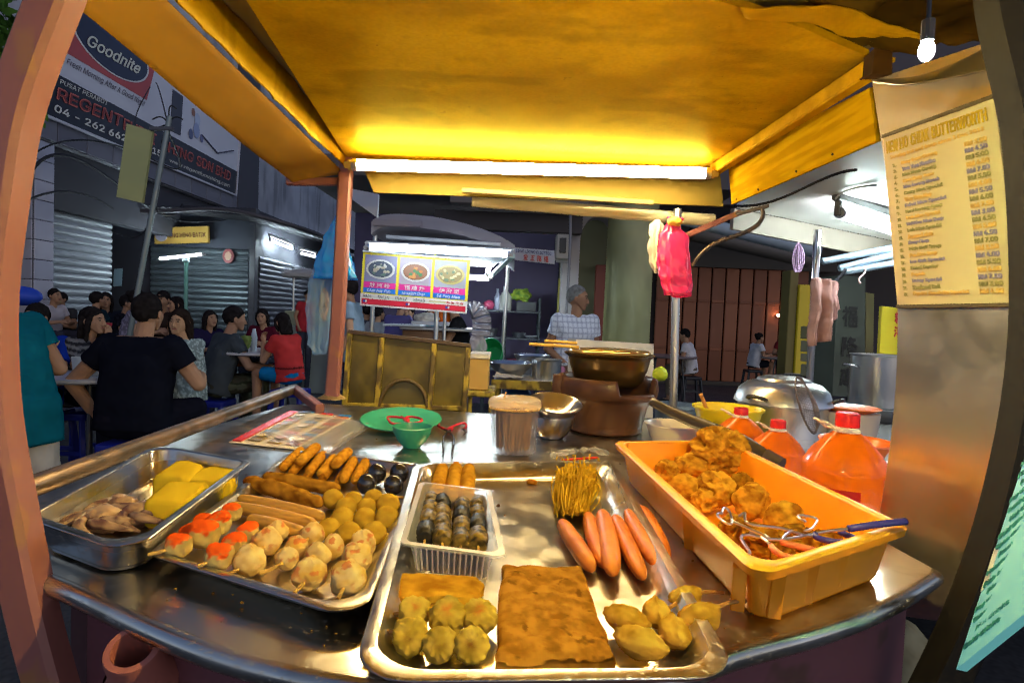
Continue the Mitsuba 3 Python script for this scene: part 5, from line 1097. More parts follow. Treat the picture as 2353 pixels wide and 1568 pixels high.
put('lettering', text_in(q, 'LENG LEONG ELECTRIC', .08, .12, .92, .36, .01, True), flat((.10, .10, .16), .5), k)
for j, ch_ in enumerate(('jin', 'zheng', 'long', 'fu')): put('lettering', strokes(q, HAN[ch_], .26 + j * .16, .48, .37 + j * .16, .92, .13, .01), flat((.45, .06, .05), .5), k)
k = thing('air_conditioner', 'pale air conditioner unit on the wall left of the arch', 'air conditioner')
c_ = aty((1293, 566), 6.5)
put('casing', cbox(c_ + A([0, .12, 0]), (.14, .24, .27), .012), flat((.42, .39, .33), .6), k)
put('grille', cbox(c_ + A([-.002, -.006, .01]), (.07, .02, .16), .004), flat((.06, .055, .05), .6), k)
put('bracket', beam(c_ + A([-.06, .1, -.15]), c_ + A([.08, .1, -.15]), .03, .03), flat((.3, .3, .3)), k)
cable('drain_pipe', 'thin grey pipe running down beside the arch', [aty((1310, 490), 6.4), aty((1308, 600), 6.4), aty((1302, 700), 6.4), aty((1296, 860), 6.4)], .016, (.22, .21, .22))
cable('conduit', 'yellow conduit standing left of the old man', [aty((1285, 640), 6.3), aty((1280, 740), 6.3), aty((1278, 850), 6.3)], .010, (.34, .30, .05))
# storage rack
rk = thing('storage_rack', 'black storage rack against the purple wall', 'rack')
Yr = 7.4
xr0, xr1 = aty((1114, 700), Yr)[0], aty((1240, 700), Yr)[0]; zs = [aty((1180, y), Yr)[2] for y in (716, 778, 850)]
for x in (xr0, aty((1162, 700), Yr)[0], xr1):
    for y in (Yr, Yr + .4): put('upright', wbox(x - .015, x + .015, y - .015, y + .015, 0, zs[0] + (.18 if x == xr1 else .02)), flat((.03, .04, .045), .5), rk)
for z in zs: put('shelf', wbox(xr0 - .02, xr1 + .02, Yr - .02, Yr + .42, z - .012, z + .012), flat((.05, .055, .065), .5), rk)
def rp(x, i): p = aty((x, 700), Yr); return A([p[0], Yr + .15, zs[i] + .014])
c = rp(1160, 0); k = thing('bottle', 'white capped bottle on top of the storage rack', 'bottle'); put('body', lathe([(0, 0), (.075, 0), (.08, .02), (.08, .17), (.03, .24), (0, .24)], 24, c), flat((.55, .55, .50), .4), k, 40); put('neck', lathe([(.03, .24), (.035, .30), (0, .30)], 20, c), flat((.5, .52, .55), .3), k, 40)
one('bottle', 'slim clear bottle left of the white capped one on the rack', 'bottle', lathe([(0, 0), (.035, 0), (.035, .16), (.015, .22), (.015, .27), (0, .27)], 20, rp(1141, 0)), flat((.32, .34, .44), .2), 40)
m = blob(rp(1122, 0) + A([0, 0, .06]), (.07, .06, .06), .03, 20, 3, 3); one('plastic_bag', 'crumpled pink bag at the left end on top of the rack', 'bag', m, flat((.50, .06, .14), .4), True)
one('crate', 'black crate at the right end on top of the rack', 'crate', wbox(rp(1186, 0)[0], rp(1232, 0)[0], Yr, Yr + .35, zs[0] + .014, zs[0] + .13), flat((.035, .035, .04), .5))
m = blob(rp(1196, 0) + A([0, 0, .2]), (.13, .09, .07), .12, 16, 9, 4); one('vegetable_bunch', 'bunch of yellow green leaves on the black crate', 'vegetables', m, 'vc', True, vcol(m, (.32, .40, .05), (.12, .22, .04), 18, 2, 1.6))
for i, (x, r, lb) in enumerate([(1132, .07, 'small dark pot at the left of the middle shelf'), (1195, .09, 'steel bowl in the middle of the middle shelf'), (1226, .10, 'pile of plates at the right of the middle shelf')]):
    one(['pot', 'steel_bowl', 'plate_pile'][i], lb, ['pot', 'bowl', 'plates'][i], lathe([(0, 0), (r * .7, 0), (r, [.10, .06, .025][i]), (r * .95, [.105, .065, .03][i]), (0, [.1, .03, .028][i])], 28, rp(x, 1)), ['steel_plain', 'steel_plain', flat((.5, .52, .55), .3)][i], 40)
for i, (x, c, lb) in enumerate([(1190, (.30, .05, .06), 'red box lying on the lower shelf of the rack'), (1222, (.24, .24, .27), 'grey box on the lower shelf of the rack')]):
    p = rp(x, 2); one('box', lb, 'box', wbox(p[0] - .11, p[0] + .08, Yr + .03, Yr + .33, zs[2] + .014, zs[2] + .12), flat(c, .6))
gbk = aty((1135, 818), 5.6); m = lathe([(0, 0), (.09, 0), (.135, .15), (.13, .155), (.085, .01), (0, .01)], 30, (0, 0, 0), (72, (1, -.35, 0)))
one('green_basket', 'green plastic basket tipped on its side below the rack', 'basket', TM(m.vertices + gbk, m.faces), flat((.01, .30, .09), .4), 40)

# ---- work table with pots in front of the rack
tbq = [aty(p, 3.3) for p in ((1142, 868), (1300, 876))]
k = thing('work_table', 'low work table with a worn rusty edge holding steel pots', 'table')
ztb = tbq[0][2] - .01
put('top', wbox(tbq[0][0] - .02, tbq[1][0] + .05, 3.28, 3.9, ztb - .03, ztb, .004), flat((.30, .28, .27), .6), k)
put('edge', beam((tbq[0][0] - .03, 3.27, ztb - .02), (tbq[1][0] + .05, 3.27, ztb - .02), .02, .05), 'rusty_frame', k)
for x in (tbq[0][0], tbq[1][0]): put('leg', beam((x, 3.3, ztb - .03), (x, 3.3, 0), .03, .03, (0, 1, 0)), 'rusty_frame', k); put('leg', beam((x, 3.85, ztb - .03), (x, 3.85, 0), .03, .03, (0, 1, 0)), 'rusty_frame', k)
def potm(c, r, h, name, lb, mat='steel_plain', cat_='pot'):
    k = thing(name, lb, cat_); c = A(c)
    put('body', lathe([(0, 0), (r * .97, 0), (r, .01), (r, h - .01), (r * 1.05, h - .004), (r * 1.05, h), (r * .97, h), (r * .95, .012), (0, .012)], 40, c), mat, k, 40)
    for s in (-1, 1): put('handle', tube(spline([c + A([s * r, -.04, h * .75]), c + A([s * (r + .03), -.03, h * .78]), c + A([s * (r + .03), .03, h * .78]), c + A([s * r, .04, h * .75])], 12), .006, 7), mat, k, True)
    return k
p = aty((1256, 868), 3.38); potm((p[0], 3.45, ztb), .085, .115, 'steel_pot', 'steel pot at the right of the work table')
p = aty((1172, 868), 3.4); bw = lathe([(0, 0), (.06, 0), (.11, .05), (.14, .085), (.137, .088), (.10, .05), (0, .012)], 44, (p[0], 3.5, ztb)); one('steel_bowl', 'wide steel bowl at the left of the work table', 'bowl', bw, 'steel_plain', 40)
one('steel_bowl', 'second steel bowl stacked behind the wide one on the work table', 'bowl', lathe([(0, 0), (.06, 0), (.10, .09), (.115, .12), (.112, .122), (.095, .09), (0, .012)], 40, (p[0] + .13, 3.72, ztb)), 'steel_plain', 40)
m = grid([(p[0] - .10, 3.26, ztb + .01), (p[0] + .06, 3.26, ztb + .01), (p[0] + .08, 3.4, ztb + .004), (p[0] - .08, 3.4, ztb + .02)], 16, 12, lambda u, v, P: np.c_[u * 0, u * 0, nz(P, 20, 4) * .03 + .01], .002); one('cloth', 'crumpled pale cloth on the left end of the work table', 'cloth', m, flat((.42, .36, .30), .9), True)
m = blob((p[0] + .22, 3.55, ztb + .05), (.05, .05, .05), .04, 25, 5, 3); one('plastic_bag', 'crumpled clear bluish bag between the bowl and the steel pot', 'bag', m, flat((.40, .48, .52), .3), True)
one('blue_bin', 'blue plastic bin under the work table', 'bin', wbox(tbq[0][0] + .04, tbq[0][0] + .2, 3.36, 3.7, 0.1, ztb - .08, .02), flat((.012, .07, .22), .4))
one('water_bottle', 'small bottle of blue water standing right under the work table edge', 'bottle', lathe([(0, 0), (.025, 0), (.026, .12), (.012, .15), (.012, .17), (0, .17)], 20, (aty((1287, 900), 3.2)[0], 3.2, .62)), flat((.05, .38, .52), .15, coat=.8), 40)
one('stool_stand', 'dark stand under the blue water bottle', 'stand', wbox(aty((1287, 900), 3.2)[0] - .08, aty((1287, 900), 3.2)[0] + .08, 3.12, 3.28, 0, .617), flat((.03, .03, .035), .6))
k = thing('white_carton', 'large white carton standing behind the cooking pot', 'carton')
w0, w1 = aty((1322, 780), 2.9), aty((1502, 790), 2.9)
put('front', slab([aty(p, 2.9) for p in [(1323, 779), (1502, 790), (1500, 960), (1323, 960)]], .01), flat((.50, .47, .46), .8), k)
put('side', slab([aty((1323, 779), 2.9), aty((1323, 960), 2.9), aty((1304, 960), 3.25), aty((1304, 777), 3.25)], .01), flat((.42, .36, .30), .8), k)
m = blob(aty((1517, 860), 2.75), (.035, .04, .035), .02, 25, 3, 3); one('plastic_bag', 'lime yellow bag peeping out behind the stove', 'bag', m, flat((.55, .62, .02), .5), True)
one('grey_bin', 'dark grey waste bin behind the steel pole', 'bin', lathe([(0, 0), (.10, 0), (.135, .70), (.145, .71), (.14, .73), (0, .70)], 30, (aty((1555, 870), 4.0)[0], 4.0, 0)), flat((.10, .11, .12), .5), 40)

# ---- right: brown folding doors, pillars, neighbour's stall
fd = thing('folding_doors', 'tall reddish brown folding doors of a closed shop', 'doors')
Yd = 12.6; x0 = aty((1500, 800), Yd)[0]; x1 = aty((1850, 800), Yd)[0]; n = 11; w = (x1 - x0) / n
put('wall', wbox(x0 - .3, x1 + 4, Yd + .12, Yd + .4, 0, 5), flat((.05, .04, .035), .8), fd)
BR = [flat(c, .5) for c in ((.33, .105, .042), (.28, .088, .036), (.37, .12, .048))]
for i in range(n):
    kk = put('panel', wbox(x0 + i * w + .015, x0 + (i + 1) * w - .015, Yd, Yd + .06, .08, 2.45, .012), BR[i % 3], fd)
    for z in (.75, 1.75): put('rail', wbox(x0 + i * w + .02, x0 + (i + 1) * w - .02, Yd - .02, Yd, z - .03, z + .03, .008), BR[(i + 1) % 3], kk)
put('header', wbox(x0 - .3, x1 + .5, Yd - .1, Yd + .1, 2.45, 3.4), flat((.10, .085, .07), .8), fd)
put('plinth', wbox(x0 - .3, x1 + .5, Yd - .12, Yd + .1, 0, .08), flat((.10, .08, .06), .8), fd)
gl = aty(qr(822, 915), Yd - .1); k = thing('altar_lamp', 'tiny warm light glowing on the folding doors', 'lamp'); kk = put('bulb', blob(gl, .035, sub=2), flat((.8, .8, .8)), k, True); scene[kk]['emitter'] = {'type': 'area', 'radiance': {'type': 'rgb', 'value': [14, 6.5, 3]}}; put('base', cbox(gl + A([0, .05, -.02]), (.05, .06, .05)), flat((.2, .05, .03)), k)
cable('pipe', 'pale blue pipe crossing under the roofs on the right', [aty(qr(250, 345), 4.6), aty(qr(640, 440), 4.6), aty(qr(1060, 545), 4.6)], .05, (.34, .40, .44))
cable('roof_beam', 'dark brown beam above the folding doors', [aty(qr(300, 430), 7.5), aty(qr(700, 520), 7.5), aty(qr(1000, 590), 7.5)], .10, (.10, .085, .07))
yp = thing('yellow_pillar', 'yellow and olive painted pillar at the right end of the folding doors', 'pillar')
px = [aty(qr(x, 900), 9.4)[0] for x in (888, 938, 1016)]
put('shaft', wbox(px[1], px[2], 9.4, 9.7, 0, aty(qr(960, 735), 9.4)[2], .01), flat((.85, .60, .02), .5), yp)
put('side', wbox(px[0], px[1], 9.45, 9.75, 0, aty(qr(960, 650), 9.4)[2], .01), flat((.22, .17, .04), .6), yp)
gp_ = thing('green_pillar', 'dark green pillar with black painted characters at the right', 'pillar')
GQ = [aty(qr(*p), 4.6) for p in [(1172, 680), (1335, 690), (1330, 1400), (1140, 1390)]]
put('shaft', slab(GQ, .3), flat((.055, .065, .05), .5), gp_)
GQ = [p - A([0, .004, 0]) for p in GQ]
for j, ch_ in enumerate(('fu', 'long', 'jian')): put('lettering', strokes(GQ, HAN[ch_], .2, .25 + j * .25, .72, .42 + j * .25, .13, .004), flat((.008, .008, .008), .5), gp_)
put('olive_strip', slab([aty(qr(*p), 4.7) for p in [(1338, 780), (1386, 790), (1380, 1180), (1335, 1170)]], .2), flat((.17, .14, .05), .6), gp_)
k = thing('yellow_board', 'yellow board with red characters beside the stainless sheet', 'board')
YQ = [aty(qr(*p), 3.9) for p in [(1432, 862), (1620, 880), (1610, 1200), (1415, 1190)]]
put('board', slab(YQ, .03), flat((.62, .45, .012), .5), k)
for j, ch_ in enumerate(('fen', 'he')): put('lettering', strokes(YQ, HAN[ch_], .40, .08 + j * .25, .66, .29 + j * .25, .14, .006), flat((.45, .02, .02), .5), k)
cr_ = thing('crate_stack', 'pile of cream boxes between the second pole and the green pillar', 'boxes') if False else None
for i, (y0, y1, c) in enumerate([(980, 1060, (.30, .24, .10)), (1070, 1140, (.36, .30, .16)), (1150, 1200, (.42, .34, .18)), (1215, 1290, (.34, .28, .15))]):
    a, b = aty(qr(1046, y1), 5.2), aty(qr(1160, y0), 5.2); one('carton', ['top carton of the pile beside the green pillar', 'second carton of the pile beside the green pillar', 'third carton of the pile beside the green pillar', 'lowest carton of the pile beside the green pillar'][i], 'carton', wbox(a[0], b[0], 5.2, 5.5, a[2], b[2] - .01), flat(c, .8))
lowz = aty(qr(1100, 1290), 5.2)[2]; p = aty(qr(1100, 1290), 5.2); one('side_table', 'dark table under the pile of cartons', 'table', cat([wbox(p[0] - .25, p[0] + .3, 5.15, 5.6, lowz - .04, lowz - .002)] + [wbox(p[0] + s * .22 - .02, p[0] + s * .22 + .02, 5.2, 5.24, 0, lowz - .04) for s in (-1, 1)]), flat((.06, .055, .05), .6))
# neighbour's stall
nb = thing('neighbour_stall', 'neighbouring stall with a white ceiling on the right', 'food stall')
put('ceiling', slab([(.86, 1.35, 1.83), (3.2, 1.35, 1.83), (3.2, 4.3, 1.83), (1.05, 2.9, 1.83)], .02, (0, 0, -1)), flat((.62, .60, .56), .5), nb)
put('fascia', slab([A([1.04, 2.905, 1.83]), A([3.2, 4.31, 1.83]), A([3.2, 4.31, 1.70]), A([1.04, 2.905, 1.73])], .02), flat((.20, .16, .13), .7), nb)
put('pole', tube([aty((1879, 528), 2.9), aty((1873, 620), 2.9), A([*aty((1862, 895), 2.9)[:2], 0])], .017, 12), 'chrome', nb, True)
put('counter', wbox(1.22, 3.0, 2.2, 3.3, .2, .80, .02), flat((.05, .045, .045), .6), nb)
put('counter_top', wbox(1.20, 3.0, 2.18, 3.32, .80, .83, .01), flat((.06, .055, .055), .35), nb)
lamp(aty((1933, 490), 2.55), aty((2250, 590), 3.3), .024, A([.80, 1.0, .98]) * 42, 'lit fluorescent tube under the white ceiling of the neighbouring stall', fix_off=(0, 0, .04), fixcol=(.10, .10, .11))
for i, (a, b) in enumerate([((1080, 600), (1490, 520)), ((1180, 640), (1490, 560)), ((1210, 660), (1500, 610))]):
    put('folded_bar', tube([aty(qr(*a), 3.1), aty(qr(*b), 3.1)], .018, 8), flat((.22, .28, .36), .4, metal=.3), nb, True)
sp_ = aty(qr(1400, 1365), 3.0); sp_[2] = .83
k = thing('burner', 'black gas burner under the tall stockpot', 'burner'); put('ring', lathe([(.10, .0), (.17, 0), (.18, .03), (.17, .06), (.10, .06)], 36, (sp_[0], 3.0, .832)), flat((.05, .05, .055), .4), k, 40); put('leg', wbox(sp_[0] - .17, sp_[0] - .13, 2.84, 2.88, .831, .89), flat((.05, .05, .05)), k)
zpt = aty(qr(1400, 1145), 3.0)[2]; potm((sp_[0], 3.0, .893), .125, zpt - .893, 'stockpot', 'tall steel stockpot on the burner at the right')
one('steel_pan', 'low steel pan beside the burner', 'pan', lathe([(0, 0), (.09, 0), (.11, .05), (.105, .052), (.085, .01), (0, .008)], 36, (1.75, 2.45, .832)), 'steel_plain', 40)
cable('cable', 'thin dark cable looped under the white ceiling of the neighbouring stall', [aty(qr(560, 270), 2.4), aty(qr(800, 240), 2.3), aty(qr(1050, 130), 2.15), aty(qr(1280, 60), 2.0)], .005)
cable('cable', 'white flex dropping from the tube of the neighbouring stall', [aty(qr(1160, 230), 2.5), aty(qr(1230, 180), 2.4), aty(qr(1400, 150), 2.3)], .004, (.5, .5, .5))
# cloths and strings on the neighbour's pole
def cloth(name, lb, ps, Y, col, seed, fold=.03):
    q = [aty(p, Y) for p in ps]
    m = grid(q, 30, 40, lambda u, v, P: np.c_[nz(P, 12, seed) * .03, np.sin(u * 9 + seed + v) * fold * (.3 + v) + nz(P, 15, seed + 1) * .03, nz(P, 10, seed + 2) * .03], .004)
    k = one(name, lb, 'towel', m, 'vc_dry', True, vcol(m, col, tuple(c * .75 for c in col), 25, seed)); return k
cloth('towel', 'dusty pink towel hanging from a hook on the second steel pole, left fold', [(1868, 642), (1908, 640), (1902, 780), (1856, 793)], 2.78, (.46, .26, .24), 2)
cloth('towel', 'dusty pink towel hanging from a hook on the second steel pole, right fold', [(1898, 640), (1930, 648), (1926, 712), (1895, 745)], 2.84, (.44, .25, .24), 6)
k = thing('hook', 'black hook holding the pink towel', 'hook'); put('arm', tube(spline([aty((1866, 655), 2.88), aty((1915, 648), 2.84), aty((1942, 618), 2.80)], 12), .008, 7), flat((.02, .02, .03)), k, True)
k = thing('string_bundle', 'bundle of purple strings hanging under the neighbouring roof', 'strings')
for i in range(7):
    o = (i - 3) * 4.0; put('string', tube(spline([aty((1834, 556), 3.0), aty((1834 + o * 1.1, 590), 3.0 + .01 * (i % 3)), aty((1832 + o * .5, 625), 3.0)], 14), .0035, 6), flat((.34, .20, .36), .5), k, True)
cable('hook_wire', 'small pink wire hook under the blue bars', [aty(qr(1330, 640), 3.0), aty(qr(1318, 680), 3.0), aty(qr(1298, 700), 3.0), aty(qr(1306, 728), 3.0)], .005, (.45, .28, .28))

# ---- menu sheet on the stainless panel, cyan board outside
MQ = [atsheet(p, .004) for p in [(2028, 318), (2283, 226), (2338, 700), (2061, 704)]]
ms_ = thing('menu_sheet', 'laminated price list with coloured rows on the stainless sheet', 'menu')
put('sheet', slab(MQ, .002), flat((.50, .42, .32), .5, spec=.2), ms_)
put('clip_bar', beam(MQ[0] + A([0, 0, .003]), MQ[1] + A([0, 0, .003]), .006, .006), flat((.04, .03, .02), .5), ms_)
put('clip_bar', beam(MQ[3], MQ[2], .006, .006), flat((.04, .03, .02), .5), ms_)
GO, BL, GN, OR = flat((.38, .26, .012), .5), flat((.17, .16, .36), .5), flat((.20, .19, .09), .5), flat((.54, .34, .12), .5)
for s, u0, u1 in (('NEW', .05, .17), ('HO', .19, .27), ('CHIAK', .30, .47), ('BUTTERWORTH', .50, .95)): put('lettering', text_in(MQ, s, u0, .035, u1, .105, .003, True), GO, ms_)
put('lettering', text_in(MQ, 'Serving hot and fresh since 3 Dec 2011', .08, .125, .92, .15, .003), OR, ms_)
rows = ['Koay Teow Goreng', 'Tom Yam Noodles', 'Mee Hoon Goreng', 'Char Koay Teow', 'Mee Goreng Mamak', 'Curry Mee Special', 'Wan Than Mee', 'Fried Rice Special', 'Nasi Goreng Ayam', 'Lam Mee Special', 'Hokkien Mee Soup', 'Loh Mee Special', 'Assam Laksa', 'Koay Chap', 'Fish Ball Soup', 'Pan Mee Soup', 'Lor Bak Special', 'Fried Oyster', 'Popiah', 'Satay Special', 'Seafood Ball', 'Oyster Omelette Special']
for i, s in enumerate(rows):
    v = .175 + i * .0355; m_ = (OR, BL, GN)[i % 3]
    put('lettering', text_in(MQ, str(i + 1) + '.', .10, v + .003, .135, v + .022, .003), GN, ms_)
    put('lettering', text_in(MQ, s, .19, v, .19 + .021 * len(s), v + .024, .003, True), m_, ms_)
    put('lettering', text_in(MQ, f'RM {3 + i % 5}.{"50" if i % 2 else "00"}', .76, v, .93, v + .024, .003, True), m_, ms_)
CQ = [A(p) for p in [aty((2375, 985), .74), aty((2620, 760), .62), aty((2560, 1240), .60), aty((2196, 1536), .72)]]
pm('backlit', (.25, .6, .58), .4)
kc = thing('lit_board', 'pale cyan backlit notice board outside the black rubber strip', 'board')
kk = put('panel', slab(CQ, .012), flat((.10, .24, .23), .4), kc); scene[kk]['emitter'] = {'type': 'area', 'radiance': {'type': 'rgb', 'value': [.035, .125, .125]}}
put('white_band', patch(CQ, 0, .50, 1, .68, .001), flat((.5, .55, .56), .5), kc)
for i in range(18):
    s = ['Open daily from 5 pm', 'Fresh local food served here', 'Noodles  Rice  Soup', 'Fish balls  Seafood', 'Please order at the stall', 'Pay when served', 'Thank you', 'Hot drinks', 'Cold drinks'][i % 9]
    put('lettering', text_in(CQ, s, (.06, .12, .05)[i % 3], .06 + i * .051, (.06, .12, .05)[i % 3] + .024 * len(s), .083 + i * .051, .003, False), flat((.02, .16, .17), .5), kc)
# concrete weight on the ground by the cart, dim tree at the top left
sw_ = atz((2062, 1560), 0.0); m = blob((sw_[0], sw_[1], .09), (.10, .12, .13), .03, 12, 2, 4, floor=0.0)
one('stone_weight', 'dusty rounded concrete weight on the ground under the stainless sheet', 'stone', m, 'vc', True, vcol(m, (.36, .33, .20), (.24, .20, .11), 20, 3))
tr = thing('street_tree', 'street tree beyond the front post at the top left', 'tree')
tc = A([-2.74, 2.95, 2.55]); rg = np.random.default_rng(21)
put('trunk', tube(spline([(-3.2, 3.1, 0), (-3.15, 3.08, 1.2), (-2.95, 3.0, 2.1), (-2.7, 2.95, 2.5)], 16), [.09, .07, .05, .02], 10), flat((.10, .075, .05), .9), tr, True)
lv, lf = [], []
for i in range(1500):
    c = tc + np.clip(rg.normal(0, 1, 3), -1.5, 1.5) * (.13, .2, .24); a = rg.normal(0, 1, 3); a /= np.linalg.norm(a); b = np.cross(a, rg.normal(0, 1, 3)); b /= np.linalg.norm(b); s = rg.uniform(.03, .055); o = len(lv)
    lv += [c - a * s, c + b * s * .4, c + a * s, c - b * s * .4]; lf += [[o, o + 1, o + 2], [o, o + 2, o + 3]]
m = TM(lv, lf); put('crown', m, 'vc', tr, False, vcol(m, (.10, .22, .04), (.05, .12, .02), 4, 2), kind='stuff')
for i in range(6): p = tc + rg.normal(0, .1, 3); put('branch', tube(spline([(-2.9, 2.98, 2.2), (A([-2.9, 2.98, 2.2]) + p) / 2 + A([0, 0, .1]), p], 8), [.025, .006], 6), flat((.10, .075, .05), .9), tr, True)
# far end of the street
one('far_building', 'dark unlit building closing the street far behind', 'building', wbox(-9, 3, 24, 26, 0, 9), flat((.03, .03, .045), .8))
# ================================================================== people
MF = m3.Manifold
def msph(c, r, n=14):
    r = A(r, float) * np.ones(3); return MF.sphere(1.0, n).scale(r.tolist()).translate(A(c, float).tolist())
def mbone(a, b, ra, rb, n=14): return MF.batch_hull([msph(a, ra, n), msph(b, rb, n)])
def chain(P, R, n=14): return [mbone(P[i], P[i + 1], R[i], R[i + 1], n) for i in range(len(P) - 1)]
def frust(a, b, ra, rb, n=16):
    """A tapered piece with flat ends: sleeves and trouser legs."""
    a, b = A(a, float), A(b, float); d = (b - a) / np.linalg.norm(b - a); s = np.cross(d, (0, 0, 1) if abs(d[2]) < .9 else (0, 1, 0)); s /= np.linalg.norm(s); u = np.cross(s, d)
    t = np.arange(n) * 2 * np.pi / n; c = np.cos(t)[:, None] * s + np.sin(t)[:, None] * u
    return MF.hull_points(np.vstack([a + c * ra, b + c * rb]))
def solid(parts, L, it=8):
    m = MF.batch_boolean(parts, m3.OpType.Add).refine_to_length(L).to_mesh()
    t = trimesh.Trimesh(np.asarray(m.vert_properties)[:, :3], np.asarray(m.tri_verts), process=True)
    trimesh.smoothing.filter_taubin(t, lamb=.5, nu=.52, iterations=it); return t
def rotz(a): a = math.radians(a); return A([[math.cos(a), -math.sin(a), 0], [math.sin(a), math.cos(a), 0], [0, 0, 1]])
def rotx(a): a = math.radians(a); return A([[1, 0, 0], [0, math.cos(a), -math.sin(a)], [0, math.sin(a), math.cos(a)]])
def hand(w, d, n, curl):
    """Palm, four bent fingers of unequal length and a thumb, from the wrist w along d, palm towards n."""
    d = d / np.linalg.norm(d); n = n - d * (n @ d); n /= np.linalg.norm(n) + 1e-9; s = np.cross(d, n); out = []
    out.append(MF.batch_hull([msph(w, .020, 8), msph(w + d * .075 + s * .030, .012, 8), msph(w + d * .078 - s * .030, .012, 8), msph(w + d * .03 + s * .026, .013, 8)]))
    for j, (o, L) in enumerate(((-.030, .062), (-.010, .074), (.010, .070), (.029, .055))):
        p = [w + d * .076 + s * o]; a = curl * .5
        for f in (.45, .32, .25): p.append(p[-1] + (d * math.cos(a) + n * math.sin(a)) * L * f); a += curl
        out += chain(p, [.0095, .0088, .0080, .007], 8)
    b = w + d * .025 - s * .024; out += chain([b, b + (d * .6 - s * .7 + n * .2) * .036, b + (d * .8 - s * .6 + n * .5) * .064], [.012, .010, .008], 8)
    return out
SKIN = ((.42, .24, .15), (.36, .195, .12))
HAIRC = (.010, .008, .008)
def person(label, hip, top, facing, pose='sit', shirt=(.2, .2, .2), bottom=(.05, .05, .07), lean=8, head=(0, 0), hair='short', hairc=HAIRC, arms=None, L=.022, skin=SKIN, sleeve=.5, long_bottom=True, build=1.0, group=None, pattern=None, legs=None, bpattern=None, extra=None):
    """hip and top of head are world points; facing in degrees (0 = away from the camera, 90 = to the left)."""
    k = thing('person', label, 'person', group); hip, top = A(hip, float), A(top, float)
    s = (top[2] - hip[2]) / (.80 * math.cos(math.radians(lean)) + .02); RZ = rotz(facing)
    W = lambda p: RZ @ (A(p, float) * s) + hip
    M = lambda t: TM(A(t.vertices) @ RZ.T * s + hip, t.faces)
    la = math.radians(lean); d = A([0, math.sin(la), math.cos(la)]); fwd = A([0, math.cos(la), -math.sin(la)]); B = build
    sh = [d * .455 + A([x * .175 * B, 0, 0]) for x in (-1, 1)]; nk = d * .50; hc = d * .665 + A([0, .025, 0])
    gz = -hip[2] / s
    if legs: lg = [[A(q, float) for q in l] for l in legs]
    elif pose == 'sit': lg = [[A([x * .09, .02, 0]), A([x * .16, .40, .02]), A([x * .15, .38, gz + .08])] for x in (-1, 1)]
    else: lg = [[A([x * .085, 0, 0]), A([x * .10, .02, gz * .5]), A([x * .10, -.02, gz + .08])] for x in (-1, 1)]
    if arms is None: arms = [((-.27, .12, .20), (-.14, .36, .24)), ((.27, .12, .20), (.14, .36, .24))] if pose == 'sit' else [((-.24, -.02, .16), (-.22, .08, -.06)), ((.24, -.02, .16), (.22, .08, -.06))]
    body, H, HH = [], rotz(head[0]) @ rotx(head[1]), None
    hp = lambda p: hc + H @ A(p, float)
    body += [MF.batch_hull([msph(sh[0], .055 * B), msph(sh[1], .055 * B), msph(d * .33 + A([-.075 * B, .01, 0]), .105 * B), msph(d * .33 + A([.075 * B, .01, 0]), .105 * B)]),
             MF.batch_hull([msph(d * .33 + A([-.07 * B, 0, 0]), .10 * B), msph(d * .33 + A([.07 * B, 0, 0]), .10 * B), msph(d * .12 + A([-.07 * B, 0, 0]), .098 * B), msph(d * .12 + A([.07 * B, 0, 0]), .098 * B)]),
             MF.batch_hull([msph(d * .12 + A([-.07 * B, 0, 0]), .098 * B), msph(d * .12 + A([.07 * B, 0, 0]), .098 * B), msph((-.085 * B, 0, 0), .10 * B), msph((.085 * B, 0, 0), .10 * B)])]
    body += chain([d * .42, nk + fwd * .01, hc - d * .05], [.075, .056, .052])
    # head: cranium, jaw, chin, nose, ears
    hs = [(MF.sphere(1.0, 24).scale([.076, .094, .098]).translate([0, -.012, .022]))]
    hs.append(MF.batch_hull([msph((x * .046, .012, -.03), .028) for x in (-1, 1)] + [msph((x * .018, .068, -.088), .018) for x in (-1, 1)] + [msph((x * .040, .058, -.012), .026) for x in (-1, 1)] + [msph((0, .045, .04), .045)]))
    hs.append(MF.batch_hull([msph((0, .088, .012), .008, 8), msph((0, .108, -.028), .0105, 8), msph((-.013, .092, -.034), .008, 8), msph((.013, .092, -.034), .008, 8)]))
    hs += [msph((x * .079, -.008, -.004), (.010, .020, .030), 10) for x in (-1, 1)]
    Hm = [[float(H[i][j]) for j in range(3)] + [float(hc[i])] for i in range(3)]
    hs = [x.transform(Hm) for x in hs]
    body += hs
    for (a, l, x, sgn) in zip(arms, lg, sh, (-1, 1)):
        e, w = A(a[0], float), A(a[1], float)
        body += chain([x, e, w], [.052 * B, .040 * B, .027 * B]); f = w - e
        body += hand(w, f if len(a) < 3 else A(a[2], float), A([-sgn * .8, .1, -.5]) if len(a) < 4 else A(a[3], float), .55)
        body += chain(l, [.088 * B, .060, .040]); body += [MF.batch_hull([msph(l[2] + A([0, -.02, -.035]), .036), msph(l[2] + A([0, .13, -.052]), .024)])]
    bm = M(solid(body, L)); put('body', bm, 'vc', k, True, vcol(bm, skin[0], skin[1], 9, 3))
    # face
    fl_ = lambda c: flat(c, .5)
    for x in (-1, 1):
        put('eye', M(TM(*(lambda t: (A(t.vertices) * (.0125, .006, .0062) @ H.T + hp((x * .031, .0835, .014)), t.faces))(trimesh.creation.icosphere(subdivisions=2)))), fl_((.05, .035, .03)), k, True)
        put('eyebrow', M(tube([hp((x * .018, .088, .031)), hp((x * .034, .087, .035)), hp((x * .048, .076, .030))], .0042, 6)), fl_((.02, .015, .012)), k, True)
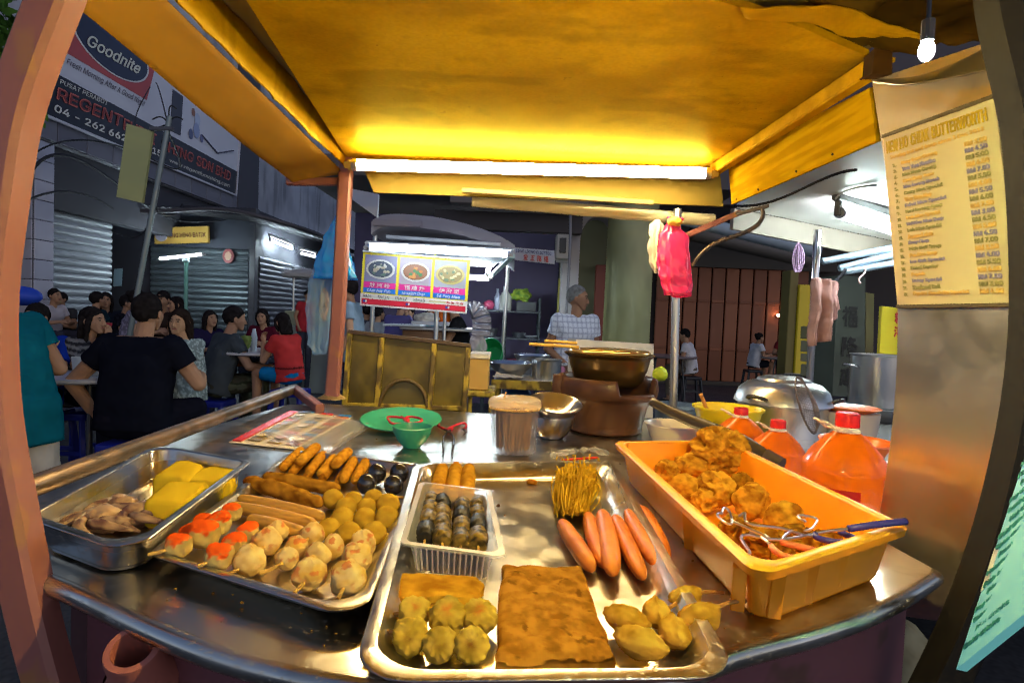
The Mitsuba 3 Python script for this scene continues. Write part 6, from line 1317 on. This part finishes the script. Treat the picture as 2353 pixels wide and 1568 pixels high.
    put('lips', M(tube(spline([hp((-.022, .084, -.058)), hp((-.008, .0935, -.054)), hp((.008, .0935, -.054)), hp((.022, .084, -.058))], 8), [.003, .006, .003], 7)), fl_((.30, .10, .08)), k, True)
    # hair
    if hair:
        hm = MF.sphere(1.0, 28).scale([.083, .102, .103]).translate([0, -.018, .033])
        hm = hm.trim_by_plane([0, -.72, .69], -.004 if hair != 'thin' else .014)
        ps = [hm]
        if hair in ('long', 'bob'):
            zl_ = -.26 if hair == 'long' else -.13
            ps.append(MF.batch_hull([msph((x * .062, -.045, .02), .034) for x in (-1, 1)] + [msph((x * .066, -.07, zl_), .026) for x in (-1, 1)] + [msph((0, -.085, -.02), .035)]))
            for x in (-1, 1): ps += chain([A([x * .07, .02, .05]), A([x * .082, .01, -.04]), A([x * .075, -.01, zl_ * .7])], [.026, .024, .016])
        if hair == 'bun': ps.append(msph((0, -.10, .07), .045))
        if hair == 'cap': ps.append(MF.batch_hull([msph((x * .05, .06, .055), .012) for x in (-1, 1)] + [msph((x * .035, .135, .045), .008) for x in (-1, 1)]))
        t = solid(ps, .018, 4); v = A(t.vertices) + A(t.vertex_normals) * (nz(t.vertices, 45, 4, 3) * .014)[:, None]
        t = TM(v @ H.T + hc, t.faces); t = M(t); put('hair' if hair != 'cap' else 'cap', t, 'vc', k, True, vcol(t, hairc, tuple(c * 1.9 + .004 for c in hairc), 60, 2))
    # shirt: torso over the trunk, trimmed at collar and hem, with flat ended sleeves
    g = .016
    ts = [MF.batch_hull([msph(sh[0], .055 * B + g), msph(sh[1], .055 * B + g), msph(d * .33 + A([-.078 * B, .01, 0]), .105 * B + g), msph(d * .33 + A([.078 * B, .01, 0]), .105 * B + g)]),
          MF.batch_hull([msph(d * .33 + A([-.078 * B, 0, 0]), .103 * B + g), msph(d * .33 + A([.078 * B, 0, 0]), .103 * B + g), msph(d * .10 + A([-.08 * B, 0, 0]), .102 * B + g), msph(d * .10 + A([.08 * B, 0, 0]), .102 * B + g)]),
          MF.batch_hull([msph(d * .10 + A([-.08 * B, 0, 0]), .102 * B + g), msph(d * .10 + A([.08 * B, 0, 0]), .102 * B + g), msph((-.09 * B, 0, -.10), .104 * B + g), msph((.09 * B, 0, -.10), .104 * B + g)])]
    if pose != 'sit': ts.append(MF.batch_hull([msph((x * .085 * B, 0, z), r) for x in (-1, 1) for z, r in ((.02, .104 * B + g), (-.17, .116 * B + g))]))
    tor = MF.batch_boolean(ts, m3.OpType.Add).trim_by_plane(list(d), -.075 if pose == 'sit' else -.19).trim_by_plane(list(-d), -.512)
    sl = []
    if sleeve:
        for a, x in zip(arms, sh):
            e = A(a[0], float); w = A(a[1], float)
            if sleeve <= 1: sl += [msph(x, .058 * B + g), frust(x, x + (e - x) * sleeve, .058 * B + g, .052 * B + g)]
            else: sl += chain([x, e, w - (w - e) * .08], [.055 * B + g, .045 * B + g, .034 + g])
    t = solid([tor] + sl, L, 6); v = A(t.vertices) + A(t.vertex_normals) * (nz(t.vertices, 13, 6, 3) * .020)[:, None]; loc = v.copy(); t = M(TM(v, t.faces))
    c = vcol(t, shirt, tuple(x * .8 for x in shirt), 14, 5)
    if pattern: c = pattern(loc, c)
    put('shirt', t, 'vc_dry', k, True, c)
    # trousers or shorts
    ps = [MF.batch_hull([msph((-.085 * B, 0, 0), .112 * B), msph((.085 * B, 0, 0), .112 * B), msph(d * .06, .11 * B)])]
    for l in lg:
        if long_bottom: ps += chain([l[0], l[1]], [.100 * B, .074]) + [frust(l[1], l[1] + (l[2] - l[1]) * .92, .073, .056), msph(l[1], .073)]
        else: ps += [msph(l[0], .100 * B), frust(l[0], l[0] + (l[1] - l[0]) * .78, .102 * B, .088)]
    t = solid(ps, L, 5); v = A(t.vertices) + A(t.vertex_normals) * (nz(t.vertices, 16, 9, 3) * .016)[:, None]; loc = v.copy(); t = M(TM(v, t.faces))
    c = vcol(t, bottom, tuple(x * .75 for x in bottom), 14, 7)
    if bpattern: c = bpattern(loc, c)
    put('trousers' if long_bottom else 'shorts', t, 'vc_dry', k, True, c)
    for l in lg: put('shoe', M(solid([MF.batch_hull([msph(l[2] + A([0, -.03, -.05]), .040), msph(l[2] + A([0, .15, -.058]), .030)])], .03, 3)), fl_((.03, .028, .03)), k, True)
    if extra: extra(k, W, M, hp, lg, arms, sh)
    return k
def stool(x, y, h, label, col=(.012, .02, .24), group=None):
    k = thing('stool', label, 'stool', group)
    put('seat', cat([loft([rquad([(x - w, y - w), (x + w, y - w), (x + w, y + w), (x - w, y + w)], .03, 0, z, 4) for w, z in ((.135, h - .05), (.142, h - .03), (.14, h - .006), (.132, h))])]), flat(col, .35), k, 40)
    for a in (-1, 1):
        for b in (-1, 1): put('leg', beam((x + a * .115, y + b * .115, h - .045), (x + a * .155, y + b * .155, 0), .042, .030, (a, -b, 0)), flat(col, .35), k)
    for a in (-1, 1): put('brace', beam((x - .13, y + a * .135, h * .45), (x + .13, y + a * .135, h * .45), .015, .03), flat(col, .35), k); 
def rtable(x, y, r, h, label, col=(.42, .42, .46)):
    k = thing('table', label, 'table')
    put('tabletop', lathe([(0, h - .03), (r * .97, h - .03), (r, h - .02), (r, h - .004), (r * .985, h), (0, h)], 44, (x, y, 0)), flat(col, .25), k, 40)
    for i in range(4):
        a = i * 1.571 + .6; put('leg', tube([(x + math.cos(a) * r * .6, y + math.sin(a) * r * .6, h - .03), (x + math.cos(a) * r * .85, y + math.sin(a) * r * .85, 0)], .014, 8), flat((.03, .03, .035), .4), k, True)
    return k
VS = lambda p, Y: aty(p, Y)
def seat_at(p, Y, h=None): q = aty(p, Y); return A([q[0], q[1], h or q[2]])
# -- black shirt man, back to the camera
Yb = 3.55
hipb, topb = aty((304, 962), Yb), aty((338, 664), Yb)
def watch(k, W, M, hp, lg, arms, sh):
    e, w = A(arms[0][0]), A(arms[0][1]); d = (w - e) / np.linalg.norm(w - e)
    put('bracelet', M(tube([w - d * .03, w - d * .005], .036, 14)), flat((.01, .01, .01), .4), k, True)
person('big man in a black T-shirt seated with his back to us', hipb, topb, -4, shirt=(.008, .009, .016), bottom=(.010, .010, .018), lean=9, head=(6, -4), arms=[((-.40, .0, .21), (-.33, .13, -.035)), ((.34, .14, .22), (.20, .40, .24))], build=1.16, L=.017, extra=watch, hair='short')
stool(hipb[0], hipb[1], hipb[2] - .13, 'blue plastic stool under the big man in black')
# -- teal shirt man standing at the far left, partly behind the front post
Yt = 3.1
def legs_st(gz): return None
hipt = aty((62, 985), Yt); topt = aty((5, 575), Yt)
kt = person('standing man in a teal T-shirt and white shorts at the far left', aty((44, 945), Yt), aty((-36, 585), Yt), 82, 'stand', shirt=(.006, .125, .17), bottom=(.52, .48, .42), lean=15, head=(4, -14), arms=[((-.24, -.07, .21), (-.13, .16, .14)), ((.25, .02, .20), (.12, .26, .22))], long_bottom=False, build=1.0, L=.017,
            legs=[[(-.085, 0, 0), (-.10, .05, -.42), (-.10, -.06, -.80)], [(.085, 0, 0), (.10, -.03, -.42), (.10, -.16, -.80)]])
# -- boy with glasses in a blue shirt, woman with long hair, at the first table
def glasses(k, W, M, hp, lg, arms, sh):
    for x in (-1, 1): put('lens_rim', M(tube([hp((x * .033 + math.cos(a) * .024, .094 - abs(math.cos(a)) * .004, .012 + math.sin(a) * .018)) for a in np.linspace(0, 6.283, 20)], .0026, 5)), flat((.02, .02, .02), .3), k, True)
    put('bridge', M(tube([hp((-.010, .096, .014)), hp((.010, .096, .014))], .0024, 5)), flat((.02, .02, .02), .3), k)
Yg = 4.0
person('boy with glasses in a royal blue shirt looking towards us, one fist raised', aty((96, 905), Yg), aty((92, 690), Yg), 192, shirt=(.010, .035, .30), bottom=(.02, .02, .03), lean=6, head=(-14, -4), arms=[((-.24, .22, .14), (-.17, .24, .40), (0, .05, 1), (.3, -1, 0)), ((.25, .12, .16), (.10, .30, .20))], extra=glasses, L=.018)
person('long haired woman in a striped top with a hand at her mouth', aty((178, 905), 4.15), aty((182, 697), 4.15), -95, shirt=(.16, .155, .165), bottom=(.02, .02, .03), lean=10, head=(4, 0), hair='long', arms=[((-.20, .22, .18), (-.05, .24, .50), (.02, .1, .9), (0, -1, 0)), ((.20, .20, .18), (.05, .26, .46))], L=.018,
       pattern=lambda v, c: np.where((np.sin((v[:, 2] + v[:, 1] * .4) * 130) > .1)[:, None], c, A([.025, .025, .03])))
t1 = aty((200, 862), 3.75); rtable(t1[0] - .05, 3.85, .36, t1[2], 'round grey table in front of the man in black', (.40, .41, .46))
for i, (dx, dy, r, h, c, lb) in enumerate([(.10, -.1, .05, .06, (.55, .55, .5), 'white bowl on the round table before the man in black'), (-.12, .05, .035, .10, (.45, .46, .44), 'pale cup on the round table before the man in black'), (.02, .12, .08, .02, (.50, .20, .12), 'reddish plate on the round table before the man in black')]):
    one(['bowl', 'cup', 'plate'][i], lb, ['bowl', 'cup', 'plate'][i], lathe([(0, 0), (r * .7, 0), (r, h), (r * .94, h), (r * .6, .008), (0, .008)], 28, (t1[0] - .05 + dx, 3.85 + dy, t1[2] + .001)), flat(c, .3), 40)
stool(aty((96, 905), Yg)[0], Yg, aty((96, 905), Yg)[2] - .11, 'blue stool under the boy with glasses'); stool(aty((178, 905), 4.15)[0], 4.15, aty((178, 905), 4.15)[2] - .11, 'blue stool under the long haired woman')
one('cap_top', 'royal blue cap of someone hidden behind the teal shirt man', 'cap', blob(aty((50, 680), 4.6), (.13, .12, .075), .01, 12, 3, 3), flat((.01, .05, .42), .6), True)
# -- woman looking back over her bare shoulder
Yw = 4.25
person('young woman with her hair tied back looking over her bare shoulder towards us', aty((432, 905), Yw), aty((404, 702), Yw), 82, shirt=(.22, .26, .26), bottom=(.20, .24, .24), lean=6, head=(96, -2), hair='long', hairc=(.014, .009, .007), sleeve=0, arms=[((-.24, .10, .20), (-.12, .32, .24)), ((.25, .04, .20), (.16, .30, .22))], L=.018, skin=((.48, .28, .165), (.42, .23, .13)),
       pattern=lambda v, c: np.where((nz(v, 50, 4, 2) > .05)[:, None], c * 1.8, c * .8))
stool(aty((436, 925), Yw)[0], Yw, aty((436, 925), Yw)[2] - .10, 'blue stool under the young woman looking back')
# -- grey T-shirt and red T-shirt at the second table
Y2 = 5.2
person('man in a dark grey T-shirt and camouflage trousers leaning on the second table', aty((492, 885), Y2), aty((517, 697), Y2), -42, shirt=(.060, .070, .078), bottom=(.07, .075, .05), lean=14, head=(-12, -6), arms=[((-.22, .24, .20), (-.10, .42, .18)), ((.30, .20, .20), (.22, .42, .18))], L=.02,
       bpattern=lambda v, c: np.where((nz(v, 16, 8, 3) > .04)[:, None], A([.09, .095, .06]), np.where((nz(v, 13, 3, 3) > .05)[:, None], A([.03, .035, .02]), A([.05, .045, .03]))))
stool(aty((492, 885), Y2)[0], Y2, aty((492, 885), Y2)[2] - .12, 'blue stool under the man in camouflage trousers')
person('long haired person in a coral red T-shirt and bright blue shorts, facing left', aty((668, 862), Y2), aty((646, 714), Y2), 68, shirt=(.55, .045, .045), bottom=(.01, .20, .48), lean=12, head=(-6, -10), hair='bob', long_bottom=False, arms=[((-.22, .24, .18), (-.10, .36, .40), (.1, .1, .9), (0, -1, 0)), ((.22, .26, .20), (.08, .38, .34))], L=.02,
       pattern=lambda v, c: np.where((np.abs(v[:, 2] - .10) < .012)[:, None], A([.05, .01, .012]), c))
stool(aty((668, 862), Y2)[0], Y2, aty((668, 862), Y2)[2] - .12, 'blue stool under the person in coral red')
t2 = aty((572, 806), 5.35); rtable(t2[0], 5.5, .40, t2[2], 'pale table between the grey and the red T-shirt', (.52, .50, .50))
for i, (dx, dy, r, h, c, lb) in enumerate([(-.18, -.22, .10, .03, (.62, .50, .22), 'plate of yellow food at the left of the second table'), (.02, -.1, .03, .20, (.45, .52, .58), 'clear drink bottle standing on the second table'), (.12, .0, .045, .09, (.42, .46, .20), 'glass of green drink on the second table'), (.2, -.2, .09, .03, (.6, .58, .55), 'white bowl at the right of the second table')]):
    one(['plate', 'bottle', 'glass', 'bowl'][i], lb, ['plate', 'bottle', 'glass', 'bowl'][i], lathe([(0, 0), (r * .8, 0), (r, h * .6), (r * .9 if i != 1 else r * .4, h), (0, h * .8)], 24, (t2[0] + dx, 5.5 + dy, t2[2] + .001)), flat(c, .25), 40)
m = blob((t2[0] - .02, 5.3, t2[2] + .07), (.05, .04, .07), .07, 22, 6, 3); one('vegetable_bunch', 'small green leafy heap on the second table', 'vegetables', m, 'vc', True, vcol(m, (.22, .28, .08), (.10, .15, .04), 30, 3))
person('person in a maroon top sitting behind the second table, facing us', aty((612, 822), 6.2), aty((622, 706), 6.2), 175, shirt=(.10, .012, .025), lean=12, head=(10, -8), hair='bob', L=.026)
person('dark haired diner in a navy top half hidden behind the grey T-shirt', aty((470, 835), 6.0), aty((478, 708), 6.0), -120, shirt=(.02, .015, .05), lean=8, L=.026, hair='long')
# -- farther diners near the pale shutter
far = [((112, 770), (110, 658), 6.3, -100, (.50, .46, .50), 'diner with glasses in a white shirt by the tiled pillar', 'short'), ((152, 775), (152, 668), 6.6, 172, (.05, .05, .055), 'diner facing us with folded hands before the pale shutter', 'short'),
       ((205, 790), (190, 664), 6.2, -20, (.012, .030, .040), 'man in a dark green T-shirt turned away by the pale shutter', 'short'), ((243, 790), (248, 668), 6.6, -150, (.015, .018, .03), 'woman in dark clothes with long hair by the dark opening', 'long'),
       ((272, 800), (276, 672), 6.0, -70, (.02, .02, .03), 'person in black beside the patterned shirt', 'short'), ((292, 800), (298, 660), 5.8, -60, (.34, .30, .40), 'person in a pale patterned shirt left of the black T-shirt', 'bun'),
       ((384, 800), (383, 664), 6.6, 178, (.05, .035, .03), 'man in a flat cap behind the black T-shirt man', 'cap'), ((420, 800), (412, 678), 6.4, 140, (.10, .06, .04), 'woman behind the bare shouldered young woman', 'bob')]
for (h_, t_, Y, f, c, lb, hr) in far:
    pt = (lambda v, c: np.where((nz(v, 40, 3, 2) > .02)[:, None], c, c * .45)) if 'patterned' in lb else None
    person(lb, aty(h_, Y), aty(t_, Y), f, shirt=c, lean=8, hair=hr, L=.028, pattern=pt)
one('table', 'red table edge beside the patterned shirt diner', 'table', cat([wbox(aty((236, 745), 5.9)[0], aty((290, 745), 5.9)[0], 5.9, 6.5, aty((250, 760), 5.9)[2], aty((250, 742), 5.9)[2], .01), wbox(aty((262, 745), 5.9)[0] - .03, aty((262, 745), 5.9)[0] + .03, 6.1, 6.16, 0, aty((250, 760), 5.9)[2])]), flat((.48, .03, .045), .4))
# -- cook at the drinks stall, people round the noodle stall
person('cook in a red polo shirt at the round topped drinks stall', aty((700, 742), 8.8), aty((692, 664), 8.8), -130, 'stand', shirt=(.42, .03, .04), L=.03, sleeve=.5)
person('standing man in a grey blue polo shirt behind the back post', aty((812, 792), 4.6), aty((806, 636), 4.6), -160 + 250, 'stand', shirt=(.20, .26, .33), bottom=(.03, .03, .05), lean=4, head=(-20, 0), L=.02)
person('man in a violet blue shirt bending over the noodle stall tray', aty((903, 800), 5.4), aty((915, 680), 5.4), -25, 'stand', shirt=(.13, .12, .33), bottom=(.04, .04, .08), lean=14, L=.022, arms=[((-.22, .18, .26), (-.12, .36, .14)), ((.24, .16, .24), (.16, .38, .16))])
person('cook in black reaching across the noodle stall counter', aty((1062, 830), 5.3), aty((1050, 668), 5.3), 100, 'stand', shirt=(.012, .012, .014), bottom=(.02, .02, .02), lean=10, L=.022, arms=[((-.22, .20, .24), (-.18, .42, .12)), ((.22, .22, .26), (.16, .44, .14))])
for i, (x, y0, y1, Y, f, c, lb) in enumerate([(842, 800, 695, 8.2, 20, (.05, .05, .07), 'dark dressed passer-by left of the violet shirt, far back'), (858, 805, 700, 8.0, -30, (.30, .32, .36), 'small passer-by in a pale shirt far back under the food sign'), (945, 800, 700, 7.8, 160, (.06, .05, .06), 'dark passer-by under the middle of the food sign'), (982, 800, 702, 7.8, 200, (.05, .30, .45), 'passer-by in bright blue far back under the food sign')]):
    person(lb, aty((x, y0), Y), aty((x, y1), Y), f, 'stand', shirt=c, L=.032)
# -- old man in the checked shirt
def check(v, c):
    a = np.minimum(np.abs(((v[:, 0] * 1.1 + 9) % .052) - .026), np.abs(((v[:, 2] + 9) % .052) - .026)); t = np.clip((.0085 - np.abs(a - .0)) / .005, 0, 1)[:, None] * .62
    return A([.60, .60, .66]) * (1 - t) + A([.14, .15, .26]) * t
def apron(k, W, M, hp, lg, arms, sh):
    put('apron', M(grid([(-.02, .135, .02), (.17, .12, .02), (.17, .14, -.32), (-.03, .15, -.32)], 12, 16, lambda u, v, P: np.c_[u * 0, np.sin(u * 9) * .012, u * 0], .004)), flat((.55, .20, .30), .8), k, True)
person('grey haired old man in a white checked shirt looking to the right', aty((1316, 842), 5.6), aty((1326, 650), 5.6), 196, 'stand', shirt=(.6, .6, .66), bottom=(.03, .035, .07), lean=2, head=(62, -4), hair='thin', hairc=(.11, .105, .10), arms=[((-.24, -.01, .16), (-.10, .20, .06)), ((.26, -.04, .17), (.13, .14, .03))], L=.0135, skin=((.30, .155, .095), (.24, .12, .075)), pattern=check, extra=apron)
# -- diners by the folding doors
t3 = aty((1545, 814), 9.8)
person('diner in a white T-shirt seated by the folding doors behind the steel pole', aty((1588, 848), 9.6), aty((1566, 752), 9.6), 60, shirt=(.65, .62, .63), bottom=(.16, .13, .10), lean=12, head=(0, -14), L=.028)
stool(aty((1588, 848), 9.6)[0], 9.6, aty((1588, 848), 9.6)[2] - .11, 'dark stool under the diner in white by the folding doors', (.02, .02, .025))
rtable(t3[0] - .15, 9.5, .45, t3[2], 'dark table left of the diner in white by the folding doors', (.16, .12, .12))
person('woman in a white top eating at the far table by the folding doors', aty((1730, 835), 11.2), aty((1746, 762), 11.2), -80, shirt=(.66, .65, .68), bottom=(.02, .02, .03), lean=10, L=.032, long_bottom=False, hair='bun')
person('man in a maroon T-shirt opposite her at the far table', aty((1802, 832), 11.6), aty((1796, 757), 11.6), 160, shirt=(.22, .03, .03), lean=10, L=.032)
t4 = aty((1802, 822), 10.9); rtable(t4[0], 11.0, .36, t4[2], 'small far table between the woman in white and the man in maroon', (.20, .19, .18))
one('cup', 'yellow cup on the small far table', 'cup', lathe([(0, 0), (.05, 0), (.06, .17), (0, .17)], 20, (t4[0] + .1, 10.9, t4[2] + .001)), flat((.62, .50, .02), .4), 40)
stool(aty((1730, 835), 11.2)[0], 11.2, aty((1730, 835), 11.2)[2] - .11, 'dark stool under the woman in white', (.02, .02, .025))
t5 = aty((1860, 862), 7.5); rtable(t5[0], 7.5, .30, t5[2], 'low pale table behind the second steel pole', (.36, .33, .28))
# things of one kind share a group
import re
_kinds = {}
for k_ in list(labels):
    if '__' not in k_ and 'label' in labels[k_]: _kinds.setdefault(re.sub(r'_\d{3}$', '', k_), []).append(k_)
PLACE = {'person': 'people at the night market', 'stool': 'plastic stools at the street tables', 'spring_roll': 'spring rolls in the middle tray', 'fishball_skewer': 'fishball skewers in the middle tray', 'hot_dog': 'orange hot dogs in the big tray', 'fried_chicken': 'fried chicken pieces in the orange bin',
         'sauce_bottle': 'bottles of chilli sauce', 'black_egg': 'black eggs in the middle tray', 'tofu_block': 'tofu blocks in the left tray', 'fluorescent_lamp': 'lit fluorescent tubes', 'serving_tray': 'stainless trays on the counter', 'carton': 'cartons about the street', 'table': 'tables of the diners'}
for b_, ks_ in _kinds.items():
    if len(ks_) > 1:
        for k_ in ks_: labels[k_].setdefault('group', PLACE.get(b_, b_.replace('_', ' ') + ('es' if b_.endswith(('sh', 'ch', 'x')) else '' if b_.endswith('s') else 's') + ' of the food stall'))
